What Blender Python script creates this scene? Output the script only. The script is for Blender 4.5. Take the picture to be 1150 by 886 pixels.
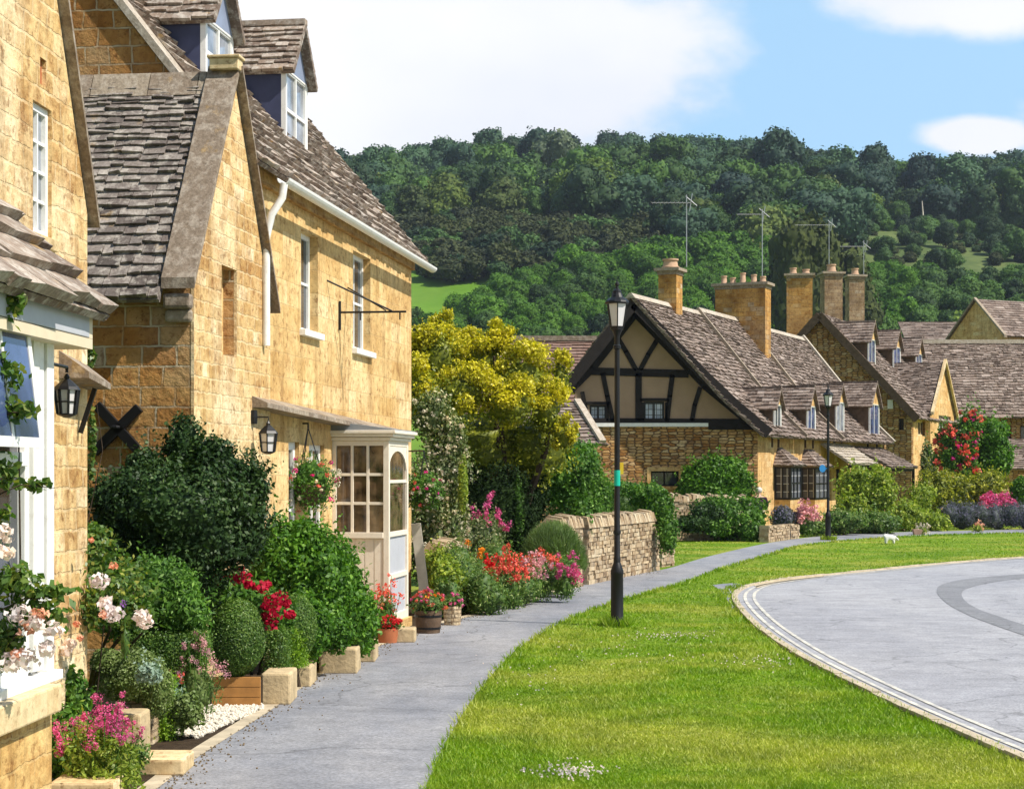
import bpy, bmesh, math, random
import numpy as np
from mathutils import Vector, Matrix
from mathutils.geometry import tessellate_polygon

for _o in list(bpy.data.objects):
    bpy.data.objects.remove(_o)
SC = bpy.context.scene
COL = SC.collection
R = math.radians

# ------------------------------------------------------------------ camera
FPX, EH, CX, HY = 2000.0, 2.0, 575.0, 528.0          # focal length in photo pixels, eye height, horizon row
cam_d = bpy.data.cameras.new('camera')
cam = bpy.data.objects.new('camera', cam_d)
COL.objects.link(cam)
cam.location = (0, 0, EH)
cam.rotation_euler = (R(90), 0, 0)
cam_d.sensor_width = 36
cam_d.lens = 36 * FPX / 1150
cam_d.shift_y = (HY - 443) / 1150
cam_d.clip_start = .1
cam_d.clip_end = 5000
SC.camera = cam

# ------------------------------------------------------------------ sun and sky
SUN = Vector((0.80, -0.37, 1.05)).normalized()
sun_el = math.asin(SUN.z)
sun_az = math.atan2(SUN.x, SUN.y)
sd = bpy.data.lights.new('sun', 'SUN')
sd.energy = 5.0
sd.angle = R(0.53)
sd.color = (1.0, .94, .84)
so = bpy.data.objects.new('sun', sd)
COL.objects.link(so)
so.location = (30, -20, 60)
so.rotation_euler = SUN.to_track_quat('Z', 'Y').to_euler()

W = bpy.data.worlds.new('World')
SC.world = W
W.use_nodes = True
wn = W.node_tree.nodes
wl = W.node_tree.links
bg = wn['Background']
sky = wn.new('ShaderNodeTexSky')
sky.sky_type = 'NISHITA'
sky.sun_disc = False
sky.sun_elevation = sun_el
sky.sun_rotation = sun_az
sky.air_density = 1.0
sky.dust_density = .6
sky.ozone_density = 1.5
bg.inputs[1].default_value = .085


def _m(tree, op, *ins):
    n = tree.nodes.new('ShaderNodeMath')
    n.operation = op
    for i, v in enumerate(ins):
        if isinstance(v, (int, float)):
            n.inputs[i].default_value = v
        else:
            tree.links.new(v, n.inputs[i])
    return n.outputs[0]


def build_clouds():
    t = W.node_tree
    tc = t.nodes.new('ShaderNodeTexCoord')
    sp = t.nodes.new('ShaderNodeSeparateXYZ')
    t.links.new(tc.outputs['Generated'], sp.inputs[0])
    ay = _m(t, 'MAXIMUM', _m(t, 'ABSOLUTE', sp.outputs[1]), .15)
    u = _m(t, 'DIVIDE', sp.outputs[0], ay)
    v = _m(t, 'DIVIDE', sp.outputs[2], ay)
    cmb = t.nodes.new('ShaderNodeCombineXYZ')
    t.links.new(u, cmb.inputs[0])
    t.links.new(_m(t, 'MULTIPLY', v, 1.7), cmb.inputs[1])
    t.links.new(sp.outputs[1], cmb.inputs[2])
    nz = t.nodes.new('ShaderNodeTexNoise')
    nz.inputs['Scale'].default_value = 9
    nz.inputs['Detail'].default_value = 9
    nz.inputs['Roughness'].default_value = .58
    t.links.new(cmb.outputs[0], nz.inputs['Vector'])
    n = nz.outputs[0]
    nz2 = t.nodes.new('ShaderNodeTexNoise')
    nz2.inputs['Scale'].default_value = 2.2
    nz2.inputs['Detail'].default_value = 5
    t.links.new(cmb.outputs[0], nz2.inputs['Vector'])

    def blob(cu, cv, ru, rv, amp):
        du = _m(t, 'DIVIDE', _m(t, 'SUBTRACT', u, cu), ru)
        dv = _m(t, 'DIVIDE', _m(t, 'SUBTRACT', v, cv), rv)
        d = _m(t, 'SQRT', _m(t, 'ADD', _m(t, 'MULTIPLY', du, du), _m(t, 'MULTIPLY', dv, dv)))
        return _m(t, 'MULTIPLY', _m(t, 'MAXIMUM', _m(t, 'SUBTRACT', 1.35, d), 0), amp)
    # cloud banks: big one on the left of the valley, two small heaps over the wooded ridge
    s = blob(-.14, .235, .235, .075, 1.5)
    for b in ((-.33, .30, .20, .12, 1.4), (.265, .275, .10, .032, .95), (.26, .188, .036, .012, 1.1), (.40, .20, .12, .02, .8),
              (.06, .44, .3, .08, 1.0), (-.8, .3, .35, .2, 1.2), (.75, .35, .2, .1, 1.0)):
        s = _m(t, 'MAXIMUM', s, blob(*b))
        dens = _m(t, 'SUBTRACT', _m(t, 'ADD', s, _m(t, 'MULTIPLY', n, 1.5)), 1.02)
    dens = _m(t, 'ADD', dens, _m(t, 'MULTIPLY', nz2.outputs[0], .12))
    mr = t.nodes.new('ShaderNodeMapRange')
    mr.interpolation_type = 'SMOOTHSTEP'
    mr.inputs['From Min'].default_value = 0
    mr.inputs['From Max'].default_value = .5
    t.links.new(dens, mr.inputs['Value'])
    # extra blue brightness added to the sky ahead only, leaving fill light low
    sky_boost = _m(t, 'MULTIPLY', _m(t, 'GREATER_THAN', sp.outputs[1], .3), _m(t, 'ADD', .62, _m(t, 'MULTIPLY', nz2.outputs[0], .3)))
    cov = mr.outputs[0]
    # cloud brightness: bright tops, a little grey-blue where thick
    cr = t.nodes.new('ShaderNodeValToRGB')
    cr.color_ramp.elements[0].position = .3
    cr.color_ramp.elements[0].color = (7.0, 7.5, 8.6, 1)
    cr.color_ramp.elements[1].position = .62
    cr.color_ramp.elements[1].color = (9.6, 9.6, 9.7, 1)
    t.links.new(nz2.outputs[0], cr.inputs[0])
    tint = t.nodes.new('ShaderNodeMix')
    tint.data_type = 'RGBA'
    tint.blend_type = 'MULTIPLY'
    tint.inputs[0].default_value = 1
    t.links.new(sky.outputs[0], tint.inputs[6])
    tint.inputs[7].default_value = (1.1, 1.1, 1.05, 1)
    mx = t.nodes.new('ShaderNodeMix')
    mx.data_type = 'RGBA'
    t.links.new(cov, mx.inputs[0])
    vm = t.nodes.new('ShaderNodeMix')
    vm.data_type = 'RGBA'
    t.links.new(sky_boost, vm.inputs[0])
    t.links.new(tint.outputs[2], vm.inputs[6])
    vm.inputs[7].default_value = (4.3, 7.2, 10.2, 1)
    t.links.new(vm.outputs[2], mx.inputs[6])
    t.links.new(cr.outputs[0], mx.inputs[7])
    t.links.new(mx.outputs[2], bg.inputs[0])


build_clouds()
SC.view_settings.view_transform = 'Standard'
SC.view_settings.look = 'None'
SC.view_settings.gamma = 1
SC.view_settings.exposure = .42
SC.render.film_transparent = False
SC.cycles.max_bounces = 6
SC.cycles.transparent_max_bounces = 4


# ------------------------------------------------------------------ layout helpers
def P(px, py, Y):
    return Vector(((px - CX) / FPX * Y, Y, EH - (py - HY) / FPX * Y))


def G(px, py, z=0.0):
    Y = (EH - z) * FPX / (py - HY)
    return Vector(((px - CX) / FPX * Y, Y, z))


class Fr:
    """vertical plane: s runs along u, z up, o outwards along n"""
    def __init__(s, O, u):
        s.O = Vector((O[0], O[1], 0))
        s.u = Vector((u[0], u[1], 0)).normalized()
        s.n = Vector((s.u.y, -s.u.x, 0))

    def pt(s, a, z, o=0.0):
        return s.O + s.u * a + s.n * o + Vector((0, 0, z))

    def hit(s, px, py, o=0.0):
        d = Vector(((px - CX) / FPX, 1, -(py - HY) / FPX))
        c = Vector((0, 0, EH))
        k = (s.O + s.n * o - c).dot(s.n) / d.dot(s.n)
        p = c + d * k
        return ((p - s.O).dot(s.u), p.z)


# ------------------------------------------------------------------ objects
def tag(o, label=None, cat=None, group=None, kind=None):
    if label: o['label'] = label
    if cat: o['category'] = cat
    if group: o['group'] = group
    if kind: o['kind'] = kind
    return o


def thing(name, label, cat, loc=(0, 0, 0), group=None):
    o = bpy.data.objects.new(name, None)
    o.empty_display_size = .2
    COL.objects.link(o)
    o.location = loc
    return tag(o, label, cat, group)


def wloc(o):
    v = Vector(o.location)
    while o.parent:
        o = o.parent
        v = v + Vector(o.location)
    return v


def link(name, me, mat, parent=None, world=True):
    o = bpy.data.objects.new(name, me)
    COL.objects.link(o)
    if mat is not None and not me.materials:
        me.materials.append(mat)
    if parent is not None:
        o.parent = parent
        if world:
            o.matrix_parent_inverse = Matrix.Translation(-wloc(parent)) if parent.parent is None else Matrix()
    return o


def copy_tree(o, parent=None):
    c = o.copy()
    COL.objects.link(c)
    if parent is not None:
        c.parent = parent
    for ch in list(o.children):
        copy_tree(ch, c)
    return c


class MB:
    def __init__(s, seed=1):
        s.v = []
        s.f = []
        s.r = []
        s.rg = random.Random(seed)

    def add(s, vs, fs, r=None):
        b = len(s.v)
        s.v += [tuple(p) for p in vs]
        r = s.rg.random() if r is None else r
        for f in fs:
            s.f.append(tuple(b + i for i in f))
            s.r.append(r)

    def hexa(s, p, r=None):      # p: 4 bottom (ccw from above), 4 top
        s.add(p, [(3, 2, 1, 0), (4, 5, 6, 7), (0, 1, 5, 4), (1, 2, 6, 5), (2, 3, 7, 6), (3, 0, 4, 7)], r)

    def box(s, x0, x1, y0, y1, z0, z1, r=None):
        s.hexa([(x0, y0, z0), (x1, y0, z0), (x1, y1, z0), (x0, y1, z0), (x0, y0, z1), (x1, y0, z1), (x1, y1, z1), (x0, y1, z1)], r)

    def fbox(s, fr, s0, s1, z0, z1, o0, o1, r=None):
        q = lambda a, z, o: fr.pt(a, z, o)
        s.hexa([q(s0, z0, o1), q(s1, z0, o1), q(s1, z0, o0), q(s0, z0, o0), q(s0, z1, o1), q(s1, z1, o1), q(s1, z1, o0), q(s0, z1, o0)], r)

    def bar(s, a, b, w, h, up=(0, 0, 1), r=None):
        a = Vector(a); b = Vector(b)
        d = (b - a).normalized()
        up = Vector(up)
        sx = d.cross(up)
        if sx.length < 1e-4:
            sx = d.cross(Vector((1, 0, 0)))
        sx.normalize()
        uz = sx.cross(d).normalized()
        x = sx * w / 2
        y = uz * h / 2
        s.hexa([a - x - y, a + x - y, b + x - y, b - x - y, a - x + y, a + x + y, b + x + y, b - x + y], r)

    def tube(s, pts, rad, n=8, r=None, caps=True):
        pts = [Vector(p) for p in pts]
        if isinstance(rad, (int, float)):
            rad = [rad] * len(pts)
        vs = []
        for i, p in enumerate(pts):
            d = (pts[min(i + 1, len(pts) - 1)] - pts[max(i - 1, 0)]).normalized()
            a = Vector((0, 0, 1)) if abs(d.z) < .9 else Vector((1, 0, 0))
            x = d.cross(a).normalized()
            y = d.cross(x).normalized()
            for k in range(n):
                t = 2 * math.pi * k / n
                vs.append(p + (x * math.cos(t) + y * math.sin(t)) * rad[i])
        fs = []
        for i in range(len(pts) - 1):
            for k in range(n):
                k2 = (k + 1) % n
                fs.append((i * n + k, (i + 1) * n + k, (i + 1) * n + k2, i * n + k2))
        if caps:
            fs.append(tuple(range(n)))
            fs.append(tuple((len(pts) - 1) * n + k for k in reversed(range(n))))
        s.add(vs, fs, r)

    def lathe(s, prof, c=(0, 0, 0), n=16, r=None, sq=False):
        vs = []
        for (rr, z) in prof:
            for k in range(n):
                t = 2 * math.pi * (k + .5) / n
                vs.append((c[0] + rr * math.cos(t), c[1] + rr * math.sin(t), c[2] + z))
        fs = []
        for i in range(len(prof) - 1):
            for k in range(n):
                k2 = (k + 1) % n
                fs.append((i * n + k, i * n + k2, (i + 1) * n + k2, (i + 1) * n + k))
        fs.append(tuple(reversed(range(n))))
        fs.append(tuple((len(prof) - 1) * n + k for k in range(n)))
        s.add(vs, fs, r)

    def poly_wall(s, fr, outline, holes, thick, o=0.0, r=None):
        """outline in (s, z); holes as (s0, s1, z0, z1); solid wall with openings through it"""
        loops = [[Vector((a, b, 0)) for a, b in outline]]
        hl = []
        for (a0, a1, b0, b1) in holes:
            h = [(a0, b0), (a0, b1), (a1, b1), (a1, b0)]
            hl.append(h)
            loops.append([Vector((a, b, 0)) for a, b in h])
        flat = [p for l in loops for p in l]
        tris = tessellate_polygon(loops)
        for oo, flip in ((o, False), (o - thick, True)):
            vs = [fr.pt(p.x, p.y, oo) for p in flat]
            fs = []
            for t in tris:
                a, b, c = (vs[i] for i in t)
                nn = (b - a).cross(c - a)
                good = nn.dot(fr.n) > 0
                fs.append(tuple(t) if good != flip else tuple(reversed(t)))
            s.add(vs, fs, r)
        for l in [outline] + hl:
            k = len(l)
            vs = [fr.pt(a, b, o) for a, b in l] + [fr.pt(a, b, o - thick) for a, b in l]
            fs = [(i, k + i, k + (i + 1) % k, (i + 1) % k) for i in range(k)]
            s.add(vs, fs, r)

    def tiles(s, BL, BR, TR, TL, course=.16, ctop=.11, tw=.24, th=.022, jit=1.0, under=True, lap=.04):
        BL, BR, TR, TL = Vector(BL), Vector(BR), Vector(TR), Vector(TL)
        nrm = (BR - BL).cross(TL - BL)
        if nrm.length < 1e-6:
            nrm = (BR - BL).cross(TR - BL)
        nrm.normalize()
        if nrm.z < 0:
            nrm = -nrm
        if under:
            d = nrm * .05
            e = nrm * .004
            s.add([BL - d, BR - d, TR - d, TL - d, BL - e, BR - e, TR - e, TL - e],
                  [(3, 2, 1, 0), (4, 5, 6, 7), (0, 1, 5, 4), (1, 2, 6, 5), (2, 3, 7, 6), (3, 0, 4, 7)], .1)
        L = ((TL + TR) / 2 - (BL + BR) / 2).length
        rg = s.rg
        v = 0.0
        while v < L - .02:
            k = v / L
            c = course + (ctop - course) * k
            v1 = min(v + c + lap, L)
            a = BL.lerp(TL, k); b = BR.lerp(TR, k)
            a2 = BL.lerp(TL, v1 / L); b2 = BR.lerp(TR, v1 / L)
            ln = (b - a).length
            ln2 = max((b2 - a2).length, 1e-4)
            if ln < .03:
                break
            u = (b - a).normalized()
            sl = ((a2 + b2) / 2 - (a + b) / 2).normalized()
            x = -rg.random() * tw * .5
            while x < ln - .01:
                w = tw * rg.uniform(.55, 1.5)
                x0, x1 = max(x, 0), min(x + w, ln)
                x += w
                if x1 - x0 < .02:
                    continue
                g = .004 * jit
                h0 = th * rg.uniform(.7, 1.5)
                db = sl * rg.uniform(-.018, .018) * jit
                tl_ = rg.uniform(-.008, .008) * jit
                p0 = a.lerp(b, x0 / ln) + u * g + db
                p1 = a.lerp(b, x1 / ln) - u * g + db + sl * rg.uniform(-.008, .008) * jit
                q0 = a2.lerp(b2, x0 / ln); q1 = a2.lerp(b2, x1 / ln)
                up0 = nrm * (h0 + th * .9 + tl_); up1 = nrm * (h0 + th * .9 - tl_)
                lo = nrm * th * .6
                hi = nrm * th * .4
                s.add([p0 + lo * .3, p1 + lo * .3, q1, q0, p0 + up0, p1 + up1, q1 + hi, q0 + hi],
                      [(4, 5, 6, 7), (0, 1, 5, 4), (1, 2, 6, 5), (3, 0, 4, 7)])
            v += c

    def build(s, name, mat, parent=None, smooth=False, bevel=0, world=True):
        me = bpy.data.meshes.new(name)
        me.from_pydata(s.v, [], s.f)
        me.update()
        at = me.attributes.new('rnd', 'FLOAT', 'FACE')
        at.data.foreach_set('value', s.r)
        n = len(me.polygons)
        nor = np.empty(n * 3, 'f'); me.polygons.foreach_get('normal', nor); nor = nor.reshape(-1, 3)
        ls = np.empty(n, 'i'); me.polygons.foreach_get('loop_start', ls)
        lt = np.empty(n, 'i'); me.polygons.foreach_get('loop_total', lt)
        li = np.empty(len(me.loops), 'i'); me.loops.foreach_get('vertex_index', li)
        co = np.empty(len(me.vertices) * 3, 'f'); me.vertices.foreach_get('co', co); co = co.reshape(-1, 3)
        N = np.repeat(nor, lt, axis=0)
        C = co[li]
        uv = np.empty((len(li), 2), 'f')
        flat = np.abs(N[:, 2]) > .8
        h = np.stack([-N[:, 1], N[:, 0]], 1)
        h /= np.maximum(np.linalg.norm(h, axis=1, keepdims=True), 1e-6)
        uv[:, 0] = (C[:, :2] * h).sum(1)
        uv[:, 1] = C[:, 2]
        uv[flat] = C[flat][:, :2]
        ul = me.uv_layers.new(name='UVMap')
        ul.data.foreach_set('uv', uv.ravel())
        if smooth:
            me.polygons.foreach_set('use_smooth', [True] * n)
            me.set_sharp_from_angle(angle=R(40))
        o = link(name, me, mat, parent, world)
        if bevel:
            b = o.modifiers.new('bevel', 'BEVEL')
            b.width = bevel
            b.segments = 2
            b.limit_method = 'ANGLE'
        return o


def np_mesh(name, V, mat, rnd=None, parent=None, extra=None):
    """V: (faces, k, 3) loose polygons, in world coordinates; extra: (verts, faces) appended"""
    V = np.asarray(V, 'f')
    nf, k = V.shape[:2]
    nv = nf * k
    co = V.reshape(-1, 3)
    li = np.arange(nv, dtype='i')
    starts = np.arange(nf, dtype='i') * k
    tot = np.full(nf, k, 'i')
    if rnd is None:
        rnd = np.random.RandomState(nf).rand(nf)
    if extra is not None:
        ev, ef = extra
        ev = np.asarray(ev, 'f'); ef = np.asarray(ef, 'i')
        co = np.concatenate([co, ev]); li = np.concatenate([li, ef.ravel() + nv])
        starts = np.concatenate([starts, nv + np.arange(len(ef), dtype='i') * ef.shape[1]])
        tot = np.concatenate([tot, np.full(len(ef), ef.shape[1], 'i')])
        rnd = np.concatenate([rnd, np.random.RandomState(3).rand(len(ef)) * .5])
    me = bpy.data.meshes.new(name)
    me.vertices.add(len(co)); me.vertices.foreach_set('co', co.ravel())
    me.loops.add(len(li)); me.loops.foreach_set('vertex_index', li)
    me.polygons.add(len(starts)); me.polygons.foreach_set('loop_start', starts); me.polygons.foreach_set('loop_total', tot)
    me.update(calc_edges=True)
    at = me.attributes.new('rnd', 'FLOAT', 'FACE')
    at.data.foreach_set('value', np.asarray(rnd, 'f'))
    return link(name, me, mat, parent)
# ------------------------------------------------------------------ materials
class MT:
    def __init__(s, name):
        s.m = bpy.data.materials.new(name)
        s.m.use_nodes = True
        s.t = s.m.node_tree
        s.b = s.t.nodes['Principled BSDF']
        s.out = s.t.nodes['Material Output']

    def n(s, kind, **kw):
        nd = s.t.nodes.new('ShaderNode' + kind)
        for k, v in kw.items():
            if k in nd.inputs:
                s.put(nd.inputs[k], v)
            else:
                setattr(nd, k, v)
        return nd

    def put(s, inp, v):
        if isinstance(v, bpy.types.NodeSocket):
            s.t.links.new(v, inp)
        elif isinstance(v, tuple) and len(v) == 3 and inp.type == 'RGBA':
            inp.default_value = (*v, 1)
        else:
            inp.default_value = v

    def noise(s, vec, scale, detail=4, rough=.55):
        n = s.n('TexNoise', Scale=scale, Detail=detail, Roughness=rough)
        if vec is not None:
            s.put(n.inputs['Vector'], vec)
        return n.outputs[0]

    def ramp(s, f, stops):
        r = s.n('ValToRGB')
        cr = r.color_ramp
        while len(cr.elements) < len(stops):
            cr.elements.new(.5)
        for e, (p, c) in zip(cr.elements, stops):
            e.position = p
            e.color = (*c, 1) if len(c) == 3 else c
        s.put(r.inputs[0], f)
        return r.outputs[0]

    def mix(s, f, a, b, bt='MIX'):
        n = s.n('Mix', data_type='RGBA', blend_type=bt)
        s.put(n.inputs[0], f); s.put(n.inputs[6], a); s.put(n.inputs[7], b)
        return n.outputs[2]

    def math(s, op, *a):
        return _m(s.t, op, *a)

    def bump(s, h, strength=.5, dist=.02):
        n = s.n('Bump', Strength=strength, Distance=dist)
        s.put(n.inputs['Height'], h)
        s.put(s.b.inputs['Normal'], n.outputs[0])

    def done(s, col=None, rough=None, spec=None, metal=None):
        if col is not None: s.put(s.b.inputs['Base Color'], col)
        if rough is not None: s.put(s.b.inputs['Roughness'], rough)
        if spec is not None: s.put(s.b.inputs['Specular IOR Level'], spec)
        if metal is not None: s.put(s.b.inputs['Metallic'], metal)
        return s.m


def gray(v):
    return (v, v, v)


def stone(name, c1, c2, mortar, bw=.36, bh=.17, ms=.012, wob=.05, stain=(.62, .52, .4), stain_amt=.5, pale=(.75, .66, .48), pale_amt=.3, bump=.6, seed=0.0, joint=1.0):
    m = MT(name)
    tc = m.n('TexCoord')
    off = m.n('Mapping'); m.put(off.inputs[0], tc.outputs['UV']); off.inputs[1].default_value = (seed * 3.7, seed * 1.3, 0)
    uv = off.outputs[0]
    def jig(vec, sc_, amt, det):
        nz = m.n('TexNoise', Scale=sc_, Detail=det); m.put(nz.inputs[0], vec)
        d = m.n('VectorMath', operation='SUBTRACT'); m.put(d.inputs[0], nz.outputs[1]); d.inputs[1].default_value = (.5, .5, .5)
        d2 = m.n('VectorMath', operation='MULTIPLY'); m.put(d2.inputs[0], d.outputs[0]); d2.inputs[1].default_value = amt
        a_ = m.n('VectorMath', operation='ADD'); m.put(a_.inputs[0], vec); m.put(a_.inputs[1], d2.outputs[0])
        return a_
    ad = jig(jig(uv, .9, (wob * 5, wob * .25, 0), 2).outputs[0], 9.0, (wob * .9, wob * .9, 0), 5)
    def brick(w, h, msz, vec, freq=2):
        b = m.n('TexBrick', Scale=1.0)
        b.inputs['Brick Width'].default_value = w
        b.inputs['Row Height'].default_value = h
        b.inputs['Mortar Size'].default_value = msz
        b.inputs['Mortar Smooth'].default_value = .35
        b.inputs['Color1'].default_value = (0, 0, 0, 1)
        b.inputs['Color2'].default_value = (1, 1, 1, 1)
        b.inputs['Mortar'].default_value = (.5, .5, .5, 1)
        b.offset = .5 if freq == 2 else .37
        b.squash = .72
        b.squash_frequency = 3
        m.put(b.inputs['Vector'], vec)
        return b
    b = brick(bw, bh, ms, ad.outputs[0])
    b2 = brick(bw * 2.3, bh, ms, ad.outputs[0], 3)
    rnd = m.mix(.35, b.outputs[0], b2.outputs[0])
    base = m.ramp(rnd, [(0, c1), (.35, tuple((a + c) / 2 for a, c in zip(c1, c2))), (.7, c2), (1, pale)])
    n1 = m.noise(uv, 1.3, 6, .6)
    n2 = m.noise(uv, 14, 5, .65)
    n3 = m.noise(uv, .55, 3, .5)
    base = m.mix(m.math('MULTIPLY', m.ramp(n1, [(.42, gray(0)), (.66, gray(1))]), stain_amt), base, m.mix(1.0, base, stain, 'MULTIPLY'))
    base = m.mix(m.math('MULTIPLY', m.ramp(n3, [(.5, gray(0)), (.7, gray(1))]), pale_amt), base, pale)
    base = m.mix(1.0, base, m.ramp(n2, [(.25, (.72, .70, .66)), (.55, (1, 1, 1)), (.8, (1.12, 1.1, 1.06))]), 'MULTIPLY')
    jf = m.math('MULTIPLY', b.outputs[1], joint)
    # joints come and go: flush or eroded away in places
    jn = m.ramp(m.noise(uv, 3.1, 4, .6), [(.38, gray(.15)), (.60, gray(1))])
    jf = m.math('MULTIPLY', jf, jn)
    n5 = m.noise(uv, 4.5, 7, .72)
    base = m.mix(m.math('MULTIPLY', m.ramp(n5, [(.49, gray(0)), (.60, gray(1))]), stain_amt * .75), base, m.mix(1.0, base, (.62, .46, .32), 'MULTIPLY'))
    n6 = m.noise(uv, 8.0, 6, .7)
    base = m.mix(m.math('MULTIPLY', m.ramp(n6, [(.555, gray(0)), (.62, gray(1))]), .7), base, m.mix(1.0, base, (.42, .30, .22), 'MULTIPLY'))
    mpv = m.n('Mapping'); m.put(mpv.inputs[0], uv); mpv.inputs[3].default_value = (2.6, .35, 1)
    n9 = m.noise(mpv.outputs[0], 1.6, 6, .65)
    base = m.mix(1.0, base, m.ramp(n9, [(.32, (.66, .60, .54)), (.5, (1, 1, 1)), (.75, (1.08, 1.08, 1.1))]), 'MULTIPLY')
    n10 = m.noise(uv, 26, 3, .6)
    base = m.mix(m.math('MULTIPLY', m.ramp(n10, [(.62, gray(0)), (.68, gray(1))]), m.ramp(n1, [(.4, gray(.2)), (.6, gray(.9))])), base, m.mix(1.0, base, (.35, .24, .16), 'MULTIPLY'))
    base = m.mix(jf, base, mortar)
    hgt = m.math('ADD', m.math('MULTIPLY', m.math('SUBTRACT', 1, b.outputs[1]), .5 * joint), m.math('MULTIPLY', n2, .55))
    hgt = m.math('ADD', hgt, m.math('MULTIPLY', rnd, .18 * joint))
    m.bump(hgt, bump, .035)
    return m.done(base, .92, .2)


M = {}
# house C: smooth honey ashlar, B: paler mixed, camera-side: strong orange blocks, etc.
M['ashlar'] = stone('honey_ashlar', (.60, .39, .15), (.74, .53, .25), (.46, .31, .15), .62, .27, .006, .03, (.70, .58, .46), .55, (.82, .66, .38), .6, .5, 1, .6)
M['ashlar_pale'] = stone('pale_honey_rubble', (.56, .36, .14), (.76, .56, .28), (.80, .66, .42), .29, .14, .011, .05, (.66, .50, .36), .8, (.88, .76, .52), .8, .8, 2, .45)
M['blocks'] = stone('orange_stone_blocks', (.40, .17, .035), (.54, .32, .12), (.52, .42, .28), .34, .185, .012, .035, (.55, .45, .36), .6, (.46, .40, .30), .3, 1.2, 3, 1)
M['rubble_gold'] = stone('golden_rubble', (.42, .22, .06), (.62, .40, .15), (.40, .25, .10), .24, .11, .010, .06, (.55, .42, .3), .6, (.60, .43, .2), .3, .9, 4, .8)
M['rubble_near'] = stone('near_wall_stone', (.58, .36, .12), (.74, .52, .22), (.62, .44, .2), .30, .16, .008, .07, (.60, .44, .28), .7, (.78, .60, .32), .5, .8, 5, .6)
M['rubble_far'] = stone('far_brown_rubble', (.36, .17, .055), (.60, .38, .17), (.20, .12, .06), .32, .15, .020, .06, (.50, .40, .3), .6, (.66, .48, .28), .3, 1.4, 6, 1)
M['far_ashlar'] = stone('far_honey_ashlar', (.58, .345, .13), (.74, .50, .23), (.44, .28, .13), .5, .2, .009, .03, (.7, .58, .45), .5, (.78, .62, .36), .4, .4, 7, .7)
M['chimney'] = stone('chimney_stone', (.44, .22, .06), (.62, .36, .11), (.30, .19, .09), .34, .17, .012, .03, (.5, .42, .36), .6, (.5, .4, .28), .3, .8, 8, .8)
M['chimney_grey'] = stone('weathered_chimney_stone', (.24, .17, .11), (.40, .29, .17), (.22, .16, .11), .32, .16, .012, .03, (.6, .55, .5), .6, (.42, .36, .28), .3, .8, 9, .8)
M['drystone'] = stone('drystone', (.40, .29, .17), (.68, .56, .38), (.16, .11, .07), .15, .052, .008, .02, (.6, .5, .42), .5, (.78, .68, .5), .5, 1.3, 10, .9)
M['trim'] = stone('dressed_stone', (.62, .47, .25), (.72, .58, .35), (.5, .4, .25), .9, .6, .004, .01, (.7, .6, .5), .4, (.78, .68, .48), .4, .3, 11, .3)


def tile_mat(name, cols, lich=(.52, .48, .42), yellow=.25, la=.55):
    m = MT(name)
    at = m.n('Attribute', attribute_name='rnd')
    tc = m.n('TexCoord')
    ob = tc.outputs['Object']
    n = len(cols)
    base = m.ramp(at.outputs['Fac'], [(i / (n - 1), c) for i, c in enumerate(cols)])
    n1 = m.noise(ob, 9, 6, .7)
    base = m.mix(m.math('MULTIPLY', m.ramp(n1, [(.48, gray(0)), (.6, gray(1))]), la), base, lich)
    n2 = m.noise(ob, 4.3, 5, .6)
    base = m.mix(m.math('MULTIPLY', m.ramp(n2, [(.62, gray(0)), (.7, gray(1))]), yellow), base, (.50, .30, .06))
    n3 = m.noise(ob, 30, 4, .7)
    base = m.mix(1.0, base, m.ramp(n3, [(.3, (.6, .58, .56)), (.6, (1.05, 1.05, 1.05))]), 'MULTIPLY')
    m.bump(m.math('ADD', n3, m.math('MULTIPLY', n1, .6)), .5, .012)
    return m.done(base, .9, .25)


M['tile'] = tile_mat('stone_slate', [(.09, .075, .067), (.17, .14, .125), (.25, .215, .19), (.12, .10, .09), (.33, .29, .26)])
M['tile_warm'] = tile_mat('warm_stone_slate', [(.12, .085, .065), (.24, .18, .14), (.36, .285, .225), (.16, .12, .095), (.46, .39, .33)], (.56, .52, .46), .4)
M['tile_far'] = tile_mat('far_stone_slate', [(.085, .058, .045), (.18, .13, .105), (.27, .205, .17), (.11, .078, .062), (.19, .14, .115), (.37, .30, .26)], (.46, .40, .36), .12, .4)
M['tile_red'] = tile_mat('red_brown_slate', [(.17, .10, .08), (.23, .14, .11), (.29, .19, .155), (.19, .115, .09), (.27, .18, .15)], (.36, .28, .25), .1, .35)
M['coping'] = tile_mat('lichen_coping', [(.22, .17, .125), (.28, .22, .165), (.33, .27, .2)], (.46, .40, .33), .35)
M['coping_pale'] = tile_mat('pale_coping', [(.40, .34, .27), (.46, .40, .33)], (.6, .55, .48), .2)


def plain(name, col, rough=.6, spec=.4, metal=0, var=.12, scale=6, bump=0, dirt=None):
    m = MT(name)
    tc = m.n('TexCoord')
    n = m.noise(tc.outputs['Object'], scale, 5, .6)
    c = m.mix(1.0, col, m.ramp(n, [(.3, gray(1 - var)), (.7, gray(1 + var * .5))]), 'MULTIPLY')
    if dirt:
        n2 = m.noise(tc.outputs['Object'], scale * 2.7, 6, .7)
        c = m.mix(m.ramp(n2, [(.52, gray(0)), (.72, gray(.6))]), c, dirt)
    if bump:
        m.bump(m.noise(tc.outputs['Object'], scale * 5, 5, .6), bump, .01)
    return m.done(c, rough, spec, metal)


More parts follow.
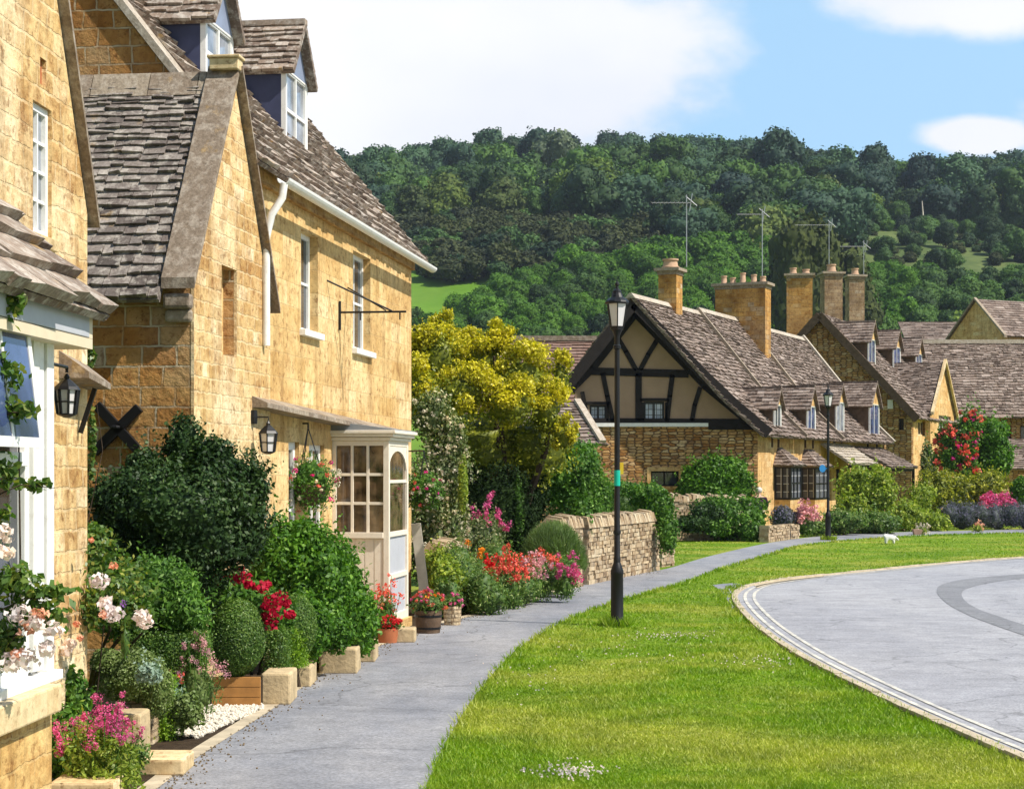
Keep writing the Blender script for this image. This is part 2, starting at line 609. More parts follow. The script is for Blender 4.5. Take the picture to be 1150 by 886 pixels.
M['white'] = plain('white_paint', (.80, .79, .76), .45, .4, var=.06, dirt=(.55, .52, .46))
M['cream'] = plain('cream_paint', (.78, .70, .58), .5, .4, var=.06, dirt=(.6, .5, .38))
M['offwhite'] = plain('off_white_plaster', (.72, .62, .47), .8, .2, var=.08, scale=2)
M['plaster'] = plain('gable_plaster', (.37, .25, .17), .85, .2, var=.14, scale=1.6, bump=.3)
M['greyfascia'] = plain('grey_blue_paint', (.45, .46, .50), .5, .4, var=.08)
M['soffit'] = plain('cream_soffit', (.66, .56, .40), .6, .3, var=.08)
M['black'] = plain('black_iron', (.006, .006, .007), .45, .35, metal=0, var=.2)
M['timber'] = plain('black_timber', (.016, .012, .011), .75, .25, var=.35, scale=3, bump=.4)
M['slate'] = plain('blue_slate_cladding', (.050, .058, .115), .6, .3, var=.35, scale=3)
M['slatepale'] = plain('pale_blue_slate', (.22, .26, .36), .5, .5, var=.2, scale=3)
M['lead'] = plain('lead_sheet', (.25, .27, .30), .5, .5, metal=.3, var=.2)
M['pot'] = plain('clay_pot', (.50, .33, .22), .8, .2, var=.2)
M['terracotta'] = plain('terracotta', (.42, .14, .06), .8, .2, var=.2)
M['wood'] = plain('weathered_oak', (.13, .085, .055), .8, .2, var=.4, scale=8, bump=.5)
M['palewood'] = plain('pale_board', (.62, .56, .46), .7, .2, var=.2)
M['bark'] = plain('bark', (.07, .05, .035), .9, .1, var=.5, scale=9, bump=.9)
M['steel'] = plain('dull_aluminium', (.40, .41, .43), .4, .5, metal=.6, var=.1)
M['soil'] = plain('garden_soil', (.055, .038, .024), .95, .1, var=.5, scale=14, bump=1)
M['signblue'] = plain('blue_sign', (.03, .25, .62), .4, .5, var=.1)
M['green'] = plain('green_band', (.0, .42, .30), .5, .4, var=.05)
M['yellow'] = plain('yellow_notice', (.75, .50, .03), .6, .3, var=.15)
M['skin'] = plain('skin', (.55, .33, .25), .6, .3, var=.05)
M['hair'] = plain('grey_hair', (.55, .52, .48), .7, .3, var=.2, scale=30)
M['shirt'] = plain('dark_plum_cloth', (.035, .015, .03), .85, .2, var=.2)
M['trouser'] = plain('dark_trousers', (.02, .025, .03), .85, .2, var=.2)
M['dogfur'] = plain('white_fur', (.80, .78, .74), .8, .2, var=.1, scale=20)
M['darkfur'] = plain('dark_fur', (.04, .035, .03), .8, .2, var=.1, scale=20)
M['interior'] = plain('dark_interior', (.03, .027, .025), .9, .1, var=.2)
M['curtain'] = plain('net_curtain', (.55, .55, .58), .9, .1, var=.25, scale=12)


def glass(name, col, rough=.06, var=.5, scale=3):
    m = MT(name)
    tc = m.n('TexCoord')
    n = m.noise(tc.outputs['Object'], scale, 3, .5)
    c = m.mix(1.0, col, m.ramp(n, [(.35, gray(1 - var)), (.65, gray(1 + var))]), 'MULTIPLY')
    m.bump(m.noise(tc.outputs['Object'], 1.4, 2, .4), .12, .05)
    return m.done(c, rough, .9)


M['glass'] = glass('window_glass', (.035, .04, .05))
M['glass_pale'] = glass('window_glass_with_net', (.22, .24, .28), .12)
M['glass_blue'] = glass('blue_reflecting_glass', (.05, .075, .17), .05)
M['glass_warm'] = glass('warm_shop_glass', (.10, .065, .035), .06, .7, 6)
M['lampglass'] = plain('frosted_lamp_glass', (.62, .60, .60), .25, .6, var=.1)


def leaded():
    m = MT('leaded_glass')
    tc = m.n('TexCoord')
    b = m.n('TexBrick', Scale=1.0)
    b.offset = 0
    b.inputs['Brick Width'].default_value = .13
    b.inputs['Row Height'].default_value = .17
    b.inputs['Mortar Size'].default_value = .011
    b.inputs['Color1'].default_value = (.16, .19, .25, 1)
    b.inputs['Color2'].default_value = (.42, .46, .54, 1)
    b.inputs['Mortar'].default_value = (.03, .03, .035, 1)
    m.put(b.inputs['Vector'], tc.outputs['UV'])
    return m.done(b.outputs[0], .2, .7)


M['leaded'] = leaded()


def band(m):
    """strip of drier grass running across the verge, and soft paler patches"""
    g_ = m.n('NewGeometry')
    sp = m.n('SeparateXYZ'); m.put(sp.inputs[0], g_.outputs['Position'])
    nn = m.noise(g_.outputs['Position'], 1.1, 4, .6)
    c = m.math('ADD', sp.outputs[1], m.math('MULTIPLY', sp.outputs[0], .72))
    c = m.math('ADD', c, m.math('MULTIPLY', nn, 1.6))
    d = m.math('ABSOLUTE', m.math('SUBTRACT', c, 14.9))
    a = m.ramp(m.math('MULTIPLY', d, .5), [(.25, gray(.85)), (.75, gray(0))])
    n2 = m.noise(g_.outputs['Position'], .45, 4, .6)
    b = m.ramp(n2, [(.46, gray(0)), (.62, gray(.8))])
    return m.math('MAXIMUM', a, b)


def leaf_mat(name, c1, c2, c3=None, trans=.28, rough=.45, spec=.4, big=.35, dry=None, tint=(1.5, 1.7, .7)):
    m = MT(name)
    at = m.n('Attribute', attribute_name='rnd')
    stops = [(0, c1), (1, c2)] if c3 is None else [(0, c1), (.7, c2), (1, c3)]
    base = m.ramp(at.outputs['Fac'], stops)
    if dry:
        base = m.mix(band(m), base, m.mix(at.outputs['Fac'], dry[0], dry[1]))
    oi = m.n('ObjectInfo')
    hv = m.ramp(oi.outputs['Random'], [(0, (1 - big, 1 - big, 1 - big * .7)), (1, (1 + big, 1 + big * .8, 1))])
    base = m.mix(1.0, base, hv, 'MULTIPLY')
    tc = m.n('TexCoord')
    n = m.noise(tc.outputs['Object'], 2.3, 3, .5)
    base = m.mix(1.0, base, m.ramp(n, [(.35, (.78, .80, .85)), (.65, (1.18, 1.15, 1.0))]), 'MULTIPLY')
    m.done(base, rough, spec)
    tr = m.n('BsdfTranslucent')
    m.put(tr.inputs[0], m.mix(1.0, base, tint, 'MULTIPLY'))
    mx = m.n('MixShader')
    mx.inputs[0].default_value = trans
    m.t.links.new(m.b.outputs[0], mx.inputs[1])
    m.t.links.new(tr.outputs[0], mx.inputs[2])
    m.t.links.new(mx.outputs[0], m.out.inputs[0])
    return m.m


L = {}
L['dark'] = leaf_mat('dark_glossy_leaf', (.014, .036, .010), (.034, .075, .018), (.08, .13, .04), .15, .5, .22, 0)
L['yew'] = leaf_mat('dark_yew', (.010, .024, .006), (.026, .050, .012), None, .1, .7, .1, 0)
L['mid'] = leaf_mat('mid_green_leaf', (.038, .105, .014), (.095, .21, .03), (.19, .33, .06), .28, .5, .25, 0)
L['bright'] = leaf_mat('bright_green_leaf', (.035, .11, .010), (.09, .21, .02), (.18, .34, .04), .3, .5, .25, 0)
L['box'] = leaf_mat('box_topiary_leaf', (.045, .11, .016), (.11, .20, .034), (.20, .29, .06), .22, .5, .35, 0)
L['lime'] = leaf_mat('lime_leaf', (.12, .24, .015), (.24, .38, .03), None, .3, .5, .3, 0)
L['thyme'] = leaf_mat('grey_green_leaf', (.08, .13, .03), (.17, .23, .07), (.27, .33, .16), .2, .7, .2, 0)
L['silver'] = leaf_mat('silver_leaf', (.18, .27, .22), (.34, .44, .38), None, .15, .7, .2, 0)
L['rose'] = leaf_mat('rose_leaf', (.05, .11, .02), (.12, .21, .04), (.30, .30, .06), .3, .4, .4, 0)
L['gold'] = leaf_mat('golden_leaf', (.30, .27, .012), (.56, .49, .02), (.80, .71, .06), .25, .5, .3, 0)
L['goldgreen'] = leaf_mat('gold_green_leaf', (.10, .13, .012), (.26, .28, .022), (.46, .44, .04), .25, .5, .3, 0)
L['cream'] = leaf_mat('cream_flower_leaf', (.06, .10, .03), (.16, .20, .07), (.62, .55, .38), .25, .6, .3, 0)
L['fennel'] = leaf_mat('feathery_grey_green', (.09, .15, .05), (.19, .27, .10), None, .3, .7, .2, 0)
L['border'] = leaf_mat('border_leaf', (.05, .11, .02), (.13, .22, .05), (.28, .33, .12), .3, .5, .3, 0)
L['lavender'] = leaf_mat('lavender_leaf', (.06, .085, .06), (.12, .12, .19), (.22, .19, .34), .2, .7, .2, 0)
L['yellowgreen'] = leaf_mat('yellow_green_leaf', (.12, .19, .02), (.26, .34, .04), (.42, .44, .08), .3, .5, .3, 0)
L['grass'] = leaf_mat('lawn_grass', (.12, .23, .006), (.19, .31, .010), (.32, .40, .05), .3, .5, .3, 0, ((.26, .31, .03), (.46, .46, .10)))
L['hill_blue'] = leaf_mat('far_bluish_wood', (.028, .068, .044), (.052, .108, .066), None, .12, .7, .2, .5)
L['hill_olive'] = leaf_mat('far_olive_wood', (.050, .085, .020), (.10, .14, .035), None, .12, .7, .2, .5)
L['hill_dark'] = leaf_mat('far_dark_wood', (.030, .075, .026), (.060, .120, .040), None, .12, .7, .2, .6)
L['hill_mid'] = leaf_mat('far_green_wood', (.034, .085, .022), (.070, .14, .035), None, .15, .7, .2, .6)
L['hill_bright'] = leaf_mat('far_bright_wood', (.045, .12, .010), (.09, .20, .02), None, .2, .7, .2, .3)
L['hill_brown'] = leaf_mat('far_brown_scrub', (.030, .045, .018), (.060, .072, .030), None, .1, .8, .2, .3)
L['hill_pale'] = leaf_mat('far_silver_tree', (.09, .13, .08), (.16, .20, .13), None, .15, .8, .2, .15)
L['hill_yellow'] = leaf_mat('far_pale_green_tree', (.08, .14, .025), (.15, .22, .04), None, .15, .8, .2, .15)
L['pine'] = leaf_mat('far_pine', (.030, .045, .010), (.07, .09, .02), None, .08, .8, .2, .2)


def petal(name, c1, c2):
    return leaf_mat(name, c1, c2, None, .3, .6, .2, 0, None, (1.1, 1.0, 1.0))


Fw = {
    'white': petal('white_petal', (.78, .68, .68), (.88, .82, .82)),
    'cream': petal('cream_petal', (.66, .58, .42), (.80, .74, .60)),
    'pink': petal('pink_petal', (.62, .06, .22), (.80, .18, .40)),
    'magenta': petal('magenta_petal', (.62, .02, .20), (.75, .05, .30)),
    'red': petal('red_petal', (.55, .01, .02), (.75, .035, .04)),
    'crimson': petal('crimson_petal', (.36, .004, .025), (.55, .01, .05)),
    'coral': petal('coral_petal', (.72, .09, .07), (.82, .20, .14)),
    'orange': petal('orange_petal', (.80, .22, .01), (.85, .35, .02)),
    'peach': petal('peach_petal', (.80, .36, .24), (.85, .5, .36)),
    'purple': petal('purple_petal', (.30, .12, .55), (.45, .22, .65)),
    'pale': petal('pale_pink_petal', (.66, .30, .36), (.75, .42, .45)),
}


def asphalt(name, c, warm, sc=1.0):
    m = MT(name)
    tc = m.n('TexCoord')
    ob = tc.outputs['Object']
    mp = m.n('Mapping'); m.put(mp.inputs[0], ob); mp.inputs[3].default_value = (1.0, .35, 1)
    mp.inputs[2].default_value = (0, 0, R(-8))
    n1 = m.noise(mp.outputs[0], .8 * sc, 5, .6)
    n2 = m.noise(ob, 45, 4, .7)
    n4 = m.noise(ob, 6, 5, .7)
    v = m.n('TexVoronoi', feature='DISTANCE_TO_EDGE', Scale=.45)
    nzz = m.n('TexNoise', Scale=1.2, Detail=5); m.put(nzz.inputs[0], ob)
    av = m.n('VectorMath', operation='ADD'); m.put(av.inputs[0], ob); m.put(av.inputs[1], nzz.outputs[1])
    m.put(v.inputs['Vector'], av.outputs[0])
    base = m.mix(m.ramp(n1, [(.35, gray(0)), (.65, gray(1))]), c, warm)
    base = m.mix(1.0, base, m.ramp(n2, [(.3, gray(.6)), (.7, gray(1.3))]), 'MULTIPLY')
    base = m.mix(1.0, base, m.ramp(n4, [(.3, gray(.86)), (.7, gray(1.08))]), 'MULTIPLY')
    mp2 = m.n('Mapping'); m.put(mp2.inputs[0], ob); mp2.inputs[3].default_value = (.9, 1.5, 1); mp2.inputs[2].default_value = (0, 0, .3)
    n6 = m.noise(mp2.outputs[0], 1.5, 6, .7)
    base = m.mix(1.0, base, m.ramp(n6, [(.34, gray(.84)), (.5, gray(1)), (.68, gray(1.14))]), 'MULTIPLY')
    n7 = m.noise(ob, 1.9, 6, .75)
    base = m.mix(m.ramp(n7, [(.60, gray(0)), (.70, gray(.7))]), base, m.mix(1.0, base, gray(.62), 'MULTIPLY'))
    crack = m.ramp(v.outputs[0], [(0, gray(.62)), (.010, gray(1))])
    base = m.mix(1.0, base, crack, 'MULTIPLY')
    m.bump(n2, .35, .01)
    return m.done(base, .8, .3)


M['path'] = asphalt('path_asphalt', (.205, .212, .240), (.31, .305, .315))
M['road'] = asphalt('road_asphalt', (.30, .30, .325), (.37, .365, .38), .6)
M['patch'] = asphalt('dark_repair_asphalt', (.20, .20, .215), (.24, .24, .25))


def worn_line():
    m = MT('worn_road_paint')
    tc = m.n('TexCoord')
    n = m.noise(tc.outputs['Object'], 3.5, 8, .75)
    n2 = m.noise(tc.outputs['Object'], 40, 4, .7)
    c = m.mix(m.ramp(m.math('ADD', m.math('MULTIPLY', n, .8), m.math('MULTIPLY', n2, .2)), [(.44, gray(0)), (.54, gray(1))]), (.66, .61, .50), (.40, .39, .37))
    return m.done(c, .8, .2)


M['line'] = worn_line()
M['block'] = plain('rough_block_stone', (.52, .40, .235), .92, .2, var=.35, scale=5, bump=.9, dirt=(.25, .19, .12))
M['darkglass'] = plain('dark_leaded_glass', (.02, .022, .028), .35, .3, var=.5, scale=4)
M['kerb'] = plain('kerb_stone', (.50, .42, .30), .9, .2, var=.3, scale=4, bump=.6, dirt=(.3, .25, .18))


def ground_mat():
    m = MT('turf')
    tc = m.n('TexCoord')
    ob = tc.outputs['Object']
    n1 = m.noise(ob, .35, 5, .6)
    n2 = m.noise(ob, 3, 6, .7)
    n3 = m.noise(ob, 30, 4, .7)
    base = m.ramp(n1, [(.35, (.12, .22, .008)), (.6, (.18, .29, .012)), (.75, (.26, .31, .03))])
    base = m.mix(band(m), base, (.34, .36, .05))
    base = m.mix(1.0, base, m.ramp(n2, [(.3, gray(.8)), (.7, gray(1.15))]), 'MULTIPLY')
    base = m.mix(1.0, base, m.ramp(n3, [(.3, gray(.7)), (.7, gray(1.2))]), 'MULTIPLY')
    m.bump(m.math('ADD', n3, n2), .9, .05)
    return m.done(base, .9, .15)


M['turf'] = ground_mat()


def hill_mat():
    m = MT('hill_turf')
    tc = m.n('TexCoord')
    ob = tc.outputs['Object']
    n1 = m.noise(ob, .012, 5, .6)
    n2 = m.noise(ob, .12, 6, .7)
    sp = m.n('SeparateXYZ'); m.put(sp.inputs[0], ob)
    far = m.ramp(m.math('MULTIPLY', sp.outputs[0], .01), [(.2, gray(0)), (.45, gray(1))])
    base = m.ramp(n1, [(.4, (.10, .21, .02)), (.6, (.14, .22, .04))])
    base = m.mix(far, base, m.ramp(n2, [(.35, (.06, .095, .03)), (.65, (.12, .155, .055))]))
    base = m.mix(1.0, base, m.ramp(n2, [(.3, (.75, .8, .75)), (.7, (1.15, 1.1, 1.0))]), 'MULTIPLY')
    return m.done(base, .95, .1)


M['hill'] = hill_mat()

M['wallstone'] = tile_mat('dry_wall_stones', [(.20, .135, .08), (.38, .27, .16), (.52, .40, .25), (.28, .19, .11), (.60, .49, .33)], (.55, .50, .40), .12, .35)


def rubble(name, cols, mortar, sx=3.8, sy=10.5, seed=0.0):
    m = MT(name)
    tc = m.n('TexCoord')
    mp = m.n('Mapping'); m.put(mp.inputs[0], tc.outputs['UV']); mp.inputs[3].default_value = (sx, sy, 1); mp.inputs[1].default_value = (seed, seed * 2, 0)
    nz = m.n('TexNoise', Scale=1.3, Detail=4); m.put(nz.inputs[0], mp.outputs[0])
    d = m.n('VectorMath', operation='SUBTRACT'); m.put(d.inputs[0], nz.outputs[1]); d.inputs[1].default_value = (.5, .5, .5)
    sc_ = m.n('VectorMath', operation='MULTIPLY'); m.put(sc_.inputs[0], d.outputs[0]); sc_.inputs[1].default_value = (.9, .45, 0)
    ad = m.n('VectorMath', operation='ADD'); m.put(ad.inputs[0], mp.outputs[0]); m.put(ad.inputs[1], sc_.outputs[0])
    v1 = m.n('TexVoronoi', Scale=1.0, Randomness=.5); v1.voronoi_dimensions = '2D'; m.put(v1.inputs['Vector'], ad.outputs[0])
    v2 = m.n('TexVoronoi', feature='DISTANCE_TO_EDGE', Scale=1.0, Randomness=.5); v2.voronoi_dimensions = '2D'; m.put(v2.inputs['Vector'], ad.outputs[0])
    sp = m.n('SeparateXYZ'); m.put(sp.inputs[0], v1.outputs['Color'])
    n = len(cols)
    base = m.ramp(sp.outputs[0], [(i / (n - 1), c) for i, c in enumerate(cols)])
    uv = tc.outputs['UV']
    n2 = m.noise(uv, 16, 5, .7)
    n3 = m.noise(uv, 1.2, 5, .6)
    base = m.mix(1.0, base, m.ramp(n2, [(.3, gray(.68)), (.7, gray(1.2))]), 'MULTIPLY')
    base = m.mix(1.0, base, m.ramp(n3, [(.35, (.68, .62, .56)), (.6, (1.08, 1.06, 1.02))]), 'MULTIPLY')
    e = m.ramp(v2.outputs['Distance'], [(.02, gray(0)), (.13, gray(1))])
    base = m.mix(e, mortar, base)
    m.bump(m.math('ADD', m.math('MULTIPLY', e, .8), m.math('MULTIPLY', n2, .3)), 1.0, .05)
    return m.done(base, .95, .15)


M['rubble_far'] = rubble('rough_brown_rubble', [(.36, .17, .055), (.52, .30, .12), (.64, .42, .20), (.44, .23, .08), (.72, .54, .32), (.30, .16, .07)], (.17, .10, .055))


def leaded2():
    m = MT('dark_leaded_light')
    tc = m.n('TexCoord')
    b = m.n('TexBrick', Scale=1.0)
    b.offset = 0
    b.inputs['Brick Width'].default_value = .20
    b.inputs['Row Height'].default_value = .26
    b.inputs['Mortar Size'].default_value = .014
    b.inputs['Color1'].default_value = (.015, .017, .022, 1)
    b.inputs['Color2'].default_value = (.09, .10, .13, 1)
    b.inputs['Mortar'].default_value = (.40, .40, .42, 1)
    m.put(b.inputs['Vector'], tc.outputs['UV'])
    return m.done(b.outputs[0], .3, .4)


M['darkglass'] = leaded2()
# ------------------------------------------------------------------ land
def smooth_line(pts, k=8):
    pts = [np.array(p, float) for p in pts]
    out = []
    for i in range(len(pts) - 1):
        p0 = pts[max(i - 1, 0)]; p1 = pts[i]; p2 = pts[i + 1]; p3 = pts[min(i + 2, len(pts) - 1)]
        for j in range(k):
            t = j / k
            out.append(.5 * ((2 * p1) + (-p0 + p2) * t + (2 * p0 - 5 * p1 + 4 * p2 - p3) * t * t + (-p0 + 3 * p1 - 3 * p2 + p3) * t ** 3))
    out.append(pts[-1])
    return out


def gline(px, k=6):
    return [tuple(p) for p in smooth_line([G(a, b).xy[:] for a, b in px], k)]


def sheet(name, poly, z, mat, kind='structure', thick=0, parent=None):
    tris = tessellate_polygon([[Vector((a, b, 0)) for a, b in poly]])
    mb = MB()
    vs = [(a, b, z) for a, b in poly]
    fs = []
    for t in tris:
        a, b, c = (Vector(vs[i]) for i in t)
        fs.append(tuple(t) if (b - a).cross(c - a).z > 0 else tuple(reversed(t)))
    mb.add(vs, fs, .5)
    if thick:
        n = len(poly)
        area = sum(poly[i][0] * poly[(i + 1) % n][1] - poly[(i + 1) % n][0] * poly[i][1] for i in range(n))
        vs = [(a, b, z) for a, b in poly] + [(a, b, z - thick) for a, b in poly]
        fs = [((i, n + i, n + (i + 1) % n, (i + 1) % n) if area > 0 else ((i + 1) % n, n + (i + 1) % n, n + i, i)) for i in range(n)]
        mb.add(vs, fs, .5)
    return tag(mb.build(name, mat, parent), kind=kind)


def inpoly(X, Y, poly):
    ins = np.zeros(len(X), bool)
    n = len(poly)
    for i in range(n):
        x0, y0 = poly[i]; x1, y1 = poly[(i + 1) % n]
        c = ((y0 > Y) != (y1 > Y))
        with np.errstate(divide='ignore', invalid='ignore'):
            xx = (x1 - x0) * (Y - y0) / (y1 - y0) + x0
        ins ^= c & (X < xx)
    return ins


path_left = gline([(20, 1010), (110, 930), (175, 886), (225, 848), (300, 800), (362, 757), (430, 724), (480, 705), (530, 692), (600, 673), (655, 655), (700, 647), (748, 639), (800, 624), (868, 609), (925, 602), (985, 598.5), (1060, 596.5), (1160, 594.5), (1300, 592)])
path_right = gline([(395, 1060), (440, 960), (478, 886), (498, 840), (528, 790), (562, 748), (600, 716), (655, 688), (718, 668), (765, 655), (815, 637), (862, 623), (905, 612), (985, 604.5), (1060, 601), (1160, 598.5), (1300, 596)])
path_poly = path_left + path_right[::-1]
kerb_line = gline([(1700, 1100), (1400, 975), (1230, 893), (1145, 853), (1072, 822), (1005, 792), (940, 760), (892, 734), (852, 706), (832, 686), (824, 672), (830, 663), (850, 656), (900, 649), (980, 641), (1060, 633), (1150, 626), (1260, 618), (1500, 606)])
road_poly = kerb_line + [(45, 48), (60, 20), (30, -8), (4, -6)]
spur = gline([(800, 657), (822, 655), (845, 658), (836, 664), (829, 670), (827, 682)], 3) + gline([(822, 684), (816, 672), (812, 665)], 3)

g = MB()
g.add([(-3000, -300, 0), (3000, -300, 0), (3000, 4000, 0), (-3000, 4000, 0)], [(0, 1, 2, 3)], .5)
tag(g.build('ground', M['turf']), kind='structure')
sheet('path', path_poly, .008, M['path'])
sheet('spur_path', spur, .004, M['path'])
sheet('road', road_poly, .006, M['road'])


def offset(line, d):
    out = []
    for i, p in enumerate(line):
        a = np.array(line[max(i - 1, 0)]); b = np.array(line[min(i + 1, len(line) - 1)])
        t = (b - a) / max(np.linalg.norm(b - a), 1e-6)
        nn = np.array([t[1], -t[0]])
        out.append(tuple(np.array(p) + nn * d))
    return out


def stripe(name, line, d0, d1, z, mat):
    a = offset(line, d0); b = offset(line, d1)
    mb = MB()
    n = len(a)
    vs = [(x, y, z) for x, y in a] + [(x, y, z) for x, y in b]
    fs = []
    for i in range(n - 1):
        f = (i, i + 1, n + i + 1, n + i)
        p, q, r = (Vector(vs[k]) for k in f[:3])
        fs.append(f if (q - p).cross(r - p).z > 0 else f[::-1])
    mb.add(vs, fs, .5)
    return tag(mb.build(name, mat), kind='structure')


# two worn painted lines along the kerb, plus the kerb itself
stripe('road_line', kerb_line, .15, .20, .012, M['line'])
stripe('road_line', kerb_line, .29, .34, .012, M['line'])
stripe('path_edging', path_left[:62], -.11, .015, .012, M['kerb'])
kb = MB(5)
rgk = random.Random(4)
oa = offset(kerb_line, -.03); obk = offset(kerb_line, .06)
for i in range(len(oa) - 1):
    L_ = math.dist(oa[i], oa[i + 1])
    k = max(1, round(L_ / .8))
    for j in range(k):
        t0, t1 = j / k + .006, (j + 1) / k - .006
        lp = lambda A, t: (A[i][0] + (A[i + 1][0] - A[i][0]) * t, A[i][1] + (A[i + 1][1] - A[i][1]) * t)
        h = .035 + rgk.uniform(-.006, .006)
        q = [lp(oa, t0), lp(obk, t0), lp(obk, t1), lp(oa, t1)]
        kb.hexa([(x, y, -.05) for x, y in q] + [(x, y, h) for x, y in q])
tag(kb.build('kerb', M['kerb']), kind='structure')
band_o = gline([(1500, 634), (1250, 640), (1150, 645), (1090, 650), (1060, 656), (1052, 664), (1062, 677), (1085, 690), (1110, 700), (1150, 714), (1230, 740), (1500, 800)])
band_i = gline([(1500, 639), (1250, 645), (1150, 650), (1110, 655), (1087, 661), (1080, 667), (1085, 676), (1100, 685), (1120, 692), (1150, 702), (1230, 724), (1500, 780)])
sheet('dark_road_repair', band_o + band_i[::-1], .0105, M['patch'])

# hills behind the village
HP = [(200, -1.5), (215, 5), (240, 14), (270, 24), (300, 33), (340, 44), (400, 60), (500, 78), (600, 92), (660, 95), (760, 95), (1500, 60)]


def hz(X, Y):
    X = np.asarray(X, float); Y = np.asarray(Y, float)
    ye = Y + 7 * np.sin(X / 31.0 + 1) * np.clip((Y - 260) / 100, 0, 1)
    b = np.interp(ye, [p[0] for p in HP], [p[1] for p in HP])
    r = X / np.maximum(Y, 1)
    prof = np.interp(r, [-.5, -.1, .05, .14, .22, .30, .5], [.96, .965, 1.04, 1.0, .96, .93, .90])
    k = np.clip((Y - 300) / 300, 0, 1)
    return b * (1 + (prof - 1) * k) + 1.2 * np.sin(X / 17.0 + Y / 23.0) * np.clip((Y - 260) / 100, 0, 1)


xs = np.concatenate([np.linspace(-900, -120, 20), np.linspace(-110, 330, 90), np.linspace(345, 1300, 22)])
ys = np.concatenate([np.linspace(200, 420, 70), np.linspace(426, 760, 50), np.linspace(800, 1500, 8)])
XX, YY = np.meshgrid(xs, ys)
ZZ = hz(XX, YY)
mb = MB()
mb.v = [(float(a), float(b), float(c)) for a, b, c in zip(XX.ravel(), YY.ravel(), ZZ.ravel())]
nx = len(xs)
for j in range(len(ys) - 1):
    for i in range(nx - 1):
        mb.f.append((j * nx + i, j * nx + i + 1, (j + 1) * nx + i + 1, (j + 1) * nx + i)); mb.r.append(.5)
tag(mb.build('hills', M['hill'], smooth=True), kind='structure')

sheet('bare_soil', gline([(846, 657), (862, 651), (885, 648), (922, 645)], 3) + gline([(926, 648), (900, 651), (872, 655), (850, 661)], 3), .012, M['kerb'])
# ------------------------------------------------------------------ building helpers
def window(fr, s0, s1, z0, z1, parent, o=-.12, cols=2, rows=2, fw=.05, bar=.022, fm='white', gm='glass', sill=None, name='window', dep=.05, mid=0):
    mb = MB()
    mb.fbox(fr, s0, s0 + fw, z0, z1, o - dep, o)
    mb.fbox(fr, s1 - fw, s1, z0, z1, o - dep, o)
    mb.fbox(fr, s0 + fw, s1 - fw, z0, z0 + fw, o - dep, o - .002)
    mb.fbox(fr, s0 + fw, s1 - fw, z1 - fw, z1, o - dep, o - .002)
    for i in range(1, cols):
        c = s0 + fw + (s1 - s0 - 2 * fw) * i / cols
        w = bar if not mid else mid
        mb.fbox(fr, c - w / 2, c + w / 2, z0 + fw, z1 - fw, o - dep * .8, o - .006)
    for i in range(1, rows):
        c = z0 + fw + (z1 - z0 - 2 * fw) * i / rows
        mb.fbox(fr, s0 + fw, s1 - fw, c - bar / 2, c + bar / 2, o - dep * .7, o - .009)
    f = mb.build(name, M[fm], parent)
    pm = MB()
    pm.fbox(fr, s0 + fw * .5, s1 - fw * .5, z0 + fw * .5, z1 - fw * .5, o - dep * .9, o - dep * .6)
    pm.build('pane', M[gm], f)
    if sill:
        sm = MB()
        sm.fbox(fr, s0 - .06, s1 + .06, z0 - .07, z0 + .004, o - .02, sill[1])
        sm.build('sill', M[sill[0]], f, bevel=.005)
    return f


def coping(mb, fr, s0, z0, s1, z1, o0, o1, t0, t1):
    q = fr.pt
    mb.hexa([q(s0, z0 + t0, o1), q(s1, z1 + t0, o1), q(s1, z1 + t0, o0), q(s0, z0 + t0, o0),
             q(s0, z0 + t1, o1), q(s1, z1 + t1, o1), q(s1, z1 + t1, o0), q(s0, z0 + t1, o0)])


def roof_on(mb, fr, s0, s1, oe, ze, orr, zr, course=.18, ctop=.12, tw=.26, th=.024, se0=0, se1=0, jit=1):
    """slope from the eave line (o=oe, z=ze) up to the ridge (o=orr, z=zr), s0..s1 in frame fr"""
    mb.tiles(fr.pt(s0 + se0, ze, oe), fr.pt(s1 - se1, ze, oe), fr.pt(s1, zr, orr), fr.pt(s0, zr, orr), course, ctop, tw, th, jit)


def wall(name, fr, outline, holes, thick, mat, parent, o=0.0):
    mb = MB()
    mb.poly_wall(fr, outline, holes, thick, o)
    return mb.build(name, M[mat], parent)


def back(fr, holes, parent, d=.5):
    pass


# ------------------------------------------------------------------ house A: nearest, gable to the street at the left edge
A = thing('stone_house', 'honey stone gabled house at the near left with tall white sash window and jutting bay', 'house', (-3.3, 11.5, 0))
fa = Fr((-3.6725 + .0625 * 5, 5), (.0625, 1))
sA, zA = fa.hit(98, 240)
sK, zK = fa.hit(64, 0)
slope = (zK - zA) / (sA - sK)
sAp = sA - 1.95
zAp = zA + slope * 1.95
wa0, za0 = fa.hit(37, 112)
wa1, _ = fa.hit(58, 112)
_, za1 = fa.hit(37, 262)
sl0, _ = fa.hit(45, 62); sl1, _ = fa.hit(52, 62); zs1 = fa.hit(45, 64)[1]; zs0 = fa.hit(45, 112)[1] + .05
wall('gable_wall', fa, [(0, 0), (sA, 0), (sA, zA), (sAp, zAp), (sAp - 1.95, zA), (0, zA)], [(wa0, wa1, za1, za0), (sl0, sl1, zs0 + .05, zs1)], .3, 'ashlar_pale', A)
wall('side_wall', fa, [(0.003, 0), (sA - .003, 0), (sA - .003, zA - .01), (sAp, zAp - .02), (sAp - 1.95, zA - .01), (0.003, zA - .01)], [], 4.5, 'blocks', A, -.302)
window(fa, wa0, wa1, za1, za0, A, -.025, 2, 4, .045, .02, 'white', 'glass_pale', ('trim', .03))
mb = MB()
mb.fbox(fa, sl0, sl1, zs0 + .05, zs1, -.2, -.03)
mb.build('blocked_opening', M['terracotta'], A)
mb = MB()
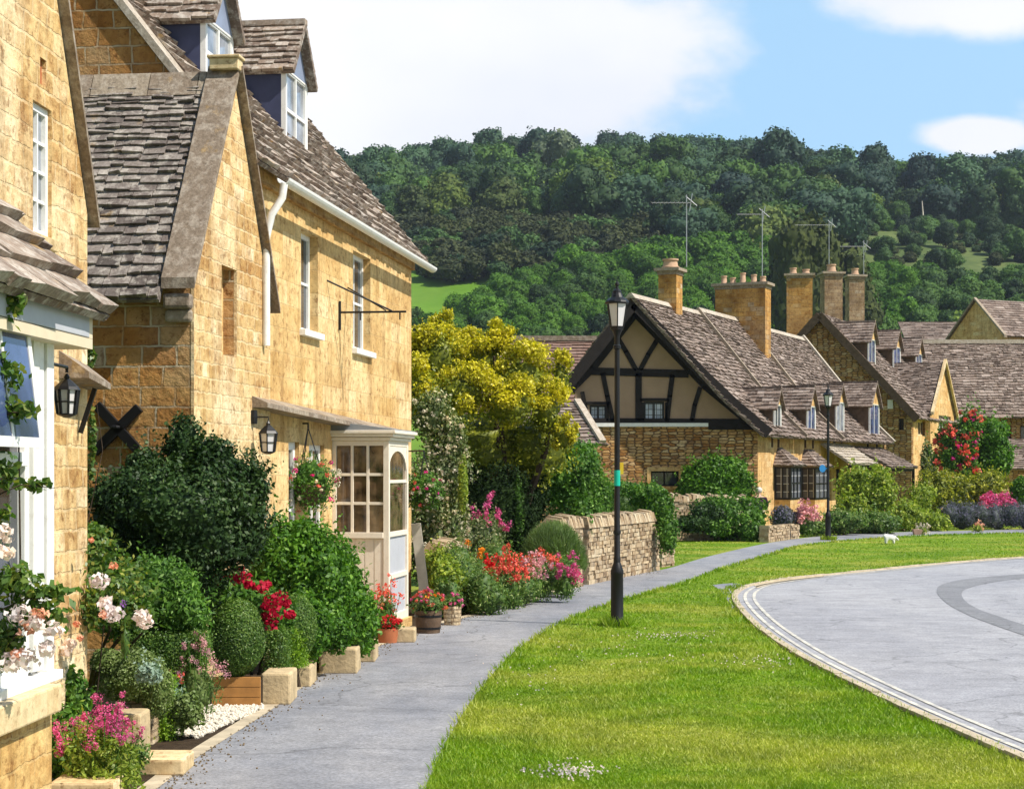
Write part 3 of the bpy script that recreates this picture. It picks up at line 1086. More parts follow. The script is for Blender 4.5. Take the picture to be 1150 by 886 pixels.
coping(mb, fa, sA + .06, zA - .12, sAp, zAp, -.3, .07, .03, .10)
coping(mb, fa, sAp, zAp, sAp - 1.95, zA, -.3, .10, -.03, .13)
mb.build('coping', M['coping'], A)
mb = MB(3)
mb.tiles(fa.pt(sA + .1, zA - .2, -4.8), fa.pt(sA + .1, zA - .2, -.3), fa.pt(sAp, zAp + .02, -.3), fa.pt(sAp, zAp + .02, -4.8), .2, .14, .28)
mb.build('roof', M['tile'], A)

# its bay: white pilasters, an open casement, stone-slate lean-to roof
fb = Fr((-3.0 + .0625 * 5, 5), (.0625, 1))
sB = fb.hit(61, 500)[0]
bayA = MB()
ztop, zbot = 2.72, .95
bayA.fbox(fb, sB - .11, sB, zbot, ztop, -.11, 0)
bayA.fbox(fb, sB - .20, sB - .128, zbot + .02, ztop, -.10, -.012)
bayA.fbox(fb, sB - .31, sB - .22, zbot + .02, ztop, -.10, -.004)
bayA.fbox(fb, sB - .40, sB - .335, zbot + .02, ztop, -.10, -.02)
bayA.fbox(fb, sB - .128, sB - .11, zbot, ztop, -.10, -.05)
bayA.fbox(fb, sB - .335, sB - .31, zbot, ztop, -.10, -.05)
bayA.fbox(fb, sB - .22, sB - .20, zbot, ztop, -.10, -.05)
bayA.fbox(fb, 1.5, sB - .40, zbot, zbot + .1, -.10, -.004)
bayA.fbox(fb, 1.5, sB - .40, 2.02, 2.09, -.10, -.004)
for ss in (1.6, 2.2, 2.8):
    bayA.fbox(fb, ss, ss + .09, zbot + .1, ztop, -.10, -.006)
bayA.fbox(fb, 1.5, sB + .04, zbot - .05, zbot, -.62, .035)
bw = bayA.build('bay_window', M['white'], A, bevel=.004)
mb = MB(); mb.fbox(fb, 1.5, sB - .38, zbot + .08, ztop, -.09, -.06); mb.build('pane', M['glass'], bw)
mb = MB(); mb.fbox(fb, sB - .06, sB - .001, zbot, ztop, -.66, -.11); mb.build('side_panel', M['white'], bw)
# open casement hinged at the top, leaning out
mb = MB()
c0, c1 = fb.hit(-50, 470)[0], fb.hit(22, 470)[0]
def cas(s, z, t): return fb.pt(s, z - .02, .03 + t * .32)
for (a, b) in ((c0, c0 + .05), (c1 - .05, c1), ((c0 + c1) / 2 - .015, (c0 + c1) / 2 + .015)):
    mb.hexa([cas(a, 2.13, .30), cas(b, 2.13, .30), cas(b, 2.13, .26), cas(a, 2.13, .26), cas(a, 2.78, .04), cas(b, 2.78, .04), cas(b, 2.78, 0), cas(a, 2.78, 0)])
mb.fbox(fb, c0 + .05, c1 - .05, 2.11, 2.16, .110, .130)
mb.fbox(fb, c0 + .05, c1 - .05, 2.71, 2.76, .033, .045)
f = mb.build('casement', M['white'], A)
mb = MB()
mb.hexa([cas(c0 + .03, 2.15, .282), cas(c1 - .03, 2.15, .282), cas(c1 - .03, 2.15, .272), cas(c0 + .03, 2.15, .272), cas(c0 + .03, 2.76, .026), cas(c1 - .03, 2.76, .026), cas(c1 - .03, 2.76, .016), cas(c0 + .03, 2.76, .016)])
mb.build('pane', M['glass_blue'], f)
# fascia + soffit + roof of the bay
sR = fb.hit(112, 350, .12)[0]
ze, zr = 2.87, 3.72
mb = MB()
mb.fbox(fb, 1.2, sR - .12, 2.72, 2.84, .06, .10)
mb.build('fascia', M['greyfascia'], A, bevel=.004)
mb = MB()
mb.fbox(fb, 1.2, sR - .06, 2.66, 2.715, -.64, .098)
mb.fbox(fb, sR - .118, sR - .06, 2.717, 2.84, -.64, .098)
mb.build('soffit', M['soffit'], A)
mb = MB(9)
mb.tiles(fb.pt(1.0, ze - .02, .18), fb.pt(sR, ze - .02, .18), fb.pt(sR - .35, zr, -.66), fb.pt(1.0, zr, -.66), .24, .17, .36, .034, 1.6)
mb.tiles(fb.pt(sR + .0, ze - .03, .17), fb.pt(sR + .02, ze - .03, -.6), fb.pt(sR - .30, zr, -.66), fb.pt(sR - .35, zr, -.6), .2, .15, .3, .03, 1.5)
mb.build('bay_roof', M['tile_warm'], A)
# masonry plinth under the bay
mb = MB()
sP = fb.hit(58, 850, .03)[0]
mb.fbox(fb, 1.0, sP, 0, .755, -.6, .03)
mb.build('plinth', M['rubble_near'], A)
mb = MB()
mb.fbox(fb, 1.0, fb.hit(70, 770, .10)[0], .757, .90, -.62, .10)
mb.build('plinth_cap', M['trim'], A, bevel=.012)
# stone door hood on the wall beyond the bay
sh = fa.hit(80, 410)[0]
mb = MB()
s_a, s_b = fa.hit(66, 400)[0], fa.hit(97, 400)[0]
q = fa.pt
mb.hexa([q(s_a, 2.60, .20), q(s_b, 2.55, .17), q(s_b, 2.55, 0), q(s_a, 2.60, 0), q(s_a, 2.64, .20), q(s_b, 2.59, .17), q(s_b, 2.72, 0), q(s_a, 2.78, 0)])
mb.build('door_hood', M['coping'], A)
mb = MB()
mb.bar(q(s_b - .2, 2.25, .02), q(s_b - .2, 2.55, .12), .02, .03)
mb.build('hood_bracket', M['black'], A)

# ------------------------------------------------------------------ house B: steep cross gable with stone slate slope towards us
B = thing('gabled_cottage', 'honey stone cottage wing with steep street gable and grey stone slate roof slope', 'house', (-3.0, 17.3, 0))
pB0 = Vector((-2.892, 16.2)); pB1 = Vector((-2.565, 18.9))
fB = Fr(pB0, pB1 - pB0)
LB = (pB1 - pB0).length
zb0, zb1 = 3.84, 3.74
sap, zap = 1.33, 5.86
_s0, _zt = fB.hit(249, 297); _s1 = fB.hit(266, 297)[0]; _zb = fB.hit(249, 398)[1]
wall('gable_wall', fB, [(0, 0), (LB, 0), (LB, zb1), (sap, zap), (0, zb0)], [(_s0, _s1, _zb, _zt)], .03, 'ashlar_pale', B)
wall('side_wall', fB, [(0.004, 0), (LB, 0), (LB, zb1 - .01), (sap, zap - .012), (0.004, zb0 - .01)], [(_s0, _s1, _zb, _zt)], 5.5, 'blocks', B, -.031)
mb = MB(); mb.fbox(fB, _s0 - .05, _s1 + .05, _zb - .05, _zt + .05, -.3, -.14); mb.build('blocked_window', M['ashlar'], B)
mb = MB()
coping(mb, fB, -.15, zb0 - .22, sap, zap, -.26, .05, .02, .12)
mb.build('near_coping', M['coping'], B)
mb = MB()
coping(mb, fB, sap, zap, LB + .08, zb1 - .12, -.26, .09, .05, .11)
mb.build('far_coping', M['coping'], B)
mb = MB()
mb.fbox(fB, sap - .12, sap + .06, zap + .06, zap + .17, -.22, .07)
mb.fbox(fB, sap - .14, sap + .08, zap + .17, zap + .20, -.24, .09)
mb.build('apex_stone', M['trim'], B, bevel=.01)
mb = MB()
mb.fbox(fB, -.13, .0, 3.46, 3.60, -.26, .0)
mb.fbox(fB, -.07, .0, 3.34, 3.46, -.26, -.004)
mb.build('kneeler', M['coping'], B, bevel=.03)
mb = MB(21)
mb.tiles(fB.pt(-.20, zb0 - .30, -5.5), fB.pt(-.20, zb0 - .30, -.27), fB.pt(sap, zap - .02, -.27), fB.pt(sap, zap - .02, -5.5), .135, .062, .19, .024, 1.3)
mb.tiles(fB.pt(LB + .05, zb1 - .1, -.27), fB.pt(LB + .05, zb1 - .1, -5.5), fB.pt(sap, zap - .02, -5.5), fB.pt(sap, zap - .02, -.27), .2, .12, .27)
ro = mb.build('roof', M['tile'], B)
mb = MB(22)
x = -5.5
while x < -.3:
    x2 = min(x + random.Random(int(x * 77)).uniform(.4, .6), -.27)
    mb.hexa([fB.pt(sap - .16, zap - .19, x2), fB.pt(sap + .16, zap - .19, x2), fB.pt(sap + .16, zap - .19, x + .01), fB.pt(sap - .16, zap - .19, x + .01),
             fB.pt(sap - .03, zap + .06, x2), fB.pt(sap + .03, zap + .06, x2), fB.pt(sap + .03, zap + .06, x + .01), fB.pt(sap - .03, zap + .06, x + .01)])
    x = x2
mb.build('ridge_stones', M['coping'], ro)
# iron tie bar, an X bolted to the side wall
fS = Fr(pB0 - Vector((fB.n.x, fB.n.y)) * 5, (fB.n.x, fB.n.y))
mb = MB()
for (a, b) in (((110, 455), (156, 505)), ((158, 458), (107, 508))):
    s0, z0 = fS.hit(*a); s1, z1 = fS.hit(*b)
    mb.bar(fS.pt(s0, z0, .035), fS.pt(s1, z1, .035), .09, .05, fS.n)
s0, z0 = fS.hit(132, 481)
mb.lathe([(.05, 0), (.05, .02), (.02, .03)], fS.pt(s0, z0, .06), 8)
mb.build('tie_plate', M['black'], B, bevel=.004)

# ------------------------------------------------------------------ house C: long facade with eaves, two dormers, shop bay
Cc = thing('shop_house', 'long honey stone house with two slate dormers and white shop bay beside the path', 'house', (-2.6, 22, 0))
fC = Fr((-5.33 + .143 * 17.8, 17.8), (.143, 1))
LC = 9.0
WC = 4.31
zE = 5.15
zR = 7.88
holes = []
wspec = []
for (a, b, t, bt) in ((338, 357, 257, 370), (396.5, 416, 281, 391)):
    s0, z1 = fC.hit(a, t); s1 = fC.hit(b, t)[0]; z0 = fC.hit(a, bt)[1]
    holes.append((s0, s1, z0, z1)); wspec.append((s0, s1, z0, z1))
d0, d1 = fC.hit(324, 500)[0], fC.hit(336, 500)[0]
e0, e1 = fC.hit(347, 500)[0], fC.hit(364, 500)[0]
sBay = fC.hit(373, 520)[0]
holes += [(d0, d1, .12, 2.32), (e0, e1, .9, 2.30), (sBay + .05, sBay + 1.15, .3, 2.3)]
wall('facade', fC, [(.3, 0), (LC, 0), (LC, zE + .08), (.3, zE + .08)], holes, .3, 'ashlar', Cc)
nC = fC.n
fCn = Fr(fC.pt(0, 0, -WC)[:2], (nC.x, nC.y))
gout = [(0, 0), (WC, 0), (WC, zE), (WC / 2, zR), (0, zE)]
wall('near_gable_wall', fCn, gout, [], .298, 'blocks', Cc)
fCf = Fr(fC.pt(LC, 0, -WC)[:2], (nC.x, nC.y))
wall('far_gable_wall', fCf, [(0, 0), (WC - .302, 0), (WC - .302, zE), (WC / 2, zR), (0, zE)], [], .298, 'ashlar', Cc)
wall('back_wall', Fr(fC.pt(.3, 0, -WC)[:2], (fC.u.x, fC.u.y)), [(0, 0), (LC - .61, 0), (LC - .61, zE), (0, zE)], [], .2, 'ashlar', Cc, .2)
for w in wspec:
    window(fC, *w, Cc, -.10, 2, 2, .055, .03, 'white', 'glass', ('white', .07))
window(fC, d0, d1, .12, 2.32, Cc, -.05, 1, 3, .09, .05, 'white', 'glass_warm', None, 'door')
window(fC, e0, e1, .9, 2.30, Cc, -.05, 2, 2, .07, .04, 'white', 'glass_warm', ('trim', .05))
# near gable coping
mb = MB()
sC = (zR - zE) / (WC / 2)
coping(mb, fCn, WC / 2, zR, WC - .12, zE + .12 * sC, -.26, .06, .02, .14)
coping(mb, fCn, -.2, zE - .2 * sC, WC / 2, zR, -.26, .06, .02, .14)
mb.build('gable_coping', M['coping_pale'], Cc)
mb = MB(31)
mb.tiles(fC.pt(.26, zE - .02, .20), fC.pt(LC + .12, zE - .02, .20), fC.pt(LC + .12, zR + .03, -WC / 2), fC.pt(.26, zR + .03, -WC / 2), .18, .11, .23, .028, 1.7)
mb.tiles(fC.pt(LC, zE - .02, -WC - .2), fC.pt(.2, zE - .02, -WC - .2), fC.pt(.2, zR + .03, -WC / 2), fC.pt(LC, zR + .03, -WC / 2), .3, .3, .6)
mb.build('roof', M['tile_warm'], Cc)
mb = MB(32)
mb.hexa([fC.pt(LC + .02, zE - .1, .22), fC.pt(LC + .2, zE - .1, .22), fC.pt(LC + .2, zR - .02, -WC / 2), fC.pt(LC + .02, zR - .02, -WC / 2),
         fC.pt(LC + .02, zE + .0, .22), fC.pt(LC + .2, zE + .0, .22), fC.pt(LC + .2, zR + .09, -WC / 2), fC.pt(LC + .02, zR + .09, -WC / 2)])
mb.build('verge_slates', M['coping'], Cc)
mb = MB(33)
for k in range(18):
    a, b = .25 + k * .49, .25 + (k + 1) * .49 - .01
    mb.hexa([fC.pt(a, zR - .02, -WC / 2 - .17), fC.pt(a, zR - .02, -WC / 2 + .17), fC.pt(b, zR - .02, -WC / 2 + .17), fC.pt(b, zR - .02, -WC / 2 - .17),
             fC.pt(a, zR + .12, -WC / 2 - .03), fC.pt(a, zR + .12, -WC / 2 + .03), fC.pt(b, zR + .12, -WC / 2 + .03), fC.pt(b, zR + .12, -WC / 2 - .03)])
mb.build('ridge_stones', M['coping'], Cc)
# gutter and downpipe
gp = []
mb = MB()
sg0, sg1 = fC.hit(289, 203)[0], LC + .25
zg0 = zE - .10
N = 8
for side in range(1):
    prof = [(.07 * math.cos(math.pi * k / N), -.07 * math.sin(math.pi * k / N)) for k in range(N + 1)]
    vs = []
    for s_ in (sg0, sg1):
        vs += [fC.pt(s_, zg0 + b, .28 + a) for a, b in prof]
        vs += [fC.pt(s_, zg0 + b * .85, .28 + a * .85) for a, b in prof]
    n1 = N + 1
    fs = []
    for k in range(N):
        fs.append((k, k + 1, 2 * n1 + k + 1, 2 * n1 + k))
        fs.append((n1 + k + 1, n1 + k, 3 * n1 + k, 3 * n1 + k + 1))
        fs.append((k, n1 + k, n1 + k + 1, k + 1))
        fs.append((2 * n1 + k, 2 * n1 + k + 1, 3 * n1 + k + 1, 3 * n1 + k))
    for k in (0, N):
        fs.append((k, 2 * n1 + k, 3 * n1 + k, n1 + k))
    mb.add(vs, fs, .5)
mb.build('gutter', M['white'], Cc)
mb = MB()
mb.tube([fC.pt(sg0 + .03, zg0 - .05, .28), fC.pt(sg0 + .03, zg0 - .2, .26), fC.pt(sg0 - .02, zg0 - .38, .16), fC.pt(sg0 - .02, zg0 - .62, .10), fC.pt(sg0 - .02, 3.3, .10)], .042, 10)
mb.build('downpipe', M['white'], Cc, smooth=True)
# stones under the eave
mb = MB()
mb.fbox(fC, .35, LC - .02, zE - .16, zE + .02, 0, .06)
mb.build('eave_course', M['rubble_gold'], Cc)
# stone hood course over the ground floor
mb = MB(8)
a, z_a = fC.hit(296, 452, .2); b, z_b = fC.hit(461, 489, .2)
nseg = 9
for k in range(nseg):
    t0, t1 = k / nseg, (k + 1) / nseg
    sa, sb2 = a + (b - a) * t0 + .004, a + (b - a) * t1 - .004
    za_, zb_ = z_a + (z_b - z_a) * t0, z_a + (z_b - z_a) * t1
    mb.hexa([fC.pt(sa, za_ - .05, .24), fC.pt(sb2, zb_ - .05, .24), fC.pt(sb2, zb_ - .05, 0), fC.pt(sa, za_ - .05, 0),
             fC.pt(sa, za_, .24), fC.pt(sb2, zb_, .24), fC.pt(sb2, zb_ + .10, 0), fC.pt(sa, za_ + .10, 0)])
mb.build('hood_course', M['coping'], Cc)


def dormer(root, fr, sa, sb, zb, zh, za, of, back_o, ze_roof, cheek, gab, tile, wm='white', gm='glass_pale', cols=2, rows=2, over=.14, oh=.1, course=.13, tw=.2):
    """gabled dormer; front at o=of between sa and sb, window zb..zh, apex za, running back to o=back_o"""
    d = MB()
    d.poly_wall(fr, [(sa, zb - .05), (sb, zb - .05), (sb, zh), (sa, zh)], [(sa + .06, sb - .06, zb, zh - .02)], .06, of)
    o = d.build('dormer', M[wm], root)
    d = MB()
    d.poly_wall(fr, [(sa, zh + .003), (sb, zh + .003), ((sa + sb) / 2, za)], [], .06, of)
    d.build('gablet', M[gab], o)
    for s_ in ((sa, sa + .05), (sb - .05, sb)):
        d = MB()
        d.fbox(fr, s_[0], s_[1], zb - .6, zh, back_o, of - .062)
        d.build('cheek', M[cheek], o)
    d = MB()
    sa_, sb_ = sa + .06, sb - .06
    d.fbox(fr, sa_, sb_, zb, zh - .02, of - .05, of - .04)
    d.build('pane', M[gm], o)
    d = MB()
    for i in range(0, cols + 1):
        c = sa_ + (sb_ - sa_) * i / cols
        d.fbox(fr, c - .02, c + .02, zb, zh - .02, of - .04, of - .01)
    for i in range(0, rows + 1):
        c = zb + (zh - .02 - zb) * i / rows
        d.fbox(fr, sa_ + .02, sb_ - .02, c - .02, c + .02, of - .038, of - .012)
    d.build('frame', M[wm], o)
    m_ = (sa + sb) / 2
    k = (za - zh) / (m_ - sa)
    d = MB(int(sa * 100) + 7)
    for sg in (-1, 1):
        e = sa - over if sg < 0 else sb + over
        zz = zh - over * k
        pts = [fr.pt(e, zz + .03, back_o), fr.pt(e, zz + .03, of + oh), fr.pt(m_, za + .05, of + oh), fr.pt(m_, za + .05, back_o)]
        if sg > 0:
            pts = [pts[1], pts[0], pts[3], pts[2]]
        d.tiles(*pts, course, course * .8, tw, .022, 1)
    d.fbox(fr, m_ - .07, m_ + .07, za + .03, za + .10, back_o, of + oh)
    d.build('dormer_roof', M[tile], o)
    return o


for (pa, pb, yb, yh, ya, dd) in ((321, 345.5, 164, 76, 30, -.62), (231, 252, 92, 18, -26, -.62)):
    sa = fC.hit(pa, 100, dd)[0]; sb = fC.hit(pb, 100, dd)[0]
    if pa < 300:
        sb = sa + 1.0
    zb = fC.hit(pa, yb, dd)[1]; zh = fC.hit(pa, yh, dd)[1]
    dormer(Cc, fC, sa, sb, zb, zh, zh + .62, dd, -2.1, zE, 'slate', 'slatepale', 'tile_warm', 'white', 'glass_pale', 2, 2, .07, .12, .12, .20)

# the shop bay
oB = .71
fL = Fr(fC.pt(sBay, 0, 0)[:2], (nC.x, nC.y))
fF = Fr(fC.pt(sBay, 0, oB)[:2], (fC.u.x, fC.u.y))
BWD = 1.2
mb = MB()
zs, zt = 1.24, 2.36
mb.fbox(fL, 0, .05, .12, zt, -.05, 0)
mb.fbox(fL, oB - .07, oB, .12, zt, -.07, 0)
mb.fbox(fL, .05, oB - .07, zs - .07, zs, -.06, .03)
mb.fbox(fL, .05, oB - .07, zt - .06, zt, -.05, -.004)
mb.fbox(fF, .07, BWD - .07, zs - .06, zs, -.05, -.004)
mb.fbox(fF, .07, BWD - .07, zt - .06, zt, -.05, -.004)
mb.fbox(fF, BWD - .07, BWD, .12, zt, -.07, 0)
mb.fbox(fF, .07, BWD - .07, .12, .22, -.05, -.004)
mb.fbox(fF, .07, BWD - .07, .66, .72, -.05, -.004)
for i in (1, 2):
    c = .05 + (oB - .12) * i / 3
    mb.fbox(fL, c - .017, c + .017, zs, zt - .06, -.045, -.01)
    c = zs + (zt - .06 - zs) * i / 3
    mb.fbox(fL, .05, oB - .07, c - .017, c + .017, -.04, -.012)
mb.fbox(fF, .07, BWD - .07, zs + .6, zs + .64, -.04, -.012)
# arched head on the street face
n_ = 10
arch = [(.07, zt - .06), (.07, zt - .36)] + [(.07 + (BWD - .14) * (.5 - .5 * math.cos(math.pi * k / n_)), zt - .36 + .24 * math.sin(math.pi * k / n_)) for k in range(1, n_)] + [(BWD - .07, zt - .36), (BWD - .07, zt - .06)]
mb.poly_wall(fF, arch[::-1], [], .03, -.012)
bay = mb.build('bay_window', M['cream'], Cc, bevel=.003)
mb = MB()
mb.fbox(fL, .03, oB - .05, .13, zs - .05, -.04, -.02)
for i in range(5):
    c = .05 + (oB - .12) * i / 5
    mb.fbox(fL, c + .008, c + (oB - .12) / 5 - .008, .14, zs - .08, -.02, -.012)
mb.build('boarding', M['cream'], bay)
mb = MB(); mb.fbox(fL, .03, oB - .05, zs, zt, -.035, -.03); mb.build('pane', M['glass_warm'], bay)
mb = MB(); mb.fbox(fF, .05, BWD - .05, zs, zt, -.035, -.03); mb.build('pane', M['glass_warm'], bay)
mb = MB(); mb.fbox(fF, .05, BWD - .05, .14, zs - .05, -.04, -.03); mb.build('boarding', M['greyfascia'], bay)
mb = MB()
for (k, (a, b)) in enumerate(((.03, .0), (.07, .045), (.10, .085))):
    z0_ = zt + .002 + b
    mb.fbox(fL, -.02, oB + a, z0_, z0_ + .04, -BWD - a, a)
mb.build('cornice', M['cream'], bay, bevel=.006)
mb = MB()
mb.hexa([fC.pt(sBay - .06, 2.488, oB + .08), fC.pt(sBay + BWD + .06, 2.488, oB + .08), fC.pt(sBay + BWD + .06, 2.488, 0.0), fC.pt(sBay - .06, 2.488, 0.0),
         fC.pt(sBay - .06, 2.50, oB + .08), fC.pt(sBay + BWD + .06, 2.50, oB + .08), fC.pt(sBay + BWD + .06, 2.60, 0.0), fC.pt(sBay - .06, 2.60, 0.0)])
mb.build('lead_roof', M['lead'], bay)
mb = MB(); mb.fbox(fL, -.01, oB + .04, 0, .12, -BWD - .04, .04); mb.build('base', M['rubble_near'], bay)

# wrought iron sign bracket (empty) and lanterns
SB = thing('sign_bracket', 'empty wrought iron sign bracket sticking out of the upper wall of the shop house', 'bracket', fC.pt(fC.hit(380, 352)[0], 3.7, 0))
sbk = fC.hit(380, 352)[0]
mb = MB()
zk = fC.hit(380, 351)[1]
p = lambda z, o, ds=0: fC.pt(sbk + ds, z, o)
mb.tube([p(zk - .22, .02), p(zk + .14, .02)], .016, 6)
mb.tube([p(zk, .02), p(zk, .86)], .014, 6)
mb.tube([p(zk - .18, .55), p(zk, .60)], .001, 4)
for o_ in (.28, .78):
    mb.tube([p(zk, o_), p(zk - .10, o_)], .010, 6)
mb.build('arm', M['black'], SB)
mb = MB()
mb.tube([fC.pt(fC.hit(367, 315)[0], fC.hit(367, 315)[1], .0), p(zk + .01, .68)], .011, 6)
mb.tube([p(zk + .36, .0, .5), p(zk + .02, .60)], .009, 6)
mb.build('stay', M['black'], SB)


def lantern(root, c, h, n=6, gmat='lampglass'):
    """hanging carriage lantern: c is the centre of its bottom"""
    r = h * .30
    mb = MB()
    mb.lathe([(r * .25, -.06 * h), (r * .75, 0), (r * .8, .03 * h)], c, n)
    mb.lathe([(r * 1.12, .60 * h), (r * .95, .68 * h), (r * .45, .82 * h), (r * .2, .88 * h), (r * .25, .92 * h), (r * .08, 1.0 * h)], c, n)
    for k in range(n):
        t = 2 * math.pi * (k + .5) / n
        mb.bar((c[0] + r * .75 * math.cos(t), c[1] + r * .75 * math.sin(t), c[2] + .02 * h), (c[0] + r * math.cos(t), c[1] + r * math.sin(t), c[2] + .61 * h), .012, .012)
    mb.lathe([(r * .87, .30 * h), (r * .90, .33 * h)], c, n)
    mb.build('cage', M['black'], root)
    mb = MB()
    mb.lathe([(r * .66, .02 * h), (r * .88, .61 * h)], c, n)
    mb.build('glass', M[gmat], root)


LA = thing('wall_lantern', 'black square lantern hanging from the bay post of the near left house', 'lantern', fb.pt(sB, 2.5, -.1))
c = P(75, 466, 9.9)
lantern(LA, c, .23, 8)
mb = MB()
cc = c + Vector((0, 0, .235))
mb.tube([cc, cc + Vector((0, 0, .03)), Vector((fb.pt(sB, cc.z + .03, -.06)))], .010, 6)
mb.tube([fb.pt(sB + .005, cc.z - .12, -.06), fb.pt(sB + .005, cc.z + .1, -.06)], .014, 6)
mb.build('bracket', M['black'], LA)
LBn = thing('wall_lantern', 'black tapered lantern on a short arm above the dark shrub on the cottage gable', 'lantern', (-2.5, 18.3, 2.3))
sl_ = fB.hit(283, 478)[0]
c = fB.pt(sl_, fB.hit(283, 508)[1], .17)
lantern(LBn, c, .32, 6)
mb = MB()
mb.tube([c + Vector((0, 0, .32)), c + Vector((0, 0, .36)), fB.pt(sl_, c.z + .36, .01)], .009, 6)
mb.lathe([(.045, -.07), (.05, 0), (.045, .07)], fB.pt(sl_, c.z + .36, .01), 8)
mb.build('bracket', M['black'], LBn)
# ------------------------------------------------------------------ timber-framed house and the row behind it
T = thing('timber_house', 'black and white timber framed gable over brown stone, first house of the row', 'house', (5.5, 58, 0))
fT = Fr((0, 56), (1, 0))


def H(px, py, o=0.0, fr=None):
    return (fr or fT).hit(px, py, o)


xL, xR = H(646, 480)[0], H(851, 480)[0]
zj = H(700, 479)[1]
apx, apz = H(713, 345)
w0, wz1 = H(731, 529); w1, wz0 = H(762, 546)
wall('stone_wall', fT, [(xL, 0), (xR, 0), (xR, zj - .01), (xL, zj - .01)], [(w0, w1, wz0, wz1)], .4, 'rubble_far', T)
window(fT, w0, w1, wz0, wz1, T, -.15, 2, 1, .05, .05, 'timber', 'glass', None)
mb = MB()
for a in ((w0 - .12, w1 + .12, wz1, wz1 + .13), (w0 - .12, w1 + .12, wz0 - .1, wz0)):
    mb.fbox(fT, a[0], a[1], a[2], a[3], -.1, .03)
mb.fbox(fT, w0 - .12, w0, wz0, wz1, -.1, .025); mb.fbox(fT, w1, w1 + .12, wz0, wz1, -.1, .025)
mb.build('window_surround', M['far_ashlar'], T)
# plaster gable
lw = [H(a, b) for a, b in ((646, 477), (646, 432), (713, 345), (845, 475), (851, 477))]
ga = [H(662, 455), H(681, 474), H(723, 451), H(746, 473)]
wall('plaster_gable', fT, [lw[0], lw[4], lw[3], lw[2], lw[1]], [(ga[0][0], ga[1][0], ga[1][1], ga[0][1]), (ga[2][0], ga[3][0], ga[3][1], ga[2][1])], .3, 'plaster', T, .02)
window(fT, ga[0][0], ga[1][0], ga[1][1], ga[0][1], T, -.02, 2, 1, .06, .05, 'black', 'leaded')
window(fT, ga[2][0], ga[3][0], ga[3][1], ga[2][1], T, -.02, 2, 1, .06, .05, 'black', 'leaded')


def beam(pts, w, o=.07, d=.09):
    mb = MB(int(abs(pts[0][0]) * 10))
    P3 = [fT.pt(*H(*q), o - d / 2) for q in pts]
    for a, b in zip(P3[:-1], P3[1:]):
        dd = (b - a).normalized() * .03
        mb.bar(a - dd, b + dd, w, d, fT.n)
    return mb


for pts, w in (([(664, 417), (772, 420)], .24), ([(648, 473), (838, 474)], .20),
               ([(717, 420), (717, 472)], .20), ([(677, 420), (682, 445), (688, 472)], .15), ([(654, 441), (660, 472)], .13),
               ([(755, 422), (752, 445), (749, 472)], .15), ([(786, 436), (780, 455), (777, 472)], .14),
               ([(714, 415), (703, 395), (695, 382), (693, 372)], .15), ([(719, 415), (728, 398), (736, 385), (741, 376)], .15),
               ([(659, 453), (684, 453)], .10), ([(720, 449), (750, 449)], .10), ([(682, 455), (682, 472)], .08), ([(722, 453), (722, 472)], .08), ([(748, 453), (748, 472)], .08)):
    beam(pts, w).build('timber_beam', M['timber'], T)
# principal rafters against the plaster and the overhanging bargeboards
for pts, w, o in (([(716, 350), (795, 432), (846, 474)], .42, .09), ([(711, 352), (664, 412), (640, 436)], .36, .09)):
    beam(pts, w, o, .10).build('rafter', M['timber'], T)
bo = -.30
mb = MB()
def Hb(px, py, o=.85): return fT.pt(*fT.hit(px, py, o), o)
for pts in ([(712, 341), (790, 421), (835, 464), (864, 487)], [(712, 341), (672, 390), (632, 440)]):
    for a, b in zip(pts[:-1], pts[1:]):
        mb.bar(Hb(*a), Hb(*b), .34, .06, fT.n)
mb.build('bargeboard', M['timber'], T)
mb = MB()
mb.fbox(fT, xL, H(795, 480)[0], zj - .005, zj + .11, -.1, .10)
mb.build('white_sill_board', M['white'], T)
mb = MB()
mb.fbox(fT, H(795, 480)[0] + .01, xR + .1, zj - .1, zj + .11, -.1, .09)
mb.build('bressummer', M['timber'], T)

fR = Fr((xR, 56), (.405, .914))
RS = 18.3
zeR = 3.30
oR, zRr = -3.35, 7.40
sR0 = -2.5
# street wall of the row
rw = thing('stone_cottage_row', 'low honey stone cottage row with small roof dormers adjoining the timber gable', 'house', fR.pt(9, 0, -3))


def rhole(px0, px1, py0, py1):
    s0, z1 = fR.hit(px0, py0); s1 = fR.hit(px1, py0)[0]; z0 = fR.hit(px0, py1)[1]
    return (s0, s1, z0, z1)


wall('street_wall', fR, [(4.3, 0), (RS, 0), (RS, zeR), (4.3, zeR)], [(8.6, 9.6, .9, 2.0), (10.3, 11.4, .1, 2.05), (13.6, 14.6, .9, 2.0), (15.3, 16.4, .1, 2.1)], .4, 'far_ashlar', rw)
wall('street_wall', fR, [(0, 0), (4.29, 0), (4.29, zeR), (0, zeR)], [], .4, 'far_ashlar', T)
for h_ in ((8.6, 9.6, .9, 2.0), (13.6, 14.6, .9, 2.0)):
    window(fR, *h_, rw, -.15, 2, 2, .06, .03, 'white', 'glass')
for h_ in ((10.3, 11.4, .1, 2.05), (15.3, 16.4, .1, 2.1)):
    window(fR, *h_, rw, -.15, 1, 1, .08, .03, 'timber', 'glass', None, 'door')


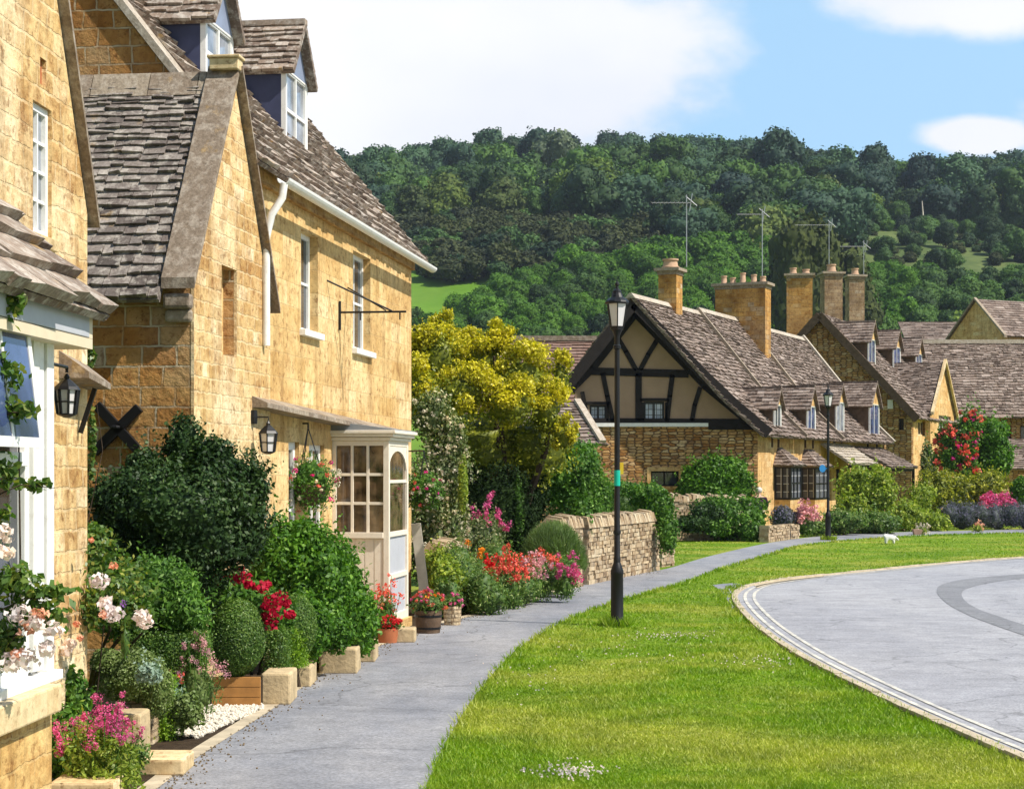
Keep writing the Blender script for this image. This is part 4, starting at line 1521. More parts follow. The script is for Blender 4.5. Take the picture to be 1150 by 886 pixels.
def row_roof(root, s0, s1, first=False, seed=1, zadd=0.0, tile='tile_far'):
    mb = MB(seed)
    e0 = s0 if not first else -.84
    m0 = s0 if not first else -1.35
    r0 = s0 if not first else sR0
    pe, pm, pr = (.42, 3.06), (-.75, 4.22), (oR, zRr + zadd)
    mb.tiles(fR.pt(e0, pe[1], pe[0]), fR.pt(s1, pe[1], pe[0]), fR.pt(s1, pm[1], pm[0]), fR.pt(m0, pm[1], pm[0]), .2, .18, .27, .035, 2.4)
    mb.tiles(fR.pt(m0, pm[1], pm[0]), fR.pt(s1, pm[1], pm[0]), fR.pt(s1, pr[1], pr[0]), fR.pt(r0, pr[1], pr[0]), .19, .12, .25, .035, 2.4)
    b1 = fR.pt(s1, 4.5, oR - 2.4); b0 = fR.pt(r0, 4.5, oR - 2.4)
    mb.tiles(b1, b0, fR.pt(r0, pr[1], pr[0]), fR.pt(s1, pr[1], pr[0]), .3, .3, .6, .03)
    r = mb.build('roof', M[tile], root)
    mb = MB(seed + 1)
    x = r0
    while x < s1 - .1:
        x2 = min(x + .5, s1)
        mb.hexa([fR.pt(x, pr[1] - .08, oR + .17), fR.pt(x2 - .01, pr[1] - .08, oR + .17), fR.pt(x2 - .01, pr[1] - .08, oR - .17), fR.pt(x, pr[1] - .08, oR - .17),
                 fR.pt(x, pr[1] + .08, oR + .04), fR.pt(x2 - .01, pr[1] + .08, oR + .04), fR.pt(x2 - .01, pr[1] + .08, oR - .04), fR.pt(x, pr[1] + .08, oR - .04)])
        x = x2
    mb.build('ridge_stones', M['coping_pale'], r)
    return r


def row_coping(root, s, zadd=0.0, zend=3.0, w=.13, name='coping', mat='coping_pale'):
    mb = MB()
    pts = [(.46, zend + .06), (-.75, 4.24), (oR, zRr + zadd + .05)]
    for (o0, z0), (o1, z1) in zip(pts[:-1], pts[1:]):
        mb.bar(fR.pt(s, z0 + .07, o0), fR.pt(s, z1 + .07, o1), w * 2, .16, (0, 0, 1))
    mb.build(name, M[mat], root)


row_roof(T, 0, 4.3, True, 41)
row_roof(rw, 4.32, 9.6, False, 43, .12)
row_roof(rw, 9.62, RS, False, 45, .05)
row_coping(T, 4.2, .02, w=.06, mat='coping')
row_coping(rw, 9.5, .12, w=.08, mat='coping')
row_coping(rw, RS, .05)
wall('end_wall', Fr(fR.pt(RS - .02, 0, oR - 2.4)[:2], (fR.n.x, fR.n.y)), [(0, 0), (5.75, 0), (5.75, 3.3), (5.0, 4.1), (2.4, 7.3), (0, 4.5)], [], .3, 'rubble_far', rw, -.35)
wall('back_wall', Fr(fR.pt(sR0 + 1.6, 0, oR - 2.2)[:2], (fR.u.x, fR.u.y)), [(0, 0), (18.6, 0), (18.6, 4.4), (0, 4.4)], [], .3, 'rubble_far', rw)
# dormers of the row
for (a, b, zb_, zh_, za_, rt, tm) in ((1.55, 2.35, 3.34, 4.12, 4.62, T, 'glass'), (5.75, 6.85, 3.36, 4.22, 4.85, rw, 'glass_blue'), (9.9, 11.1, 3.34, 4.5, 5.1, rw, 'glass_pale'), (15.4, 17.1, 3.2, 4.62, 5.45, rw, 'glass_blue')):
    dormer(rt, fR, a, b, zb_, zh_, za_, .12, -3.0, zeR, 'wood', 'far_ashlar', 'tile_far', 'white', tm, 2, 1, .16, .12, .17, .28)  # overhang shadow put into the colour: dark wood on tile-hung cheeks
mb = MB()
s0 = fR.hit(868, 485)[0]
mb.fbox(fR, s0 - .55, s0 + .25, 3.02, 3.28, .13, .16)
mb.build('plaque', M['white'], T)


def hood_bay(root, s0, s1, out, z0, z1, zr, cols=3):
    a = Fr(fR.pt(s0, 0, 0)[:2], (fR.n.x, fR.n.y))
    b = Fr(fR.pt(s0, 0, out)[:2], (fR.u.x, fR.u.y))
    w = s1 - s0
    mb = MB()
    for fr, L_ in ((a, out), (b, w)):
        mb.fbox(fr, 0 if fr is a else .06, .06 if fr is a else .12, z0, z1, -.06, 0)
        mb.fbox(fr, L_ - .06, L_, z0, z1, -.06, 0)
        mb.fbox(fr, .06, L_ - .06, z0, z0 + .06, -.06, -.003)
        mb.fbox(fr, .06, L_ - .06, z1 - .06, z1, -.06, -.003)
    for i in range(1, cols):
        c = w * i / cols
        mb.fbox(b, c - .025, c + .025, z0 + .06, z1 - .06, -.05, -.01)
    mb.fbox(a, out / 2 - .02, out / 2 + .02, z0 + .06, z1 - .06, -.05, -.01)
    mb.fbox(b, .1, w - .06, (z0 + z1) / 2 - .02, (z0 + z1) / 2 + .02, -.05, -.012)
    o = mb.build('bay_window', M['black'], root)
    mb = MB(); mb.fbox(a, .02, out - .02, z0 + .02, z1 - .02, -.05, -.035); mb.fbox(b, .02, w - .02, z0 + .02, z1 - .02, -.05, -.035); mb.build('pane', M['darkglass'], o)
    mb = MB(); mb.fbox(a, 0, out - .02, .02, z0 - .01, -w + .05, -.02); mb.build('apron', M['far_ashlar'], o)
    mb = MB(int(s0 * 10))
    e = .12
    q = fR.pt
    mb.tiles(q(s0 - e, z1 + .02, out + e), q(s1 + e, z1 + .02, out + e), q(s1 - .45, zr, 0), q(s0 + .45, zr, 0), .16, .12, .24, .025)
    mb.tiles(q(s0 - e, z1 + .02, 0), q(s0 - e, z1 + .02, out + e), q(s0 + .46, zr, .01), q(s0 + .45, zr, 0), .16, .12, .24, .025)
    mb.tiles(q(s1 + e, z1 + .02, out + e), q(s1 + e, z1 + .02, 0), q(s1 - .45, zr, 0), q(s1 - .46, zr, .01), .16, .12, .24, .025)
    mb.build('hood_roof', M['tile_far'], o)


hood_bay(T, 1.9, 3.3, .55, 1.05, 2.12, 2.72)
hood_bay(rw, 5.3, 7.2, .5, 1.0, 2.10, 2.72)
for (s0, s1, out, zl, zt_) in ((8.0, 12.2, 1.1, 2.22, 2.95), (12.7, 17.9, 1.5, 2.1, 2.9)):
    mb = MB(int(s0))
    mb.tiles(fR.pt(s0, zl, out), fR.pt(s1, zl, out), fR.pt(s1, zt_, .02), fR.pt(s0, zt_, .02), .2, .15, .3, .03, 1.3)
    o = mb.build('porch_roof', M['coping_pale' if s0 < 9 else 'tile_far'], rw)
    mb = MB()
    for ss in (s0 + .15, s1 - .15):
        mb.fbox(fR, ss - .05, ss + .05, 0, zl - .02, out - .2, out - .1)
    mb.fbox(fR, s0 + .1, s1 - .1, zl - .14, zl - .03, out - .19, out - .11)
    mb.build('porch_post', M['timber'], o)


def chimney(root, x, y, ang, w, d, z0, z1, mat, pots=(0,), ph=.3, pr=.11, capmat='coping'):
    u = Vector((math.cos(ang), math.sin(ang), 0)); v = Vector((-u.y, u.x, 0))
    c = Vector((x, y, 0))
    def bx(mb, hw, hd, a, b):
        q = [c - u * hw - v * hd, c + u * hw - v * hd, c + u * hw + v * hd, c - u * hw + v * hd]
        mb.hexa([p_ + Vector((0, 0, a)) for p_ in q] + [p_ + Vector((0, 0, b)) for p_ in q])
    mb = MB()
    bx(mb, w / 2, d / 2, z0, z1 - .22)
    o = mb.build('chimney', M[mat], root)
    mb = MB()
    bx(mb, w / 2 + .03, d / 2 + .03, z1 - .218, z1 - .10)
    bx(mb, w / 2 + .12, d / 2 + .12, z1 - .098, z1)
    mb.build('chimney_cap', M[capmat], o)
    for i, t in enumerate(pots):
        cc = c + u * (w * t)
        h = ph * (1 + .25 * ((i * 7) % 3 - 1))
        mb = MB()
        mb.lathe([(pr * 1.15, 0), (pr * 1.15, .06), (pr, .08), (pr * .86, h - .06), (pr * 1.05, h - .05), (pr * 1.05, h), (pr * .8, h), (pr * .8, h - .08)], (cc.x, cc.y, z1 + .002), 10)
        mb.build('chimney_pot', M['pot'], o, smooth=True)
    return o


row_ang = math.atan2(.914, .405)
pc = fR.pt(1.35, 0, oR)
chimney(T, pc.x, pc.y, row_ang, .62, .62, 6.2, 8.62, 'chimney', (0,), .42, .26)
pc = fR.pt(9.0, 0, oR + .2)
chimney(rw, pc.x, pc.y, row_ang + math.pi / 2, 1.9, .75, 6.0, 8.85, 'chimney', (-.4, -.22, 0, .2, .38), .32, .11)

# ------------------------------------------------------------------ house E: taller, with end gable towards us
E = thing('stone_house', 'taller stone house with dark end gable, three chimneys and a street gable', 'house', (19, 84, 0))
fE = Fr((17.5, 78), (.405, .914))
LE, WE, zEe, zEr = 15.0, 8.0, 4.55, 8.95
fEn = Fr(fE.pt(0, 0, -WE)[:2], (fE.n.x, fE.n.y))
sw0, sz1 = fEn.hit(1009, 470); sw1, sz0 = fEn.hit(1015, 483)
wall('end_wall', fEn, [(0, 0), (WE, 0), (WE, zEe), (WE / 2, zEr), (0, zEe)], [(sw0, sw1, sz0, sz1)], .4, 'rubble_far', E)
window(fEn, sw0, sw1, sz0, sz1, E, -.2, 1, 1, .03, .02, 'black', 'glass')
fs0, fz1 = fE.hit(1031, 472); fs1, fz0 = fE.hit(1040, 490)
g0, gz1 = fE.hit(1048, 466); g1, gz0 = fE.hit(1062, 498)
h0, hz1_ = fE.hit(1048, 535); h1, hz0_ = fE.hit(1060, 560)
wall('street_wall', fE, [(.405, 0), (LE, 0), (LE, zEe), (.405, zEe)], [(fs0, fs1, fz0, fz1)], .4, 'far_ashlar', E)
window(fE, fs0, fs1, fz0, fz1, E, -.12, 3, 1, .08, .07, 'trim', 'glass')
fE2 = Fr(fE.pt(0, 0, .25)[:2], (fE.u.x, fE.u.y))
wall('cross_gable', fE2, [(3.0, 0), (9.0, 0), (9.0, 4.65), (6.0, 7.0), (3.0, 4.65)], [(g0, g1, gz0, gz1), (g0, g1, .9, 2.1)], .24, 'far_ashlar', E)
window(fE2, g0, g1, gz0, gz1, E, -.1, 4, 1, .1, .1, 'white', 'glass')
window(fE2, g0, g1, .9, 2.1, E, -.1, 4, 1, .1, .1, 'white', 'glass')
mb = MB(51)
mb.tiles(fE2.pt(2.75, 4.5, -3.4), fE2.pt(2.75, 4.5, .1), fE2.pt(6, 7.05, .1), fE2.pt(6, 7.05, -3.4), .2, .14, .27, .035, 2.4)
mb.tiles(fE2.pt(9.25, 4.5, .1), fE2.pt(9.25, 4.5, -3.4), fE2.pt(6, 7.05, -3.4), fE2.pt(6, 7.05, .1), .2, .14, .27, .035, 2.4)
mb.build('cross_roof', M['tile_far'], E)
mb = MB()
coping(mb, fE2, 2.75, 4.5, 6, 7.06, .06, .2, .0, .14)
coping(mb, fE2, 6, 7.06, 9.25, 4.5, .06, .2, .0, .14)
mb.build('cross_coping', M['trim'], E)
kE = (zEr - zEe) / (WE / 2)
mb = MB(52)
mb.tiles(fE.pt(-.35, zEe - .3, .3), fE.pt(LE, zEe - .3, .3), fE.pt(LE, zEr + .05, -WE / 2), fE.pt(-.35, zEr + .05, -WE / 2), .22, .14, .28, .035, 2.6)
mb.tiles(fE.pt(LE, zEe - .3, -WE - .3), fE.pt(-.35, zEe - .3, -WE - .3), fE.pt(-.35, zEr + .05, -WE / 2), fE.pt(LE, zEr + .05, -WE / 2), .3, .3, .6, .03)
mb.build('roof', M['tile_far'], E)
mb = MB()
mb.bar(fE.pt(-.42, zEe - .35, .34), fE.pt(-.42, zEr - .05, -WE / 2), .10, .34, (0, 0, 1))
mb.bar(fE.pt(-.42, zEe - .35, -WE - .34), fE.pt(-.42, zEr - .05, -WE / 2), .10, .34, (0, 0, 1))
mb.build('bargeboard', M['wood'], E)  # dark board stands in for the shaded underside of the verge overhang
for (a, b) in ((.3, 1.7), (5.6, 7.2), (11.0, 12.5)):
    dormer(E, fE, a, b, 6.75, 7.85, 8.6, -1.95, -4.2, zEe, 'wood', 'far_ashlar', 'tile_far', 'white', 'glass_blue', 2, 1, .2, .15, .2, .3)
eang = row_ang + math.pi / 2
chimney(E, P(898, 300, 80.6).x, 80.6, eang + .25, 1.15, .9, 4.5, 10.85, 'chimney', (-.25, .25), .3, .16)
chimney(E, P(933.5, 300, 83.0).x, 83.0, eang + .5, .85, .85, 6.5, 11.2, 'chimney_grey', (0,), .5, .22)
chimney(E, P(960, 300, 86.5).x, 86.5, eang + .5, .75, .75, 7.0, 11.45, 'chimney_grey', (0,), .45, .18)
mb = MB()
a_ = fEn.hit(997, 449)
b_ = fEn.hit(1003, 459)
mb.fbox(fEn, a_[0], b_[0], b_[1], a_[1], 0, .05)
mb.build('plaque', M['white'], E)

# ------------------------------------------------------------------ house F: long roof at the right edge
Fh = thing('long_house', 'long low house with big slate roof and shaded front behind the lavender', 'house', (30, 92, 0))
fFh = Fr((0, 90), (1, 0))
fx0 = 20.6
hs = []
for (a, b) in ((1098, 1112), (1122, 1136), (1146, 1160)):
    s0, z1 = fFh.hit(a, 478); s1, z0 = fFh.hit(b, 510)
    hs.append((s0, s1, z0, z1))
wall('front_wall', fFh, [(fx0, 0), (45, 0), (45, 4.9), (fx0, 4.9)], hs, .4, 'rubble_far', Fh)
for h_ in hs:
    window(fFh, *h_, Fh, -.15, 2, 2, .07, .04, 'timber', 'glass')
mb = MB(61)
mb.tiles((fx0 - .3, 89.2, 4.62), (45, 89.2, 4.62), (45, 93.2, 8.65), (fx0 - .3, 93.2, 8.65), .24, .15, .30, .035, 2.6)
mb.tiles((45, 97.2, 4.62), (fx0 - .3, 97.2, 4.62), (fx0 - .3, 93.2, 8.65), (45, 93.2, 8.65), .4, .3, .6, .03)
mb.build('roof', M['tile_far'], Fh)
mb = MB(); mb.box(fx0 - .3, 45, 93.05, 93.35, 8.62, 8.82); mb.build('ridge_stones', M['coping_pale'], Fh)
wall('end_wall', Fr((fx0, 97), (0, -1)), [(0, 0), (6.99, 0), (6.99, 4.9), (3.8, 8.4), (0, 4.9)], [], .3, 'rubble_far', Fh, 0)
mb = MB(62)
mb.tiles((23.0, 85.5, 2.05), (30, 85.5, 2.05), (30, 88.2, 3.55), (24.2, 88.2, 3.55), .22, .16, .32, .03, 1.4)
mb.build('porch_roof', M['tile_far'], Fh)
wall('porch_wall', Fr((0, 85.8), (1, 0)), [(23.4, 0), (30, 0), (30, 2.0), (23.4, 2.0)], [(24.4, 25.8, .02, 1.8)], .2, 'rubble_far', Fh)

# ------------------------------------------------------------------ far houses up the street
Gh = thing('far_house', 'small honey coloured gable with brown roof rising above the long slate roof at the right', 'house', (28, 106, 0))
fG = Fr(P(1066, 376, 104).xy[:], (.46, -.89))
wgl = 4.6
wall('gable_wall', fG, [(0, 0), (wgl, 0), (wgl, 9.7), (wgl / 2, 11.7), (0, 9.7)], [], .3, 'far_ashlar', Gh)
mb = MB(71)
mb.tiles(fG.pt(wgl + .2, 9.5, .15), fG.pt(wgl + .2, 9.5, -9), fG.pt(wgl / 2, 11.78, -9), fG.pt(wgl / 2, 11.78, .15), .25, .2, .4, .03)
mb.tiles(fG.pt(-.2, 9.5, -9), fG.pt(-.2, 9.5, .15), fG.pt(wgl / 2, 11.78, .15), fG.pt(wgl / 2, 11.78, -9), .25, .2, .4, .03)
mb.build('roof', M['tile_far'], Gh)
wall('street_wall', Fr(fG.pt(wgl - .01, 0, -.31)[:2], (-fG.n.x, -fG.n.y)), [(0, 0), (8.6, 0), (8.6, 9.6), (0, 9.6)], [], .3, 'far_ashlar', Gh)
mb = MB()
coping(mb, fG, -.2, 9.45, wgl / 2, 11.75, .0, .2, 0, .13)
coping(mb, fG, wgl / 2, 11.75, wgl + .2, 9.45, .0, .2, 0, .13)
mb.build('coping', M['coping'], Gh)
Gi = thing('far_house', 'far low roof between the last chimney and the small honey gable', 'house', (27, 112, 0))
x0, x1 = P(1012, 360, 112).x, P(1084, 360, 112).x
mb = MB(72)
mb.tiles((x0, 110, 9.6), (x1, 110, 9.6), (x1, 113, 11.4), (x0, 113, 11.4), .25, .2, .4, .03)
mb.build('roof', M['tile_far'], Gi)
mb = MB(); mb.box(x0 + .2, x1 - .2, 110.4, 115, 0, 9.8); mb.build('wall', M['rubble_far'], Gi)

Hh = thing('rear_house', 'house with red brown slate roof half hidden behind the golden tree', 'house', (2, 64, 0))
x0, x1 = P(520, 400, 62).x, P(672, 400, 66).x
mb = MB(73)
mb.tiles((x0, 61, 3.9), (x1 + 1.0, 61, 3.9), (x1 + 1.0, 64, 6.65), (x0, 64, 6.65), .22, .15, .32, .03)
mb.tiles((x1 + 1.0, 67, 3.9), (x0, 67, 3.9), (x0, 64, 6.65), (x1 + 1.0, 64, 6.65), .4, .3, .5, .03)
mb.build('roof', M['tile_red'], Hh)
mb = MB(); mb.box(x0 + .2, x1 + .8, 61.4, 66.6, 0, 3.95); mb.build('wall', M['rubble_far'], Hh)
mb = MB(); mb.box(x0, x1 + 1, 63.85, 64.15, 6.64, 6.82); mb.build('ridge_stones', M['coping'], Hh)
Hw = thing('outbuilding', 'small lean-to with hipped slate roof between the golden tree and the timber gable', 'outbuilding', (1.5, 53, 0))
mb = MB(74)
a, b, c, d = P(585, 503, 52), P(677, 499, 52), P(648, 452, 54), P(588, 452, 54)
mb.tiles(a, b, c, d, .2, .14, .3, .03, 1.2)
mb.tiles(b, b + Vector((.3, 3, 0)), c + Vector((.1, 1.2, 0)), c, .2, .14, .3, .03, 1.2)
mb.build('roof', M['tile_far'], Hw)
mb = MB(); mb.box(a.x + .1, b.x - .25, 52.3, 55.5, 0, b.z - .06); mb.build('wall', M['rubble_far'], Hw)
mb = MB(); mb.bar(b + Vector((0, 0, .08)), c + Vector((0, 0, .08)), .2, .1); mb.build('hip_stones', M['coping_pale'], Hw)

# ------------------------------------------------------------------ television aerials
def aerial(label, px, ytop, ybot, Y, armx, army, extra=True):
    t = thing('television_aerial', label, 'aerial', P(px, ybot, Y), 'television aerials on the chimneys')
    k = Y / FPX
    mb = MB()
    a, b = P(px, ybot, Y), P(px, ytop, Y)
    mb.tube([a, b], .018, 6)
    mb.build('mast', M['steel'], t)
    mb = MB()
    l, r = P(armx[0], army, Y), P(armx[1], army, Y)
    mb.tube([l, r], .013, 5)
    n = max(5, int((armx[1] - armx[0]) / 4))
    for i in range(n):
        c = l.lerp(r, i / (n - 1))
        d = Vector((.05, .26, .0))
        mb.tube([c - d, c + d], .010, 4)
    if extra:
        mb.tube([r + Vector((-.05, 0, -.28)), r + Vector((.04, 0, .3))], .016, 4)
        mb.tube([r + Vector((-.18, 0, .22)), r + Vector((.2, 0, -.1))], .014, 4)
    mb.build('boom', M['steel'], t)
    return t


aerial('tall television aerial on the single chimney of the timber house', 771, 219, 300, fR.pt(1.35, 0, oR).y, (732, 776), 228)
aerial('television aerial rising from the wide chimney with five pots', 856, 235, 330, fR.pt(9, 0, oR).y, (828, 858), 241)
aerial('television aerial on the middle grey chimney of the tall house', 931, 250, 309, 83.0, (893, 934), 253)
aerial('television aerial with thick mast on the last grey chimney', 970, 270, 345, 86.5, (943, 973), 277)

# ------------------------------------------------------------------ street lamps
def lamp(label, loc):
    t = thing('street_lamp', label, 'street lamp', loc, 'black heritage street lamps along the path')
    X, Y, Z = loc
    mb = MB()
    mb.lathe([(.095, -.02), (.095, .03), (.082, .05), (.080, .66), (.084, .67), (.084, .71), (.06, .78), (.045, .82)], loc, 16)
    mb.lathe([(.045, .82), (.045, .88), (.040, .89), (.036, 2.2), (.034, 3.55), (.05, 3.56), (.05, 3.60), (.034, 3.61), (.034, 3.72), (.07, 3.80), (.085, 3.83)], loc, 14)
    mb.lathe([(.047, 1.18), (.052, 1.20), (.047, 1.23)], loc, 12)
    mb.build('post', M['black'], t, smooth=True)
    mb = MB()
    mb.lathe([(.086, 3.83), (.135, 4.135)], loc, 6)
    mb.build('lamp_glass', M['lampglass'], t)
    mb = MB()
    for k in range(6):
        a = 2 * math.pi * (k + .5) / 6
        mb.bar((X + .088 * math.cos(a), Y + .088 * math.sin(a), Z + 3.83), (X + .138 * math.cos(a), Y + .138 * math.sin(a), Z + 4.14), .014, .014)
    mb.lathe([(.15, 4.13), (.158, 4.15), (.15, 4.17), (.105, 4.21), (.085, 4.215), (.06, 4.27), (.055, 4.30), (.022, 4.33), (.018, 4.36), (.03, 4.375), (.026, 4.40), (.008, 4.42), (.005, 4.47)], loc, 12)
    mb.lathe([(.09, 3.80), (.095, 3.845)], loc, 6)
    mb.build('lamp_head', M['black'], t)
    return t


l1 = G(693, 703)
L1 = lamp('near black street lamp with green band, standing on the grass verge beside the path', l1)
L1['category'] = 'street lamp'
mb = MB()
mb.lathe([(.041, 1.80), (.041, 2.0)], l1, 14)
mb.build('green_band', M['green'], L1)
mb = MB()
mb.box(l1.x - .02, l1.x + .085, l1.y + .045, l1.y + .05, 1.95, 2.10)
mb.build('yellow_notice', M['yellow'], L1)
l2 = G(930, 606.5)
L2 = lamp('far black street lamp at the garden edge in front of the cottage row', l2)
mb = MB()
mb.lathe([(.14, -.01), (.14, .01)], (0, 0, 0), 20)
mb2 = MB()
c = (l2.x - .17, l2.y - .06, P(924, 526, l2.y).z)
mb2.add([(c[0] + .09 * math.cos(2 * math.pi * k / 20), c[1] + dy, c[2] + .11 * math.sin(2 * math.pi * k / 20)) for dy in (-.01, .01) for k in range(20)],
        [tuple(range(19, -1, -1))[::-1], tuple(range(20, 40))[::-1]] + [((k + 1) % 20, k, 20 + k, 20 + (k + 1) % 20) for k in range(20)])
mb2.bar((c[0], c[1] + .01, c[2]), (l2.x, l2.y, c[2]), .02, .02)
mb2.build('round_blue_sign', M['signblue'], L2)

# ------------------------------------------------------------------ walls in the gardens
def stone_run(name, label, cat, pts, h0, h1, thick=.45, mat='drystone', cop=True, seed=1, group=None):
    """wall along ground points pts [(x, y)], heights h0..h1"""
    a = Vector(pts[0]); b = Vector(pts[1])
    u = (b - a).normalized()
    fr = Fr(a, u)
    L_ = (b - a).length
    t = thing(name, label, cat, ((a.x + b.x) / 2, (a.y + b.y) / 2, 0), group)
    mb = MB(seed)
    rg = random.Random(seed)
    mb.fbox(fr, .03, L_ - .03, 0, min(h0, h1) - .02, -thick + .04, -.04, .05)
    top = lambda s_: h0 + (h1 - h0) * s_ / L_
    for side in (0, 1):
        z = 0.0
        while z < max(h0, h1) - .03:
            ch = rg.uniform(.045, .095)
            s_ = -rg.random() * .1
            while s_ < L_:
                w_ = rg.uniform(.09, .30)
                a_, b_ = max(s_, 0), min(s_ + w_ - .008, L_)
                s_ += w_
                if b_ - a_ < .03 or z > top(a_) - .02:
                    continue
                p = rg.uniform(-.022, .014)
                hh = ch * rg.uniform(.82, .95)
                z1 = z + hh
                if side == 0:
                    o0_, o1_ = -.15, p
                else:
                    o0_, o1_ = -thick - p, -thick + .15
                q = fr.pt
                jx = lambda: rg.uniform(-.008, .008)
                mb.hexa([q(a_ + jx(), z, o1_), q(b_ + jx(), z, o1_ + jx()), q(b_, z, o0_), q(a_, z, o0_), q(a_ + jx(), z1 + jx(), o1_ + jx()), q(b_ + jx(), z1 + jx(), o1_), q(b_, z1, o0_), q(a_, z1, o0_)])
            z += ch
    # stones closing the ends
    for e_ in (0, 1):
        z = 0.0
        while z < (h0 if e_ == 0 else h1) - .03:
            ch = rg.uniform(.06, .1)
            p = rg.uniform(-.01, .02)
            if e_ == 0: mb.fbox(fr, -p, .12, z, z + ch * .9, -thick + .02, -.02)
            else: mb.fbox(fr, L_ - .12, L_ + p, z, z + ch * .9, -thick + .02, -.02)
            z += ch
    mb.build('wall_face', M['wallstone'], t)
    if cop:
        mb = MB(seed + 3)
        s = 0
        while s < L_:
            w = rg.uniform(.06, .13)
            z = h0 + (h1 - h0) * s / L_
            q = fr.pt
            hh = rg.uniform(.13, .22)
            e = rg.uniform(-.03, .03)
            mb.hexa([q(s, z - .03, .02), q(min(s + w, L_), z - .03, .02), q(min(s + w, L_), z - .03, -thick - .02), q(s, z - .03, -thick - .02),
                     q(s + .01 + e, z + hh * .8, -.03), q(s + w - .012 + e, z + hh * .85, -.03), q(s + w - .012 + e, z + hh, -thick * .6), q(s + .01 + e, z + hh, -thick * .6)])
            s += w + .006
        mb.build('coping_stones', M['wallstone'], t)
    return t


def gxy(px, py): return G(px, py).xy[:]


stone_run('dry_stone_wall', 'pale dry stone wall with upright coping stones behind the near street lamp', 'garden wall', (gxy(661, 657), gxy(741, 640)), 1.02, 1.02, .45, seed=2)
stone_run('dry_stone_wall', 'short end of dry stone wall beside the feathery mound, left of the gap', 'garden wall', (gxy(630, 664), gxy(655, 658.5)), 1.05, 1.05, .45, seed=3)
stone_run('gate_pillar', 'stone gate pillar wrapped in ivy at the end of the dry stone wall', 'pillar', (gxy(744, 637), gxy(758, 635)), 1.15, 1.15, .5, cop=False, seed=4)
stone_run('garden_wall', 'grey stone garden wall half buried in shrubs below the timber house', 'garden wall', (P(752, 600, 50.5).xy[:], P(838, 600, 51.3).xy[:]), 1.15, 1.1, .4, seed=5)
stone_run('low_wall', 'low honey wall at the path edge below the first cottage bay window', 'garden wall', (gxy(864, 609), gxy(898, 604.5)), .45, .4, .3, seed=6, cop=False)
stone_run('low_wall', 'long low edging wall along the far flower bed behind the second street lamp', 'garden wall', (P(935, 600, 57.5).xy[:], P(1045, 600, 60).xy[:]), .22, .2, .3, seed=7, cop=False)
stone_run('border_wall', 'mossy low wall behind the flower border beside the shop house', 'garden wall', (P(500, 660, 26.0).xy[:], P(535, 650, 29.5).xy[:]), .75, .8, .4, seed=8, cop=True)

# garden stones at the left of the path
def block(label, px0, px1, yt, yb, depth=.4, mat='block', name='garden_stone', cat='stone block', group=None, rot=0):
    Y = (EH * FPX) / (yb - HY)
    x0, x1 = P(px0, yb, Y).x, P(px1, yb, Y).x
    z1 = P(px0, yt, Y).z
    mb = MB(int(px0))
    mb.box(x0, x1, Y, Y + depth, 0, max(z1, .05))
    o = mb.build(name, M[mat], None, bevel=.018)
    return tag(o, label, cat, group)


block('square sandstone block under the clipped ball, standing highest on the path edge', 293, 326, 756, 792, .5)
block('small squared stone below the striped clipped hedge', 326, 349, 748, 772, .5)
block('long low honey stone holding back the bed below the big bright shrub', 358, 401, 728, 757, .45)
block('narrow pale stone at the end of the bright shrub bed', 402, 421, 722, 744, .5)
block('low plinth stone before the shop bay', 424, 466, 706, 722, .35)
block('tall pale grey block behind the pink valerian, next to the rose stem', 100, 132, 742, 800, .25, 'drystone')
block('upright stone with bleached top beside the bright clipped hedge strip', 138, 172, 768, 838, .3, 'drystone')
block('cream block beside the pink valerian at the path edge', 122, 158, 802, 850, .35)
block('flat stone slab between valerian and path at the bottom edge', 128, 206, 852, 872, .4, 'trim')
block('pale stone slab edge in front of the valerian', 55, 128, 878, 905, .3, 'trim')
block('long low stone behind the thyme mound', 120, 186, 716, 745, .25, 'trim')
tr = thing('wooden_trough', 'low orange brown timber trough under the clipped ball beside the white pebbles', 'trough', G(266, 795))
Yt = EH * FPX / (795 - HY)
xa, xb = P(238, 795, Yt).x, P(292, 795, Yt).x
mb = MB()
for k in range(3):
    mb.box(xa, xb, Yt, Yt + .04, .01 + k * .085, .09 + k * .085)
mb.build('front_boards', plain('orange_board', (.42, .20, .06), .8, .2, var=.3, scale=7), tr)
mb = MB(); mb.box(xa, xb, Yt + .042, Yt + .5, 0, .22); mb.build('soil', M['soil'], tr)

# half barrels and pots
def barrel(label, px, yb, rpx, hpx, name='half_barrel', cat='planter', mat='wood', flare=1.15):
    c = G(px, yb)
    k = c.y / FPX
    r = rpx * k; h = hpx * k
    t = thing(name, label, cat, c)
    mb = MB()
    mb.lathe([(r / flare, 0), (r * 1.0, h * .55), (r * 1.03, h), (r * .93, h), (r * .92, h * .88)], c, 20)
    mb.build('tub', M[mat], t, smooth=True)
    if mat == 'wood':
        mb = MB()
        for a in (.2, .72):
            ra = r / flare + (r * 1.02 - r / flare) * min(a / .6, 1)
            mb.lathe([(ra + .004, h * a), (ra + .006, h * (a + .09))], c, 20)
        mb.build('hoop', M['black'], t)
    return t, c, r, h


